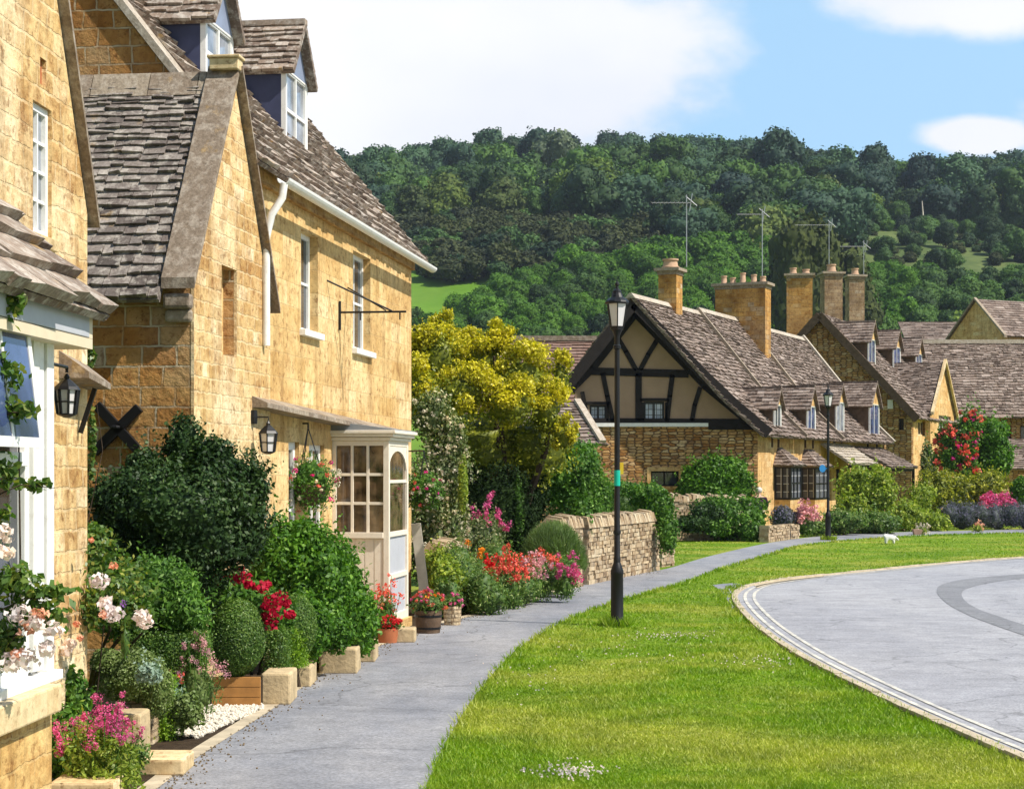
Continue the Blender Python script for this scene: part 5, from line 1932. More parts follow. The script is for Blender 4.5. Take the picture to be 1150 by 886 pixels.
b1 = barrel('dark half barrel of red and orange flowers beside the leaning board', 481, 711, 15, 26)
b2 = barrel('small terracotta pot of red flowers at the corner of the shop bay', 435, 722, 12, 17, 'flower_pot', 'planter', 'terracotta')
b3 = barrel('small stone tub of pink flowers next to the dark half barrel', 508, 702, 10, 22, 'stone_tub', 'planter', 'drystone', 1.1)
lb = thing('leaning_board', 'pale upright board leaning on the wall between the shop bay and the white shrub', 'board', G(472, 690))
mb = MB()
a, b = G(480, 694), P(467, 588, 23.9)
mb.bar(a, b, .13, .05, (0, -1, 0))
mb.build('board', M['palewood'], lb)
pp = thing('pink_planter', 'small square pink planter at the edge of the far lawn', 'planter', G(1030, 600.5))
c = G(1030, 600.5)
mb = MB()
mb.hexa([(c.x - .10, c.y - .1, 0), (c.x + .10, c.y - .1, 0), (c.x + .10, c.y + .1, 0), (c.x - .10, c.y + .1, 0), (c.x - .14, c.y - .14, .17), (c.x + .14, c.y - .14, .17), (c.x + .14, c.y + .14, .17), (c.x - .14, c.y + .14, .17)])
mb.build('tub', M['pot'], pp)

# ------------------------------------------------------------------ person and dog
def skin(name, mat, verts, edges, radii, parent, sub=2, root=0):
    me = bpy.data.meshes.new(name)
    me.from_pydata([tuple(v) for v in verts], edges, [])
    o = link(name, me, mat, parent)
    m1 = o.modifiers.new('skin', 'SKIN'); m1.use_smooth_shade = True
    sv = me.skin_vertices[0]
    for i, r in enumerate(radii):
        rr = r if isinstance(r, tuple) else (r, r)
        sv.data[i].radius = rr
        sv.data[i].use_root = (i == root)
    m2 = o.modifiers.new('sub', 'SUBSURF'); m2.levels = sub; m2.render_levels = sub
    return o


def person():
    c = Vector((P(852, 585, 54.6).x, 54.6, 0))
    t = thing('person', 'grey haired person in dark plum top bending over the shrubs beside the stone corner', 'person', c)
    q = lambda x, y, z: c + Vector((x, y, z))
    V = [q(0, 0, .84), q(0, .06, .95), q(.01, .12, 1.07), q(.02, .17, 1.16), q(.025, .21, 1.23), q(.03, .24, 1.33), q(.03, .25, 1.40),
         q(-.17, .13, 1.12), q(-.25, .20, .92), q(-.20, .36, .80), q(-.18, .44, .78),
         q(.21, .13, 1.12), q(.29, .20, .92), q(.23, .36, .78), q(.21, .44, .76),
         q(-.10, 0, .80), q(-.12, .10, .46), q(-.13, .0, .09), q(-.13, .14, .04),
         q(.10, 0, .80), q(.12, .10, .46), q(.13, .0, .09), q(.14, .14, .04)]
    Ed = [(0, 1), (1, 2), (2, 3), (3, 4), (4, 5), (5, 6), (3, 7), (7, 8), (8, 9), (9, 10), (3, 11), (11, 12), (12, 13), (13, 14), (0, 15), (15, 16), (16, 17), (17, 18), (0, 19), (19, 20), (20, 21), (21, 22)]
    Rr = [.14, .13, .14, .10, .055, .095, .07, .06, .045, .035, .035, .06, .045, .035, .035, .09, .06, .045, .035, .09, .06, .045, .035]
    skin('body', M['skin'], V, Ed, Rr, t)
    skin('shirt', M['shirt'], [V[0], V[1], V[2], V[3], V[7], V[8], V[9], V[11], V[12], V[13]], [(0, 1), (1, 2), (2, 3), (3, 4), (4, 5), (5, 6), (3, 7), (7, 8), (8, 9)],
         [.17, .165, .175, .12, .085, .065, .055, .085, .065, .055], t)
    skin('trousers', M['trouser'], [V[0] - Vector((0, 0, .05)), V[15], V[16], V[17], V[19], V[20], V[21]], [(0, 1), (1, 2), (2, 3), (0, 4), (4, 5), (5, 6)], [.16, .11, .08, .06, .11, .08, .06], t)
    mb = MB()
    hc = q(.03, .235, 1.365)
    mb.lathe([(.06, -.07), (.105, -.03), (.118, .02), (.105, .07), (.07, .105), (.02, .12)], hc, 14)
    mb.build('hair', M['hair'], t, smooth=True)


person()


def dog():
    c = G(1001, 611)
    t = thing('dog', 'small white dog sniffing the far lawn between road and flower bed', 'dog', c)
    q = lambda x, y, z: c + Vector((x, y, z))
    V = [q(-.13, .02, .20), q(-.05, .01, .20), q(.05, 0, .18), q(.10, -.01, .16), q(.15, -.02, .13), q(.20, -.02, .10),
         q(-.21, .03, .26), q(-.13, -.045, .12), q(-.15, -.045, .06), q(-.14, -.05, .015),
         q(-.13, .075, .12), q(-.15, .075, .06), q(-.14, .07, .015),
         q(.055, -.05, .11), q(.06, -.05, .06), q(.065, -.055, .015), q(.055, .05, .11), q(.06, .05, .06), q(.065, .045, .015), q(.135, -.07, .16), q(.135, .03, .16)]
    Ed = [(0, 1), (1, 2), (2, 3), (3, 4), (4, 5), (0, 6), (0, 7), (7, 8), (8, 9), (0, 10), (10, 11), (11, 12), (2, 13), (13, 14), (14, 15), (2, 16), (16, 17), (17, 18), (4, 19), (4, 20)]
    Rr = [.08, .085, .082, .06, .062, .032, .022, .045, .026, .026, .045, .026, .026, .04, .026, .026, .04, .026, .026, .02, .02]
    skin('body', M['dogfur'], V, Ed, Rr, t)


dog()
# ------------------------------------------------------------------ foliage
def lump_fn(rs, amp):
    A = rs.normal(size=(5, 3)); ph = rs.rand(5) * 6.28
    fr_ = np.array([2.0, 3.1, 4.4, 6.0, 8.5]); am = np.array([.45, .4, .35, .28, .22]) * amp
    A /= np.linalg.norm(A, axis=1, keepdims=True)

    def f(d):
        s = np.zeros(len(d))
        for k in range(5):
            s += am[k] * np.sin(fr_[k] * (d @ A[k]) * 1.7 + ph[k])
        return 1 + s
    return f


def rdir(rs, n):
    d = rs.normal(size=(n, 3))
    return d / np.linalg.norm(d, axis=1, keepdims=True)


_ico = {}


def ico(sub):
    if sub not in _ico:
        bm = bmesh.new()
        bmesh.ops.create_icosphere(bm, subdivisions=sub, radius=1)
        v = np.array([x.co[:] for x in bm.verts]); f = np.array([[y.index for y in x.verts] for x in bm.faces])
        bm.free()
        _ico[sub] = (v, f)
    return _ico[sub]


def cards(P0, N, size, rs, asp=.55, wild=.8, droop=0.0):
    """leaf shaped quads at P0 facing roughly N"""
    n = len(P0)
    N = N + rs.normal(size=(n, 3)) * wild
    N /= np.linalg.norm(N, axis=1, keepdims=True) + 1e-9
    T_ = rs.normal(size=(n, 3))
    T_[:, 2] -= droop
    T_ -= (T_ * N).sum(1, keepdims=True) * N
    T_ /= np.linalg.norm(T_, axis=1, keepdims=True) + 1e-9
    B_ = np.cross(N, T_)
    s = (size * rs.uniform(.65, 1.35, n))[:, None]
    V = np.empty((n, 4, 3))
    V[:, 0] = P0 - T_ * s * .5
    V[:, 1] = P0 + B_ * s * asp * .5 - T_ * s * .06 + N * s * .06
    V[:, 2] = P0 + T_ * s * .5
    V[:, 3] = P0 - B_ * s * asp * .5 - T_ * s * .06 + N * s * .06
    return V


def foliage(name, blobs, n, size, mat, parent=None, seed=1, lump=.2, shell=.62, asp=.55, wild=.8, core=.74, droop=0.0, zmin=.01, flat=None, clump=0, shoots=True, out=None):
    """blobs: (cx, cy, cz, rx, ry, rz)"""
    rs = np.random.RandomState(seed)
    W_ = np.array([(b[3] * b[4] + b[4] * b[5] + b[3] * b[5]) for b in blobs])
    W_ = W_ / W_.sum()
    Vs = []; ev = []; ef = []; base = 0
    fns = []
    for b, w in zip(blobs, W_):
        c = np.array(b[:3]); r = np.array(b[3:6])
        k = max(8, int(n * w))
        f = lump_fn(rs, lump)
        fns.append((c, r, f))
        d = rdir(rs, k)
        if clump:
            cc = rdir(rs, max(3, int(clump * w)) + 2)
            near = (d @ cc.T).max(1)
            keep = rs.rand(k) < np.clip((near - .62) * 3.2, .12, 1)
            d = d[keep]; k = len(d)
        rad = shell + (1.0 - shell) * rs.rand(k) ** .55
        rad = rad * np.where(rs.rand(k) < .10, rs.uniform(1.0, 1.0 + (max(.03, lump * .9) if out is None else out), k), 1)
        p = c + d * r * (rad * f(d))[:, None]
        nn = d / r
        nn /= np.linalg.norm(nn, axis=1, keepdims=True)
        nn[:, 2] += .25
        ok = p[:, 2] > zmin
        Vs.append(cards(p[ok], nn[ok], size, rs, asp, wild, droop))
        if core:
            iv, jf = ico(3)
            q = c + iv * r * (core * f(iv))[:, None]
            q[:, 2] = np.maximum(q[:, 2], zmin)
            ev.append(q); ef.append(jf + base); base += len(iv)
    if shoots and lump >= .15 and core and n > 800:
        # shoots that break the outline
        ns = n // 110
        bi = rs.choice(len(blobs), ns, p=W_)
        S = []
        for i in bi:
            c, r, f = fns[i]
            d = rdir(rs, 1)[0]; d[2] = abs(d[2]) * .9 + .05; d[:] /= np.linalg.norm(d)
            st = c + d * r * f(d[None])[0] * .92
            dr = d + np.array([0, 0, .5]) + rs.normal(size=3) * .35
            dr /= np.linalg.norm(dr)
            ln_ = size * rs.uniform(1.5, 4.5)
            kk = int(rs.randint(4, 8))
            tt = np.linspace(.1, 1, kk)[:, None]
            S.append((st + dr * ln_ * tt + rs.normal(size=(kk, 3)) * size * .22))
        S = np.concatenate(S)
        S = S[S[:, 2] > zmin]
        Vs.append(cards(S, rdir(rs, len(S)) * .5 + np.array([0, 0, .5]), size * .9, rs, asp, 1.0, droop))
    V = np.concatenate(Vs)
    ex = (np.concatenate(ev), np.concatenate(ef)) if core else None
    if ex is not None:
        # core faces are triangles, leaves quads: append as quads with a doubled corner avoided by a second mesh layout
        ex = ex
    return np_mesh(name, V, mat, rs.rand(len(V)), parent, ex)


def heads_on(blobs, n, rs, up=.2, vis=True, rad=1.02):
    W_ = np.array([(b[3] * b[5]) for b in blobs]); W_ = W_ / W_.sum()
    out = []
    for b, w in zip(blobs, W_):
        k = max(1, int(round(n * w)))
        d = rdir(rs, k * 4)
        d[:, 2] += up
        d[:, 1] -= .45; d[:, 0] += .25
        d /= np.linalg.norm(d, axis=1, keepdims=True)
        d = d[:k]
        out.append(np.array(b[:3]) + d * np.array(b[3:6]) * rad)
    return np.concatenate(out)


def flowers(name, pts, r, petals, size, mat, parent, seed=1, flatz=.8):
    rs = np.random.RandomState(seed)
    pts = np.asarray(pts)
    n = len(pts)
    rr = r * rs.uniform(.6, 1.3, n)
    c = np.repeat(pts, petals, axis=0)
    d = rdir(rs, n * petals)
    o = d * np.repeat(rr, petals)[:, None] * (rs.rand(n * petals) ** .4)[:, None]
    o[:, 2] *= flatz
    V = cards(c + o, d, size, rs, .8, .5)
    return np_mesh(name, V, mat, rs.rand(len(V)), parent)


def blob(px, py, rx, ry, Y, df=1.0):
    c = P(px, py, Y); k = Y / FPX
    return (c.x, c.y, c.z, rx * k, rx * k * df, ry * k)


def stems(name, root, base, tops, r0, mat, parent, seed=1, bend=.15):
    rg = random.Random(seed)
    mb = MB(seed)
    for tp in tops:
        b_ = Vector(base) + Vector((rg.uniform(-.06, .06), rg.uniform(-.06, .06), 0))
        tp = Vector(tp)
        L_ = (tp - b_).length
        m1 = b_.lerp(tp, .4) + Vector((rg.uniform(-1, 1), rg.uniform(-1, 1), .4)) * bend * L_ * .5
        m2 = b_.lerp(tp, .75) + Vector((rg.uniform(-1, 1), rg.uniform(-1, 1), .2)) * bend * L_ * .4
        mb.tube([b_, m1, m2, tp], [r0, r0 * .75, r0 * .5, r0 * .2], 6)
    return mb.build(name, M[mat], parent, smooth=True)


def shrub(name, label, cat, blobs, n, size, mat, seed=1, fl=(), trunk=.02, group=None, kind=None, **kw):
    """fl: list of (part name, material, count, head radius, petals, petal size)"""
    zs = min(b[2] - b[5] for b in blobs)
    cx = sum(b[0] for b in blobs) / len(blobs); cy = sum(b[1] for b in blobs) / len(blobs)
    t = thing(name, label, cat, (cx, cy, 0), group)
    foliage('foliage', blobs, n, size, L[mat], t, seed, **kw)
    if trunk:
        stems('stem', t, (cx, cy, 0), [(b[0], b[1], b[2]) for b in blobs[:5]], trunk, 'bark', t, seed)
    rs = np.random.RandomState(seed + 100)
    for (pn, fm, cnt, r, pet, ps) in fl:
        pts = heads_on(blobs, cnt, rs)
        pts = pts[pts[:, 2] > .05]
        flowers(pn, pts, r, pet, ps, Fw[fm], t, seed + 7)
    return t


# ---- left garden, from near to far
# climbing rose on the near bay
cr = thing('climbing_rose', 'climbing rose trailing over the near white bay window with pale pink blooms', 'climbing rose', (-2.2, 9.0, 0))
cb = [blob(12, 335, 22, 26, 8.4, .4), blob(2, 420, 22, 30, 8.4, .4), blob(20, 460, 22, 14, 8.4, .4), blob(8, 530, 16, 22, 8.4, .4), blob(40, 545, 22, 9, 8.4, .3),
      blob(20, 655, 34, 26, 8.4, .5), blob(42, 690, 36, 20, 8.4, .4), blob(8, 720, 26, 36, 8.4, .5), blob(60, 665, 26, 10, 8.4, .4), blob(5, 580, 10, 12, 8.4, .4)]
foliage('foliage', cb, 1500, .046, L['rose'], cr, 3, lump=.3, shell=.1, core=0, wild=1.2, asp=.65)
mb = MB(4)
rg = random.Random(9)
for i in range(3):
    x = -2.56 + i * .05
    pts = [Vector((x + rg.uniform(-.03, .03), 8.9 + rg.uniform(-.1, .1), .2 + k * .42)) for k in range(7)]
    mb.tube(pts, [.007, .007, .006, .006, .005, .004, .002], 5)
for a, b in (((-12, 560), (62, 548)), ((-10, 690), (70, 672)), ((-10, 480), (40, 465)), ((-8, 750), (50, 690))):
    p0, p1 = P(*a, 8.4), P(*b, 8.4)
    mb.tube([p0, p0.lerp(p1, .5) + Vector((0, -.03, .04)), p1], [.004, .003, .0015], 5)
mb.build('stem', M['bark'], cr, smooth=True)
rs_ = np.random.RandomState(2)
flowers('blossom', [P(a, b, 8.3)[:] for a, b in ((6, 621), (22, 690), (40, 700), (30, 740), (52, 728), (10, 745), (2, 600), (60, 708))], .055, 50, .035, Fw['white'], cr, 5)
flowers('pink_blossom', [P(a, b, 8.3)[:] for a, b in ((30, 705), (20, 735), (44, 690))], .04, 30, .03, Fw['peach'], cr, 6)

# standard rose bush past the bay
rb = thing('rose_bush', 'tall rose bush with large white pink blooms and bare dark stems beside the near bay', 'rose bush', (-2.75, 12.2, 0))
rbb = [blob(98, 628, 40, 34, 12.4, .9), blob(120, 672, 46, 34, 12.2, .9), blob(78, 690, 34, 40, 12.2, .9), blob(140, 650, 26, 24, 12.6, .9), blob(100, 600, 26, 16, 12.4, .8), blob(72, 640, 20, 40, 12.2, .8), blob(150, 690, 24, 22, 12.2, .8)]
foliage('foliage', rbb, 5200, .042, L['rose'], rb, 11, lump=.3, shell=.25, core=0, wild=1.1, asp=.65)
stems('stem', rb, G(88, 800)[:], [P(a, b, 12.3)[:] for a, b in ((75, 690), (98, 640), (120, 680), (150, 665), (60, 660), (170, 700))], .022, 'bark', rb, 3)
flowers('blossom', [P(a, b, Y)[:] for a, b, Y in ((111, 653, 11.7), (122, 682, 11.6), (128, 690, 11.6), (158, 692, 11.6), (118, 675, 11.7), (79, 722, 11.6), (73, 730, 11.6), (66, 588, 12), (163, 698, 11.7))], .062, 60, .036, Fw['white'], rb, 8)
flowers('peach_blossom', [P(a, b, Y)[:] for a, b, Y in ((103, 606, 11.8), (127, 636, 11.8), (116, 690, 11.5), (70, 580, 11.9), (86, 700, 11.6), (90, 716, 11.6))], .035, 24, .028, Fw['peach'], rb, 9)

shrub('laurel_shrub', 'big dark glossy rounded shrub in front of the cottage side wall', 'shrub',
      [blob(200, 600, 84, 84, 15.1, .75), blob(150, 570, 50, 44, 15.2, .8), blob(250, 560, 48, 50, 15.2, .8), blob(208, 512, 26, 42, 15.4, .8), blob(140, 625, 42, 46, 15.0, .8), blob(268, 590, 36, 50, 15.2, .8), blob(160, 530, 24, 26, 15.3, .8), blob(240, 515, 22, 26, 15.3, .8), blob(122, 560, 20, 26, 15.2, .8), blob(284, 545, 18, 22, 15.2, .8)],
      36000, .044, 'dark', 21, lump=.26, shell=.62, trunk=.04)
shrub('hebe_shrub', 'mid green loose shrub below the dark laurel, right of the rose bush', 'shrub',
      [blob(175, 668, 48, 40, 14.2, .9), blob(205, 690, 30, 34, 14.1, .9), blob(140, 690, 34, 30, 14.1, .8)], 9000, .05, 'mid', 22, lump=.2, asp=.35)
shrub('laurel_bush', 'large bright green leafy dome between the dark laurel and the shop bay', 'shrub',
      [blob(342, 658, 54, 66, 17.6, .85), blob(385, 690, 36, 48, 17.9, .8), blob(306, 628, 30, 46, 17.4, .8), blob(340, 606, 24, 22, 17.5, .8), blob(405, 705, 18, 30, 18.2, .8), blob(372, 645, 34, 40, 17.9, .8)], 23000, .058, 'bright', 23, lump=.2, shell=.66, asp=.5)
shrub('fuchsia_shrub', 'low fresh green shrub at the path edge under the bright green dome', 'shrub',
      [blob(350, 705, 22, 34, 16.7, .9), blob(374, 708, 20, 26, 17.2, .9), blob(330, 700, 16, 24, 16.9, .8)], 5200, .045, 'bright', 24, lump=.2)
# clipped box
shrub('box_ball', 'large clipped box ball over the timber trough', 'topiary', [blob(266, 716, 32, 44, 15.1, 1)], 15000, .020, 'box', 25, lump=.03, shell=.9, core=.93, trunk=.02)
shrub('box_ball', 'smaller clipped box ball behind the red rhododendron flowers near the path', 'topiary', [blob(333, 704, 23, 37, 16.4, 1)], 9000, .020, 'box', 26, lump=.03, shell=.9, core=.93, trunk=.02)


def hedge(name, label, cat, x0, x1, y0, y1, z0, z1, n, size, mat, seed=1, wob=.02, rot=None, parent=None, group=None):
    rs = np.random.RandomState(seed)
    t = thing(name, label, cat, ((x0 + x1) / 2, (y0 + y1) / 2, z0), group)
    dx, dy, dz = x1 - x0, y1 - y0, z1 - z0
    ar = np.array([dx * dz, dx * dz * .3, dy * dz, dy * dz, dx * dy])
    k = rs.choice(5, n, p=ar / ar.sum())
    u, v = rs.rand(n), rs.rand(n)
    p = np.empty((n, 3)); N = np.zeros((n, 3))
    p[:, 0] = x0 + u * dx; p[:, 1] = y0 + u * dy; p[:, 2] = z0 + v * dz
    p[k == 0, 1] = y0; N[k == 0, 1] = -1
    p[k == 1, 1] = y1; N[k == 1, 1] = 1
    p[k == 2, 0] = x1; N[k == 2, 0] = 1
    p[k == 3, 0] = x0; N[k == 3, 0] = -1
    m = k == 4
    p[m, 1] = y0 + v[m] * dy; p[m, 2] = z1; N[m, 2] = 1
    p += N * (rs.normal(size=(n, 1)) * wob + .5 * wob * np.sin(p[:, :1] * 9 + p[:, 2:] * 7 + p[:, 1:2] * 8)) + rs.normal(size=(n, 3)) * wob * .3
    V = cards(p, N, size, rs, .6, .8)
    e = wob * 1.2
    bx = [(x0 + e, y0 + e, z0), (x1 - e, y0 + e, z0), (x1 - e, y1 - e, z0), (x0 + e, y1 - e, z0), (x0 + e, y0 + e, z1 - e), (x1 - e, y0 + e, z1 - e), (x1 - e, y1 - e, z1 - e), (x0 + e, y1 - e, z1 - e)]
    fq = [(3, 2, 1, 0), (4, 5, 6, 7), (0, 1, 5, 4), (1, 2, 6, 5), (2, 3, 7, 6), (3, 0, 4, 7)]
    np_mesh('foliage', V, L[mat], rs.rand(n), t, (bx, fq))
    return t


def hedge_px(name, label, px0, px1, yt, yb, Y, dep, n, size, mat, seed, **kw):
    a = P(px0, yb, Y); b = P(px1, yt, Y)
    return hedge(name, label, 'hedge', a.x, b.x, Y, Y + dep, max(a.z, 0), b.z, n, size, mat, seed, **kw)


hedge_px('clipped_hedge', 'narrow upright clipped hedge block right beside the large box ball', 299, 320, 709, 758, 15.6, .35, 4500, .020, 'box', 31)
hedge_px('clipped_hedge', 'two tone clipped hedge block against the smaller box ball', 318, 339, 708, 750, 16.2, .3, 3600, .020, 'lime', 32)
hedge_px('low_hedge', 'low flat topped box hedge running behind the thyme mound', 148, 226, 713, 752, 13.9, .35, 8000, .020, 'box', 33)
hedge_px('clipped_hedge', 'bright green narrow clipped hedge strip at the path edge beside the upright stone', 171, 190, 762, 832, 13.1, .3, 3200, .018, 'lime', 34)
shrub('thyme_mound', 'grey green thyme mound spilling over the stones left of the path', 'mound plant', [blob(150, 760, 40, 30, 12.9, .9), blob(176, 775, 18, 32, 12.8, .8), blob(120, 742, 20, 14, 12.9, .8)], 9000, .022, 'thyme', 35, lump=.12, trunk=0, shell=.8)
shrub('silver_plant', 'small silver blue plant on the thyme mound', 'plant', [blob(168, 756, 14, 12, 12.3, .8)], 900, .03, 'silver', 36, lump=.3, trunk=0)
# rhododendron red
shrub('rhododendron', 'deep red flowering rhododendron between the dark laurel and the clipped balls', 'shrub',
      [blob(262, 672, 44, 26, 15.9, .8), blob(306, 692, 26, 30, 15.9, .7)], 5200, .06, 'mid', 37, asp=.4,
      fl=[])
rh = [o for o in bpy.data.objects if o.name == 'rhododendron'][0]
flowers('blossom', [P(a, b, Y)[:] for a, b, Y in [(228, 653, 15.3), (266, 651, 15.3), (280, 657, 15.2), (294, 660, 15.2), (300, 656, 15.3), (246, 648, 15.4), (306, 673, 15.2), (322, 678, 15.2), (312, 686, 15.1), (300, 692, 15.1), (326, 690, 15.2), (304, 700, 15.1), (316, 672, 15.2), (272, 644, 15.4), (298, 680, 15.1)]],
        .068, 46, .042, Fw['crimson'], rh, 12)

# valerians and other spires: leafy base with branching flower heads
def spires(name, label, cat, px, yb, Yd, wpx, hpx, n, fm, leaf='border', hr=.035, pet=18, ps=.022, seed=1, nl=900, ls=.035, spread=1.0, clusters=3, group=None):
    rs = np.random.RandomState(seed)
    k = Yd / FPX
    c = P(px, yb, Yd)
    t = thing(name, label, cat, (c.x, c.y, max(c.z, 0)), group)
    zb = max(c.z, 0)
    w, h = wpx * k, hpx * k
    foliage('foliage', [(c.x, c.y, zb + h * .28, w * .9, w * .7, h * .38)], nl, ls, L[leaf], t, seed, lump=.25, core=.6, shell=.4, asp=.35, wild=1.2)
    tops = []
    mb = MB(seed)
    for i in range(n):
        a = rs.rand() * 6.28; r = math.sqrt(rs.rand())
        b = Vector((c.x + math.cos(a) * r * w * .5, c.y + math.sin(a) * r * w * .35, zb))
        tp = Vector((c.x + math.cos(a) * r * w * spread, c.y + math.sin(a) * r * w * .7 * spread, zb + h * (1 - .38 * r * r) * rs.uniform(.72, 1.02)))
        mb.tube([b, b.lerp(tp, .5) + Vector((0, 0, h * .05)), tp], [.004, .0035, .003], 4)
        for q in range(clusters):
            tops.append(tp + Vector(rs.uniform(-1, 1, 3) * hr * 1.1) - Vector((0, 0, q * hr * .9)))
    mb.build('stem', L['mid'], t)
    flowers('blossom', [tuple(x) for x in tops], hr, pet, ps, Fw[fm], t, seed + 1, 1.1)
    return t


spires('valerian', 'pink valerian in the bottom left corner beside the yellow stone plinth', 'flowering plant', 112, 905, 10.9, 50, 122, 30, 'pink', 'yellowgreen', .032, 44, .012, 41, 2600, .045, 1.0)
spires('valerian', 'low pink valerian spilling from the stones onto the path corner', 'flowering plant', 150, 868, 11.5, 22, 60, 7, 'pink', 'border', .026, 18, .016, 42, 500, .04, 1.1, 2)
spires('valerian', 'salmon pink valerian leaning over in front of the large clipped ball', 'flowering plant', 222, 800, 13.9, 30, 92, 15, 'pale', 'thyme', .03, 40, .012, 43, 700, .035, 1.1)
spires('allium', 'single purple flower head between the white roses', 'flower', 140, 740, 12.0, 8, 68, 1, 'purple', 'rose', .02, 30, .014, 44, 60, .03, .1, 1)
spires('geranium', 'small red and pink flowers at the foot of the box hedge', 'flowering plant', 190, 800, 13.4, 24, 56, 7, 'coral', 'silver', .02, 14, .016, 45, 600, .03, 1.0, 1)
shrub('edging_leaf', 'grey leafed plant at the edge of the white pebbles', 'plant', [blob(205, 800, 20, 22, 13.2, .8)], 1100, .04, 'thyme', 46, lump=.3, trunk=0)
shrub('ivy_clump', 'dark green leaves behind the pink valerian next to the plinth', 'plant', [blob(75, 840, 22, 50, 11.4, .8), blob(80, 790, 20, 40, 11.8, .8)], 2600, .045, 'mid', 47, lump=.25, trunk=0)
# ground behind the stones
sheet('flower_bed', gline([(60, 1010), (150, 930), (215, 880), (245, 850), (315, 800), (375, 765), (450, 728), (490, 711), (550, 695), (615, 678), (665, 657)], 3)[::1] + [(-.2, 31.5), (-1.3, 28), (-1.5, 26.5), (-2.7, 18.8), (-3.0, 15), (-3.0, 9), (-3, 8)], .004, M['soil'])

# planters
def planter_flowers(b, mat='red', n=30, rr=1.15, hgt=.9, seed=1, hr=.03, leaf='border'):
    t, c, r, h = b
    bl = [(c.x, c.y, h + r * .45, r * rr, r * rr, r * hgt)]
    p = thing('potted_flowers', t['label'].split(' of ')[-1] + ' growing in the ' + t.name.replace('_', ' ').split('.')[0], 'flowers', (c.x, c.y, h))
    foliage('foliage', bl, 700, .04, L[leaf], p, seed, lump=.25, core=.6, zmin=h * .9)
    rs = np.random.RandomState(seed)
    pts = heads_on(bl, n, rs, .7)
    flowers('blossom', pts[pts[:, 2] > h], hr, 14, .025, Fw[mat], p, seed)
    return p, bl


p1, bl1 = planter_flowers(b1, 'coral', 26, 1.25, 1.0, 51)
flowers('pink_blossom', heads_on(bl1, 9, np.random.RandomState(5), .7, rad=1.1), .03, 14, .025, Fw['pink'], p1, 3)
flowers('orange_blossom', heads_on(bl1, 6, np.random.RandomState(6), .5, rad=1.1), .03, 14, .025, Fw['orange'], p1, 3)
p2, _ = planter_flowers(b2, 'red', 34, 1.2, .6, 52)
p3, _ = planter_flowers(b3, 'pink', 12, 1.2, .9, 53)
spires('red_valerian', 'tall coral red flowers in front of the cream shop bay corner', 'flowering plant', 434, 712, 21.4, 16, 70, 16, 'coral', 'border', .04, 13, .026, 54, 500, .05, 1.1)


def basket(label, px, py, Y, rpx, fr, s, o_wall, seed):
    k = Y / FPX
    c = P(px, py, Y); r = rpx * k
    t = thing('hanging_basket', label, 'hanging basket', c)
    mb = MB()
    mb.lathe([(r * .25, -r * .75), (r * .5, -r * .55), (r * .66, -r * .1), (r * .62, -r * .05)], c, 16)
    mb.build('basket', M['wood'], t, smooth=True)
    mb = MB()
    top = c + Vector((0, 0, r * 1.9))
    for a in (0, 2.1, 4.2):
        mb.tube([c + Vector((math.cos(a) * r * .6, math.sin(a) * r * .6, 0)), top], .006, 4)
    w = fr.pt(s, top.z, o_wall)
    mb.tube([top, top + Vector((0, 0, .05)), w + Vector((0, 0, .05))], .011, 5)
    mb.build('bracket', M['black'], t)
    bl = [(c.x, c.y, c.z + r * .15, r * 1.05, r * 1.0, r * .8), (c.x, c.y, c.z - r * .35, r * .85, r * .8, r * .6)]
    foliage('foliage', bl, 3000, .035, L['mid'], t, seed, lump=.25, core=.65)
    rs = np.random.RandomState(seed)
    for nm, fm, n in (('pink_blossom', 'magenta', 9), ('white_blossom', 'cream', 22), ('coral_blossom', 'coral', 7)):
        flowers(nm, heads_on(bl, n, rs, .5 if fm == 'magenta' else -.2, rad=1.05), .035, 18, .026, Fw[fm], t, seed)
    return t


basket('hanging basket of pink and white flowers left of the shop bay window', 346, 543, 20.4, 33, fC, fC.hit(340, 520)[0], 0, 61)
basket('hanging basket of pink and coral flowers beyond the far corner of the shop bay', 476, 552, 23.6, 22, fC, fC.hit(458, 520)[0] - 1.2, 0, 62)

# ---- golden tree, white shrub and the hedges around them
gt = thing('golden_tree', 'golden yellow tree with dense spreading crown beyond the shop house', 'tree', (-.3, 31, 0))
gb = [blob(a, b, c, d, Y, .8) for a, b, c, d, Y in ((492, 400, 34, 36, 31), (540, 400, 40, 32, 31.5), (590, 420, 34, 34, 31), (475, 435, 30, 34, 30.5), (520, 440, 38, 32, 30.3), (570, 450, 38, 30, 30.3), (612, 455, 28, 34, 30.8),
                                                (500, 370, 18, 20, 31.4), (556, 378, 22, 18, 31.4), (630, 420, 14, 26, 31.2), (632, 485, 16, 20, 30.6), (470, 395, 16, 20, 31))]
gc = []
_r = random.Random(17)
for b in gb:
    for i in range(9):
        d = Vector((_r.gauss(0, 1), _r.gauss(0, 1) - .3, _r.gauss(0, 1) + .35)).normalized()
        k_ = _r.uniform(.28, .44)
        gc.append((b[0] + d.x * b[3] * .85, b[1] + d.y * b[4] * .85, b[2] + d.z * b[5] * .85, b[3] * k_, b[4] * k_, b[5] * k_ * .9))
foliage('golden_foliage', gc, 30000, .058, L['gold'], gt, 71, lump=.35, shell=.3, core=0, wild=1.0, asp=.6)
foliage('inner_foliage', [(b[0], b[1], b[2] - .1, b[3] * .86, b[4] * .86, b[5] * .86) for b in gb] + [blob(540, 500, 60, 44, 31.3, .8), blob(600, 505, 42, 44, 31.3, .8)], 20000, .065, L['goldgreen'], gt, 72, lump=.25, shell=.45, core=.66, wild=1.0, asp=.6, clump=60)
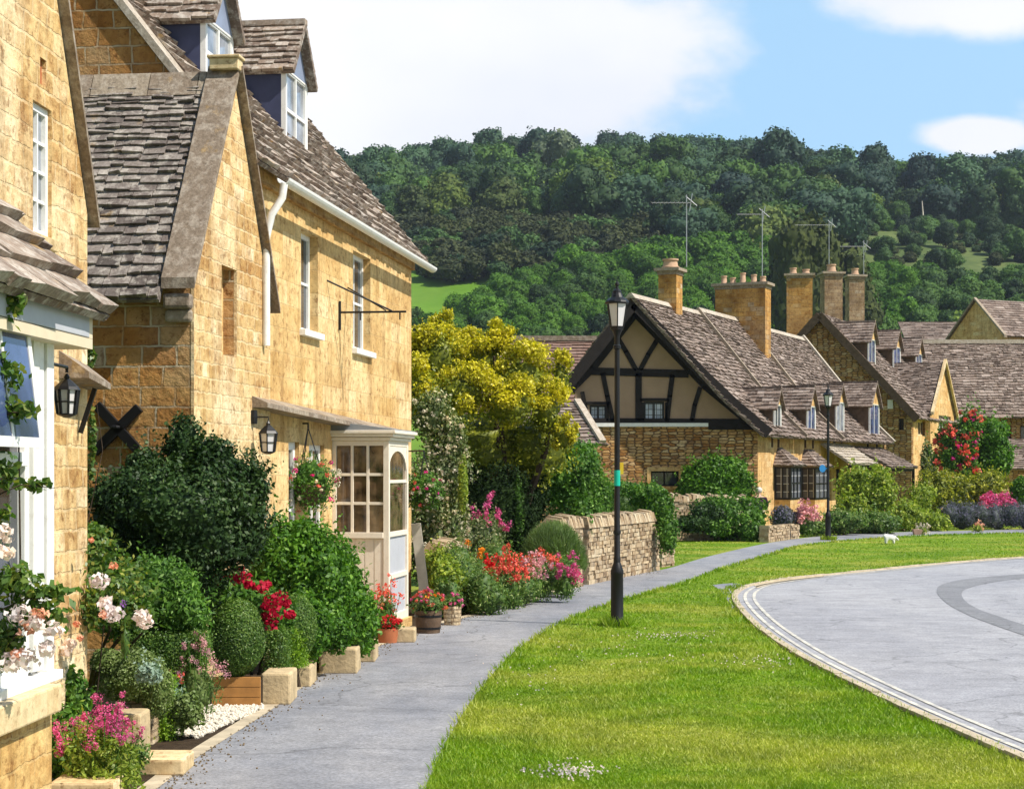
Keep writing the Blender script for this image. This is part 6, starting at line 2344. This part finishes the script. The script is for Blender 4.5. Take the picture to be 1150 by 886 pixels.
stems('trunk', gt, (-.35, 31.4, 0), [P(a, b, 31)[:] for a, b in ((492, 420), (540, 420), (590, 430), (620, 460), (475, 450), (555, 400))], .11, 'bark', gt, 5, .2)
shrub('dark_yew', 'dark yew hedge under the golden tree behind the pink valerian', 'shrub', [blob(560, 585, 46, 70, 30.6, .4), blob(528, 580, 30, 64, 30.6, .4), blob(590, 560, 30, 50, 31.6, .5)], 12000, .06, 'yew', 73, lump=.1, trunk=.05)
shrub('white_rambler', 'tall cream flowering shrub against the far corner of the shop house', 'shrub',
      [blob(484, 468, 24, 30, 28.0, .7), blob(508, 492, 18, 26, 28.0, .7), blob(500, 530, 30, 44, 28.0, .7), blob(478, 560, 24, 50, 27.8, .7), blob(500, 590, 26, 50, 28.0, .7), blob(482, 620, 28, 40, 27.8, .7)],
      12000, .06, 'cream', 74, lump=.3, shell=.5, core=.6, fl=[('blossom', 'cream', 130, .05, 12, .04)])
shrub('golden_conifer_shoot', 'narrow yellow green conifer beside the cream flowering shrub', 'shrub', [blob(520, 545, 6, 34, 27.4, .9)], 900, .04, 'yellowgreen', 75, lump=.1, trunk=0)
shrub('green_conifer', 'thin bright green conifer beside the dark yew under the golden tree', 'shrub', [blob(582, 575, 8, 42, 30.5, .9)], 1500, .04, 'mid', 76, lump=.1, trunk=0)
shrub('ivy_mass', 'big dark ivy mass hanging over the left end of the dry stone wall', 'ivy', [blob(640, 540, 38, 40, 33.5, .6), blob(662, 560, 24, 40, 33.2, .6), blob(612, 530, 26, 30, 33.8, .6), blob(668, 585, 10, 26, 32.9, .7), blob(645, 512, 30, 18, 34, .6), blob(650, 590, 14, 34, 31.2, .6)], 13000, .075, 'mid', 77, lump=.2)
bpy.data.objects['ivy_mass']['category'] = 'ivy'
shrub('ivy', 'ivy growing over the stone gate pillar', 'ivy', [blob(742, 570, 16, 24, 35.6, .8), blob(750, 600, 12, 22, 35.2, .8), blob(726, 558, 20, 16, 36, .8), blob(700, 549, 26, 9, 36.5, .6)], 5200, .07, 'mid', 78, lump=.2)
hedge_px('clipped_hedge', 'smooth clipped green hedge above the dry stone wall behind the near lamp', 672, 724, 551, 590, 37.5, 1.2, 9000, .03, 'box', 79, wob=.03)
# feathery mound
fm_ = thing('fennel_mound', 'feathery grey green mound at the end of the flower border before the dry stone wall', 'plant', G(622, 668))
rs = np.random.RandomState(81)
c = np.array(P(622, 620, 28.6)); k = 28.6 / FPX
d = rdir(rs, 9000); d[:, 2] = np.abs(d[:, 2]) * 1.0 - .35
pp_ = c + d * np.array([36 * k, 30 * k, 50 * k]) * (.75 + .3 * rs.rand(9000))[:, None]
pp_[:, 2] = np.maximum(pp_[:, 2], .03)
up_ = d * .6 + np.array([0, 0, .8]) + rs.normal(size=d.shape) * .3
up_ /= np.linalg.norm(up_, axis=1, keepdims=True)
sd_ = np.cross(up_, rdir(rs, 9000)); sd_ /= np.linalg.norm(sd_, axis=1, keepdims=True)
V = np.stack([pp_ - up_ * .06 - sd_ * .006, pp_ - up_ * .06 + sd_ * .006, pp_ + up_ * .09], 1)
iv, jf = ico(3)
q = c + iv * np.array([24 * k, 20 * k, 33 * k]); q[:, 2] = np.maximum(q[:, 2], .01)
np_mesh('foliage', V, L['fennel'], rs.rand(9000), fm_, (q, jf))
fm_['label'] = 'feathery grey green mound at the end of the flower border before the dry stone wall'

# flower border along the path
shrub('border_shrub', 'green leafy border plants under the orange and red flowers by the path', 'border plants',
      [blob(520, 660, 30, 34, 25.0, .8), blob(545, 668, 26, 28, 24.6, .8), blob(512, 638, 24, 30, 26, .8), blob(560, 640, 30, 30, 27, .8), blob(500, 672, 18, 24, 24.0, .8)], 11000, .055, 'border', 82, lump=.3, shell=.4, asp=.35, trunk=0)
shrub('border_shrub', 'pink speckled border plants at the foot of the feathery mound', 'border plants',
      [blob(600, 650, 28, 22, 27, .8), blob(630, 645, 22, 22, 28, .8), blob(582, 662, 20, 20, 26.2, .8)], 7000, .05, 'border', 83, lump=.3, shell=.4, asp=.4, trunk=0)
spires('red_flowers', 'bright red spires in the middle of the border by the path', 'flowering plant', 572, 690, 25.6, 22, 72, 34, 'coral', 'border', .045, 16, .034, 84, 900, .05, 1.0)
spires('red_flowers', 'scarlet flower cluster left of the bright red spires', 'flowering plant', 552, 672, 26.0, 14, 52, 12, 'red', 'border', .042, 14, .034, 85, 400, .05, 1.0)
spires('orange_poppies', 'orange poppies over the border leaves beside the cream flowering shrub', 'flowering plant', 537, 660, 26.5, 20, 58, 6, 'orange', 'border', .045, 26, .05, 86, 400, .05, 1.0, 1)
spires('red_flowers', 'dusty red flower heads in front of the feathery mound', 'flowering plant', 608, 660, 27.0, 24, 50, 16, 'coral', 'fennel', .05, 14, .035, 87, 300, .05, 1.0, 2)
spires('pink_flowers', 'pink flower spires at the right end of the border by the path', 'flowering plant', 634, 672, 26.8, 16, 50, 14, 'pink', 'border', .05, 20, .035, 88, 400, .05, 1.1)
spires('pink_flowers', 'mauve pink flowers between the red spires and the feathery mound', 'flowering plant', 596, 675, 26.5, 22, 56, 22, 'pale', 'border', .05, 18, .035, 89, 400, .05, 1.1)
spires('tall_valerian', 'tall magenta valerian in front of the dark yew', 'flowering plant', 545, 640, 28.8, 22, 92, 12, 'pink', 'cream', .055, 20, .038, 90, 900, .06, 1.1)
shrub('cream_bush', 'pale leafed bush on the mossy low wall under the magenta valerian', 'shrub', [blob(545, 600, 22, 26, 29.3, .8), blob(520, 610, 22, 24, 28.8, .8)], 3200, .06, 'cream', 91, lump=.3)
shrub('yellow_green_shrub', 'yellow green leafy clump left of the border beside the leaning board', 'shrub', [blob(503, 650, 20, 24, 24.6, .8), blob(488, 640, 16, 22, 24.5, .8)], 2600, .055, 'yellowgreen', 92, lump=.3, trunk=0)

# ---- gardens of the timber house and the row
shrub('climbing_shrub', 'bright green shrub under the corner of the timber house', 'shrub', [blob(800, 538, 30, 26, 54.6, .5), blob(828, 545, 20, 22, 54.8, .5), blob(778, 545, 18, 22, 54.6, .5), blob(815, 525, 24, 12, 54.8, .5)], 8500, .11, 'bright', 101, lump=.2)
shrub('rhododendron_bush', 'dark leafy shrub mass at the end of the small lawn', 'shrub', [blob(828, 582, 34, 26, 50.5, .7), blob(800, 572, 30, 18, 51, .6), blob(842, 597, 14, 13, 50, .6), blob(806, 590, 20, 12, 50, .6)], 9000, .10, 'mid', 102, lump=.25, fl=[('blossom', 'cream', 16, .07, 8, .05)])
shrub('laurel_shrub', 'low dark shrub along the grey garden wall by the small lawn', 'shrub', [blob(776, 588, 18, 10, 49.8, .6), blob(795, 580, 18, 14, 50.0, .6)], 3000, .10, 'dark', 103, lump=.25)
shrub('grey_shrub', 'grey brown dome shrub between the first bay windows and the low wall', 'shrub', [blob(880, 582, 15, 15, 53.5, .8)], 2500, .06, 'lavender', 104, lump=.1)
spires('pink_flowers', 'coral pink flowers before the second bay window of the row', 'flowering plant', 905, 606, 53.5, 16, 40, 18, 'pale', 'border', .10, 16, .08, 105, 500, .10, 1.1)
shrub('pear_tree', 'bright yellow green climber beside the porch of the row', 'shrub', [blob(962, 545, 20, 22, 57, .7), blob(985, 560, 22, 26, 57, .7), blob(955, 575, 18, 22, 56.5, .7), blob(990, 540, 14, 16, 57.2, .7)], 7000, .13, 'yellowgreen', 106, lump=.3, shell=.3, core=.5)
shrub('garden_shrub', 'mid green bushes in the bed behind the far lamp', 'shrub', [blob(945, 585, 24, 14, 54.8, .8), blob(985, 588, 28, 14, 56, .8), blob(915, 592, 16, 10, 54, .8)], 5200, .10, 'border', 107, lump=.3)
shrub('garden_shrub', 'yellow green bushes between the climber and the lavender', 'shrub', [blob(1020, 580, 24, 18, 58.5, .8), blob(1050, 588, 18, 12, 58.5, .8), blob(1035, 560, 16, 16, 60, .8)], 5200, .10, 'yellowgreen', 108, lump=.3)
shrub('garden_shrub', 'mixed green bushes under the rose tree', 'shrub', [blob(1075, 555, 30, 22, 63, .7), blob(1105, 548, 24, 20, 63, .7), blob(1050, 550, 18, 24, 62.5, .7)], 6500, .12, 'goldgreen', 109, lump=.3)
rt = shrub('rose_tree', 'tall rose tree covered in coral pink blooms before the stone gable', 'rose tree', [blob(1075, 502, 22, 24, 66, .6), blob(1088, 478, 15, 20, 66, .6), blob(1064, 518, 16, 16, 66, .6), blob(1084, 525, 14, 18, 66, .6), blob(1062, 492, 12, 14, 66, .6)], 6000, .13, 'mid', 110, lump=.35, shell=.3, core=.5, trunk=.06,
           fl=[('blossom', 'coral', 60, .15, 14, .13), ('magenta_blossom', 'magenta', 14, .15, 12, .12)])
shrub('green_tree', 'fresh green small tree right of the rose tree', 'tree', [blob(1112, 492, 22, 22, 67, .7), blob(1118, 515, 20, 24, 67, .7), blob(1104, 530, 18, 26, 67, .7)], 7000, .14, 'bright', 111, lump=.25, trunk=.07)
shrub('lavender', 'dark purple lavender hedge along the far edge of the lawn', 'lavender', [blob(1068 + i * 17, 579 + (i % 2) * 2, 15, 15, 60, .7) for i in range(8)], 15000, .075, 'lavender', 112, lump=.3, trunk=0, asp=.25)
spires('pink_flowers', 'pink flower heads rising behind the lavender hedge', 'flowering plant', 1120, 580, 62, 18, 26, 30, 'pink', 'border', .14, 16, .10, 113, 300, .12, 1.1)
shrub('round_bush', 'bright green rounded bush at the right edge behind the lavender', 'shrub', [blob(1150, 552, 17, 18, 64, .8)], 3500, .10, 'bright', 114, lump=.1)
shrub('wall_climber', 'pale climber on the honey wall left of the rose tree', 'climber', [blob(1042, 525, 9, 26, 69, .5), blob(1046, 560, 10, 30, 66, .5)], 2200, .12, 'cream', 115, lump=.3)
for i, (a, b, cc) in enumerate(((1036, 604, 'yellow green tuft beside the pink planter'), (960, 603, 'low pink tinted tuft at the bed edge behind the far lamp'), (1098, 598, 'small orange flowers at the foot of the lavender'))):
    spires('edging_flowers', cc, 'flowering plant', a, b, 55.5 + i, 8, 14, 8, ('cream', 'pink', 'peach')[i], 'yellowgreen', .06, 8, .05, 120 + i, 200, .07, 1.1)
shrub('wall_plant', 'green leaves along the wall above the open gap by the cottage tie bar', 'climber', [blob(102, 400, 5, 14, 12.6, .6), blob(103, 500, 4, 40, 12.6, .6)], 260, .045, 'rose', 123, lump=.3, core=0, trunk=.006)

# pebbles
rs = np.random.RandomState(130)
peb = [G(a, b).xy[:] for a, b in ((188, 826), (205, 800), (240, 790), (292, 786), (296, 797), (262, 812), (222, 830))]
X_ = rs.uniform(-3.6, -1.8, 60000); Y_ = rs.uniform(12, 17, 60000)
m = inpoly(X_, Y_, peb); X_ = X_[m][:4500]; Y_ = Y_[m][:4500]
iv, jf = ico(1)
n = len(X_)
sz = rs.uniform(.006, .016, n)
pv = iv[None] * (sz[:, None] * rs.uniform(.7, 1.3, (n, 3)))[:, None, :] + np.stack([X_, Y_, sz * .5 + rs.rand(n) * .02], 1)[:, None, :]
T3 = pv[:, jf].reshape(-1, 3, 3)
o = np_mesh('white_pebbles', T3, plain('white_pebble', (.66, .60, .50), .8, .2, var=.3, scale=60), None)
tag(o, kind='stuff')
sheet('pebble_bed', peb, .013, plain('pebble_bed_sand', (.45, .40, .32), .9, .1, var=.4, scale=60, bump=1))

# grit and fallen petals along the path edge
rs = np.random.RandomState(140)
ng = 1300
kk = rs.randint(0, 70, ng)
pl = np.array(path_left)
pa = pl[kk] + (pl[kk + 1] - pl[kk]) * rs.rand(ng)[:, None]
off_ = rs.exponential(.10, ng)
X_ = pa[:, 0] + off_; Y_ = pa[:, 1]
sz = rs.uniform(.003, .009, ng)
iv, jf = ico(1)
pv = iv[None] * sz[:, None, None] + np.stack([X_, Y_, .010 + sz * .4], 1)[:, None, :]
tag(np_mesh('path_grit', pv[:, jf].reshape(-1, 3, 3), plain('brown_grit', (.20, .15, .09), .9, .1, var=.5, scale=50), None), kind='stuff')
# ------------------------------------------------------------------ hillside trees
def crown_proto(name, seed, n, size, mat, h=9.0, wide=.5, conif=False):
    rs = np.random.RandomState(seed)
    bl = []
    k = 7
    for i in range(k):
        a = rs.rand() * 6.28; r = rs.uniform(.1, .30) * h * wide * 1.8
        z = h * rs.uniform(.42, .78)
        bl.append((math.cos(a) * r, math.sin(a) * r, z, h * wide * rs.uniform(.36, .52), h * wide * rs.uniform(.36, .52), h * rs.uniform(.16, .24)))
    bl.append((0, 0, h * .55, h * wide * .72, h * wide * .72, h * .36))
    bl.append((0, 0, h * .80, h * wide * .45, h * wide * .45, h * .19))
    o = foliage(name, bl, n, size, mat, None, seed, lump=.28, shell=.7, core=.8, wild=.6, asp=.8, zmin=h * .08, shoots=False, out=.05)
    return o


def unlink(o):
    COL.objects.unlink(o)
    return o


def hill_tree(mesh, label, X, Y, s, rz, group=None, name='hillside_tree', mat=None, sz=None, z=None):
    zz = float(hz(X, Y)) - .3 if z is None else z
    t = bpy.data.objects.new(name, None)
    COL.objects.link(t)
    t.location = (X, Y, zz); t.rotation_euler = (0, 0, rz); t.scale = (s, s, sz or s)
    tag(t, label, 'tree', group)
    o = bpy.data.objects.new('crown', mesh); COL.objects.link(o); o.parent = t
    k = bpy.data.objects.new('trunk', TRUNK); COL.objects.link(k); k.parent = t
    if mat:
        o.material_slots[0].link = 'OBJECT'
        o.material_slots[0].material = mat
    return t


mb = MB(); mb.tube([(0, 0, -.5), (.1, 0, 2.5), (0, .1, 5.5)], [.3, .22, .12], 8)
_t = mb.build('trunk', M['bark']); TRUNK = _t.data; bpy.data.objects.remove(_t)
near_p = []
for i in range(5):
    o = crown_proto('crown', 200 + i, 4200, .42, L['hill_bright'], 9, .5)
    near_p.append(o.data); bpy.data.objects.remove(o)
far_p = [crown_proto('far_crown', 220 + i, 3200, .58, L[('hill_dark', 'hill_blue', 'hill_dark', 'hill_mid', 'hill_olive', 'hill_blue', 'hill_dark')[i]], (10, 12.5, 9, 11, 8, 13, 10)[i], (.55, .42, .66, .5, .62, .36, .6)[i]) for i in range(7)]
mid_p = [crown_proto('mid_crown', 240 + i, 2600, .55, L[('hill_mid', 'hill_dark', 'hill_olive', 'hill_mid', 'hill_blue')[i]], (9, 10, 8, 11, 9)[i], (.52, .5, .62, .44, .6)[i]) for i in range(5)]
scrub_p = [crown_proto('scrub_crown', 260 + i, 1300, .6, L[('hill_brown', 'hill_brown', 'hill_dark', 'hill_brown')[i]], (5, 6, 5, 4)[i], (.75, .6, .7, .85)[i]) for i in range(4)]
for o in far_p + mid_p + scrub_p:
    unlink(o)

rg = random.Random(77)
# lower wood: the nearest trees are objects of their own, those behind one mass
cand = []
Yv = 216.0
while Yv < 332:
    xa, xb = (425 - CX) / FPX * Yv - 4, (1190 - CX) / FPX * Yv + 4
    X = xa + rg.random() * 4
    while X < xb:
        px = CX + X / Yv * FPX
        lim = np.interp(px, [430, 500, 560, 585, 620, 700, 800, 900, 960, 1060, 1200], [252, 262, 282, 290, 299, 302, 318, 314, 300, 296, 294])
        lo = np.interp(px, [430, 600, 640, 1200], [222, 226, 236, 238])
        if lo < Yv < lim:
            cand.append((Yv + rg.uniform(-1.2, 1.2), X + rg.uniform(-1, 1), px))
        X += rg.uniform(3.8, 5.4)
    Yv += 4.4
cand.sort()
print('lower wood', len(cand))
for (y_, x_, px) in cand[:285]:
    hill_tree(near_p[rg.randrange(5)], 'bright green broadleaf tree in the band of wood just above the village roofs', x_, y_, rg.uniform(.50, .80), rg.uniform(0, 6.28), 'bright trees above the roofs', 'woodland_tree', L['hill_mid'] if (px > 1030 or rg.random() < .2) else None)
bright_pts = cand[285:]


def scatter(name, protos, region, step, smin, smax, seed):
    """one object of kind stuff: crowns instanced on points by geometry nodes"""
    rgs = random.Random(seed)
    pts = []; sc = []; ro = []; ix = []
    Y = region[0]
    while Y < region[1]:
        X = region[2](Y) + rgs.random() * step
        xe = region[3](Y)
        while X < xe:
            x = X + rgs.uniform(-.35, .35) * step; y = Y + rgs.uniform(-.35, .35) * step
            px = CX + x / y * FPX
            if region[4](px, y):
                pts.append((x, y, float(hz(x, y)) - (.9 if smax < .8 else .4))); sc.append(rgs.uniform(smin, smax)); ro.append(rgs.uniform(0, 6.28)); ix.append(rgs.randrange(len(protos)))
            X += step
        Y += step * .9
    me = bpy.data.meshes.new(name)
    me.from_pydata(pts, [], [])
    for nm, ty, vals in (('sc', 'FLOAT', sc), ('ro', 'FLOAT', ro), ('ix', 'INT', ix)):
        a = me.attributes.new(nm, ty, 'POINT'); a.data.foreach_set('value', vals)
    o = bpy.data.objects.new(name, me); COL.objects.link(o)
    ng = bpy.data.node_groups.new(name, 'GeometryNodeTree')
    ng.interface.new_socket('Geometry', in_out='INPUT', socket_type='NodeSocketGeometry')
    ng.interface.new_socket('Geometry', in_out='OUTPUT', socket_type='NodeSocketGeometry')
    N = ng.nodes; K = ng.links
    gi = N.new('NodeGroupInput'); go = N.new('NodeGroupOutput')
    jn = N.new('GeometryNodeJoinGeometry')
    for p in reversed(protos):
        oi = N.new('GeometryNodeObjectInfo'); oi.inputs['Object'].default_value = p; oi.inputs['As Instance'].default_value = True
        K.new(oi.outputs['Geometry'], jn.inputs[0])
    ip = N.new('GeometryNodeInstanceOnPoints')
    ip.inputs['Pick Instance'].default_value = True
    def attr(nm, ty):
        a = N.new('GeometryNodeInputNamedAttribute'); a.data_type = ty; a.inputs[0].default_value = nm
        return [x for x in a.outputs if x.enabled][0]
    K.new(gi.outputs[0], ip.inputs['Points'])
    K.new(jn.outputs[0], ip.inputs['Instance'])
    K.new(attr('ix', 'INT'), ip.inputs['Instance Index'])
    K.new(attr('sc', 'FLOAT'), ip.inputs['Scale'])
    cx_ = N.new('ShaderNodeCombineXYZ'); K.new(attr('ro', 'FLOAT'), cx_.inputs[2])
    K.new(cx_.outputs[0], ip.inputs['Rotation'])
    K.new(ip.outputs[0], go.inputs[0])
    md = o.modifiers.new('wood', 'NODES'); md.node_group = ng
    tag(o, kind='stuff')
    print(name, len(pts))
    return o


def xl(Y): return (380 - CX) / FPX * Y - 10
def xr(Y): return (1200 - CX) / FPX * Y + 14


def upper(px, y):
    return y > np.interp(px, [380, 740, 860, 960, 1200], [415, 405, 385, 392, 396])


def midr(px, y):
    if y < np.interp(px, [380, 480, 560, 740, 745, 800, 900, 960, 965, 1200], [352, 350, 347, 347, 300, 318, 316, 330, 386, 388]): return False
    return y < np.interp(px, [380, 740, 860, 960, 1200], [415, 405, 385, 392, 396])


bright_p = [crown_proto('bright_crown', 280 + i, 1800, .7, L['hill_bright'], 9, .52) for i in range(3)]
for o in bright_p:
    unlink(o)
scatter('upper_wood', far_p, (370, 665, xl, xr, upper), 8.6, .75, 1.4, 1)
scatter('middle_wood', mid_p, (300, 416, xl, xr, midr), 7.6, .7, 1.45, 2)
scatter('brown_scrub', scrub_p, (296, 350, xl, xr, lambda px, y: px < 745 and y > np.interp(px, [380, 462, 480, 500, 560, 700, 745], [336, 330, 304, 299, 299, 303, 318])), 3.6, .7, 1.15, 3)
scatter('meadow_bushes', mid_p[:2] + scrub_p[:2], (322, 386, lambda Y: (955 - CX) / FPX * Y, xr, lambda px, y: math.sin(px * .05 + y * .21) + math.sin(y * .13 - px * .11) > -.35 and y > 312), 4.0, .22, .6, 6)
def bright_region(px, y):
    lim = np.interp(px, [430, 500, 560, 585, 620, 700, 800, 900, 960, 1060, 1200], [252, 262, 282, 290, 299, 302, 318, 314, 300, 296, 294])
    return bright_pts and bright_pts[0][0] < y < lim
scatter('bright_wood', bright_p, (bright_pts[0][0] if bright_pts else 300, 332, lambda Y: (425 - CX) / FPX * Y, xr, bright_region), 4.6, .5, .8, 4)

# single trees that stand out on the slope
def far_single(label, px, pybase, Y, s, mat, seed, name='hillside_tree', protos=near_p, sz=None):
    X = (px - CX) / FPX * Y
    return hill_tree(protos[seed % len(protos)], label, X, Y, s, seed * 1.3, None, name, L[mat], sz)


far_single('rounded pale green tree standing out in the middle of the wooded slope', 672, 280, 352, 1.75, 'hill_yellow', 1)
far_single('smaller pale green tree just left of the rounded pale one', 640, 270, 356, 1.35, 'hill_yellow', 2)
far_single('silvery grey tree high on the slope above the rounded pale tree', 625, 215, 410, 1.9, 'hill_pale', 3)
far_single('lone rounded tree on the skyline at the right beside the small cloud', 1052, 150, 655, 1.6, 'hill_mid', 4)
far_single('tall rounded tree on the left skyline hump', 690, 140, 655, 1.6, 'hill_dark', 0)
far_single('broad tree on the skyline right of the hump', 735, 140, 655, 1.6, 'hill_dark', 1)
far_single('small dark tree on the skyline left of the hump', 560, 150, 655, 1.45, 'hill_dark', 2)
far_single('tall dark pine towering behind the chimneys of the row', 905, 300, 236, 1.6, 'pine', 2, 'pine_tree', near_p, 2.65)
far_single('second dark pine leaning towards the right of the tall one', 948, 300, 238, 1.3, 'pine', 3, 'pine_tree', near_p, 2.1)
far_single('grey green bushy willow behind the roofs at the right', 1085, 320, 226, 1.2, 'hill_yellow', 4, 'willow_tree', near_p, 1.5)
far_single('small thorn tree alone on the upper meadow', 1114, 260, 362, .75, 'hill_mid', 1)
far_single('round bush at the right end of the upper meadow', 1140, 280, 330, .7, 'hill_dark', 3)
far_single('low bushes in the middle of the upper meadow', 1010, 262, 372, .7, 'hill_mid', 2)
far_single('pale thorn tree at the left end of the upper meadow', 975, 250, 378, .8, 'hill_yellow', 0)
far_single('dark thorn tree low on the upper meadow', 1062, 280, 345, .6, 'hill_dark', 4)
far_single('bare brownish willow between golden tree and timber gable', 600, 380, 214, .80, 'hill_brown', 1, 'willow_tree', near_p, 1.2)
far_single('second brownish willow beside the timber gable ridge', 630, 380, 215, .70, 'hill_brown', 3, 'willow_tree', near_p, 1.1)
far_single('yellow green bush by the left slope of the timber gable', 662, 390, 205, .45, 'yellowgreen', 2, 'bush')
fw = thing('dead_tree', 'thin pale dead trunk standing at the foot of the upper wood at the right', 'dead tree', (P(1036, 250, 386).x, 386, float(hz(P(1036, 250, 386).x, 386))))
mb = MB(); b_ = Vector(fw.location); mb.tube([b_, b_ + Vector((.1, 0, 3)), b_ + Vector((-.1, 0, 6))], [.22, .18, .1], 6); mb.build('trunk', M['palewood'], fw)

# ------------------------------------------------------------------ grass blades
def grass():
    rs = np.random.RandomState(5)
    n = 420000
    px = rs.uniform(300, 1330, n); py = rs.uniform(594, 960, n) 
    py = 594 + (960 - 594) * rs.rand(n) ** .85
    Y = EH * FPX / (py - HY); X = (px - CX) / FPX * Y
    right_of_path = inpoly(X, Y, path_right + kerb_line[::-1])
    lawn2 = inpoly(X, Y, [G(a, b).xy[:] for a, b in ((757, 636), (757, 600), (790, 598), (862, 606), (800, 622))])
    ok = (right_of_path | lawn2) & ~inpoly(X, Y, spur) & ~inpoly(X, Y, road_poly) & ~inpoly(X, Y, path_poly)
    X, Y = X[ok], Y[ok]
    # ragged tufts creeping over the edges
    n = len(X)
    h = rs.uniform(.012, .034, n) * (1 + .5 * np.sin(X * 2.1 + Y * 1.3) * np.sin(Y * 2.3 - X))
    w = np.maximum(.004, Y * .00042) * rs.uniform(.7, 1.3, n)
    a = rs.rand(n) * 6.28
    dx, dy = np.cos(a) * w, np.sin(a) * w
    lx, ly = rs.normal(size=n) * h * .6, rs.normal(size=n) * h * .6
    z = np.zeros(n)
    V = np.stack([np.stack([X - dx, Y - dy, z], 1), np.stack([X + dx, Y + dy, z], 1), np.stack([X + lx, Y + ly, h], 1)], 1)
    o = np_mesh('grass', V, L['grass'], rs.rand(n))
    tag(o, kind='stuff')
    # clover flowers
    cl = []
    for (a, b, ra, rb, k) in ((745, 716, 60, 5, 90), (640, 870, 45, 9, 160), (860, 745, 60, 8, 60), (700, 735, 120, 20, 60), (590, 760, 60, 30, 25)):
        for i in range(k):
            cl.append((G(a + rs.normal() * ra * .5, b + rs.normal() * rb * .5))[:])
    cl = [(x, y, .035) for x, y, z in cl]
    c = flowers('clover_flowers', cl, .008, 5, .012, Fw['white'], None, 3)
    tag(c, kind='stuff')
    # longer tufts: along the kerb, the path edge and round the lamp foot
    T = []
    for ln, num, lo, hi in ((path_right, 5200, -.03, .16), (kerb_line, 3600, -.28, .03)):
        for i in range(num):
            k = rs.randint(0, len(ln) - 1); t_ = rs.rand()
            p0 = np.array(ln[k]); p1 = np.array(ln[k + 1])
            tt = (p1 - p0) / max(np.linalg.norm(p1 - p0), 1e-6)
            nn_ = np.array([tt[1], -tt[0]])
            s = rs.uniform(lo, hi)
            T.append(p0 + (p1 - p0) * t_ + nn_ * s)
    for (c_, r_, k) in ((l1, .2, 420), (l2, .22, 300)):
        for i in range(k):
            a_ = rs.rand() * 6.28; q = r_ * math.sqrt(rs.rand())
            T.append(np.array([c_.x + math.cos(a_) * q, c_.y + math.sin(a_) * q]))
    T = np.array(T); n = len(T)
    h = rs.uniform(.03, .08, n); h[-720:] = rs.uniform(.06, .16, 720)
    w = np.maximum(.005, T[:, 1] * .00045)
    a = rs.rand(n) * 6.28
    dx, dy = np.cos(a) * w, np.sin(a) * w
    lx, ly = rs.normal(size=n) * h * .5, rs.normal(size=n) * h * .5
    V = np.stack([np.stack([T[:, 0] - dx, T[:, 1] - dy, np.zeros(n)], 1), np.stack([T[:, 0] + dx, T[:, 1] + dy, np.zeros(n)], 1), np.stack([T[:, 0] + lx, T[:, 1] + ly, h], 1)], 1)
    tag(np_mesh('grass_tufts', V, L['grass'], rs.rand(n)), kind='stuff')


grass()
# backstop: terrain colour variation of the dry band across the verge is part of the turf material
# ------------------------------------------------------------------ air
hm = bpy.data.materials.new('haze_air')
hm.use_nodes = True
for n_ in list(hm.node_tree.nodes):
    if n_.type == 'BSDF_PRINCIPLED':
        hm.node_tree.nodes.remove(n_)
pv_ = hm.node_tree.nodes.new('ShaderNodeVolumePrincipled')
pv_.inputs['Color'].default_value = (.72, .82, 1, 1)
pv_.inputs['Density'].default_value = .00014
pv_.inputs['Anisotropy'].default_value = .2
hm.node_tree.links.new(pv_.outputs[0], hm.node_tree.nodes['Material Output'].inputs['Volume'])
mb = MB()
mb.box(-3100, 3100, -320, 4100, -3, 150)
hz_ = mb.build('haze', hm)
tag(hz_, kind='stuff')
SC.cycles.volume_bounces = 0
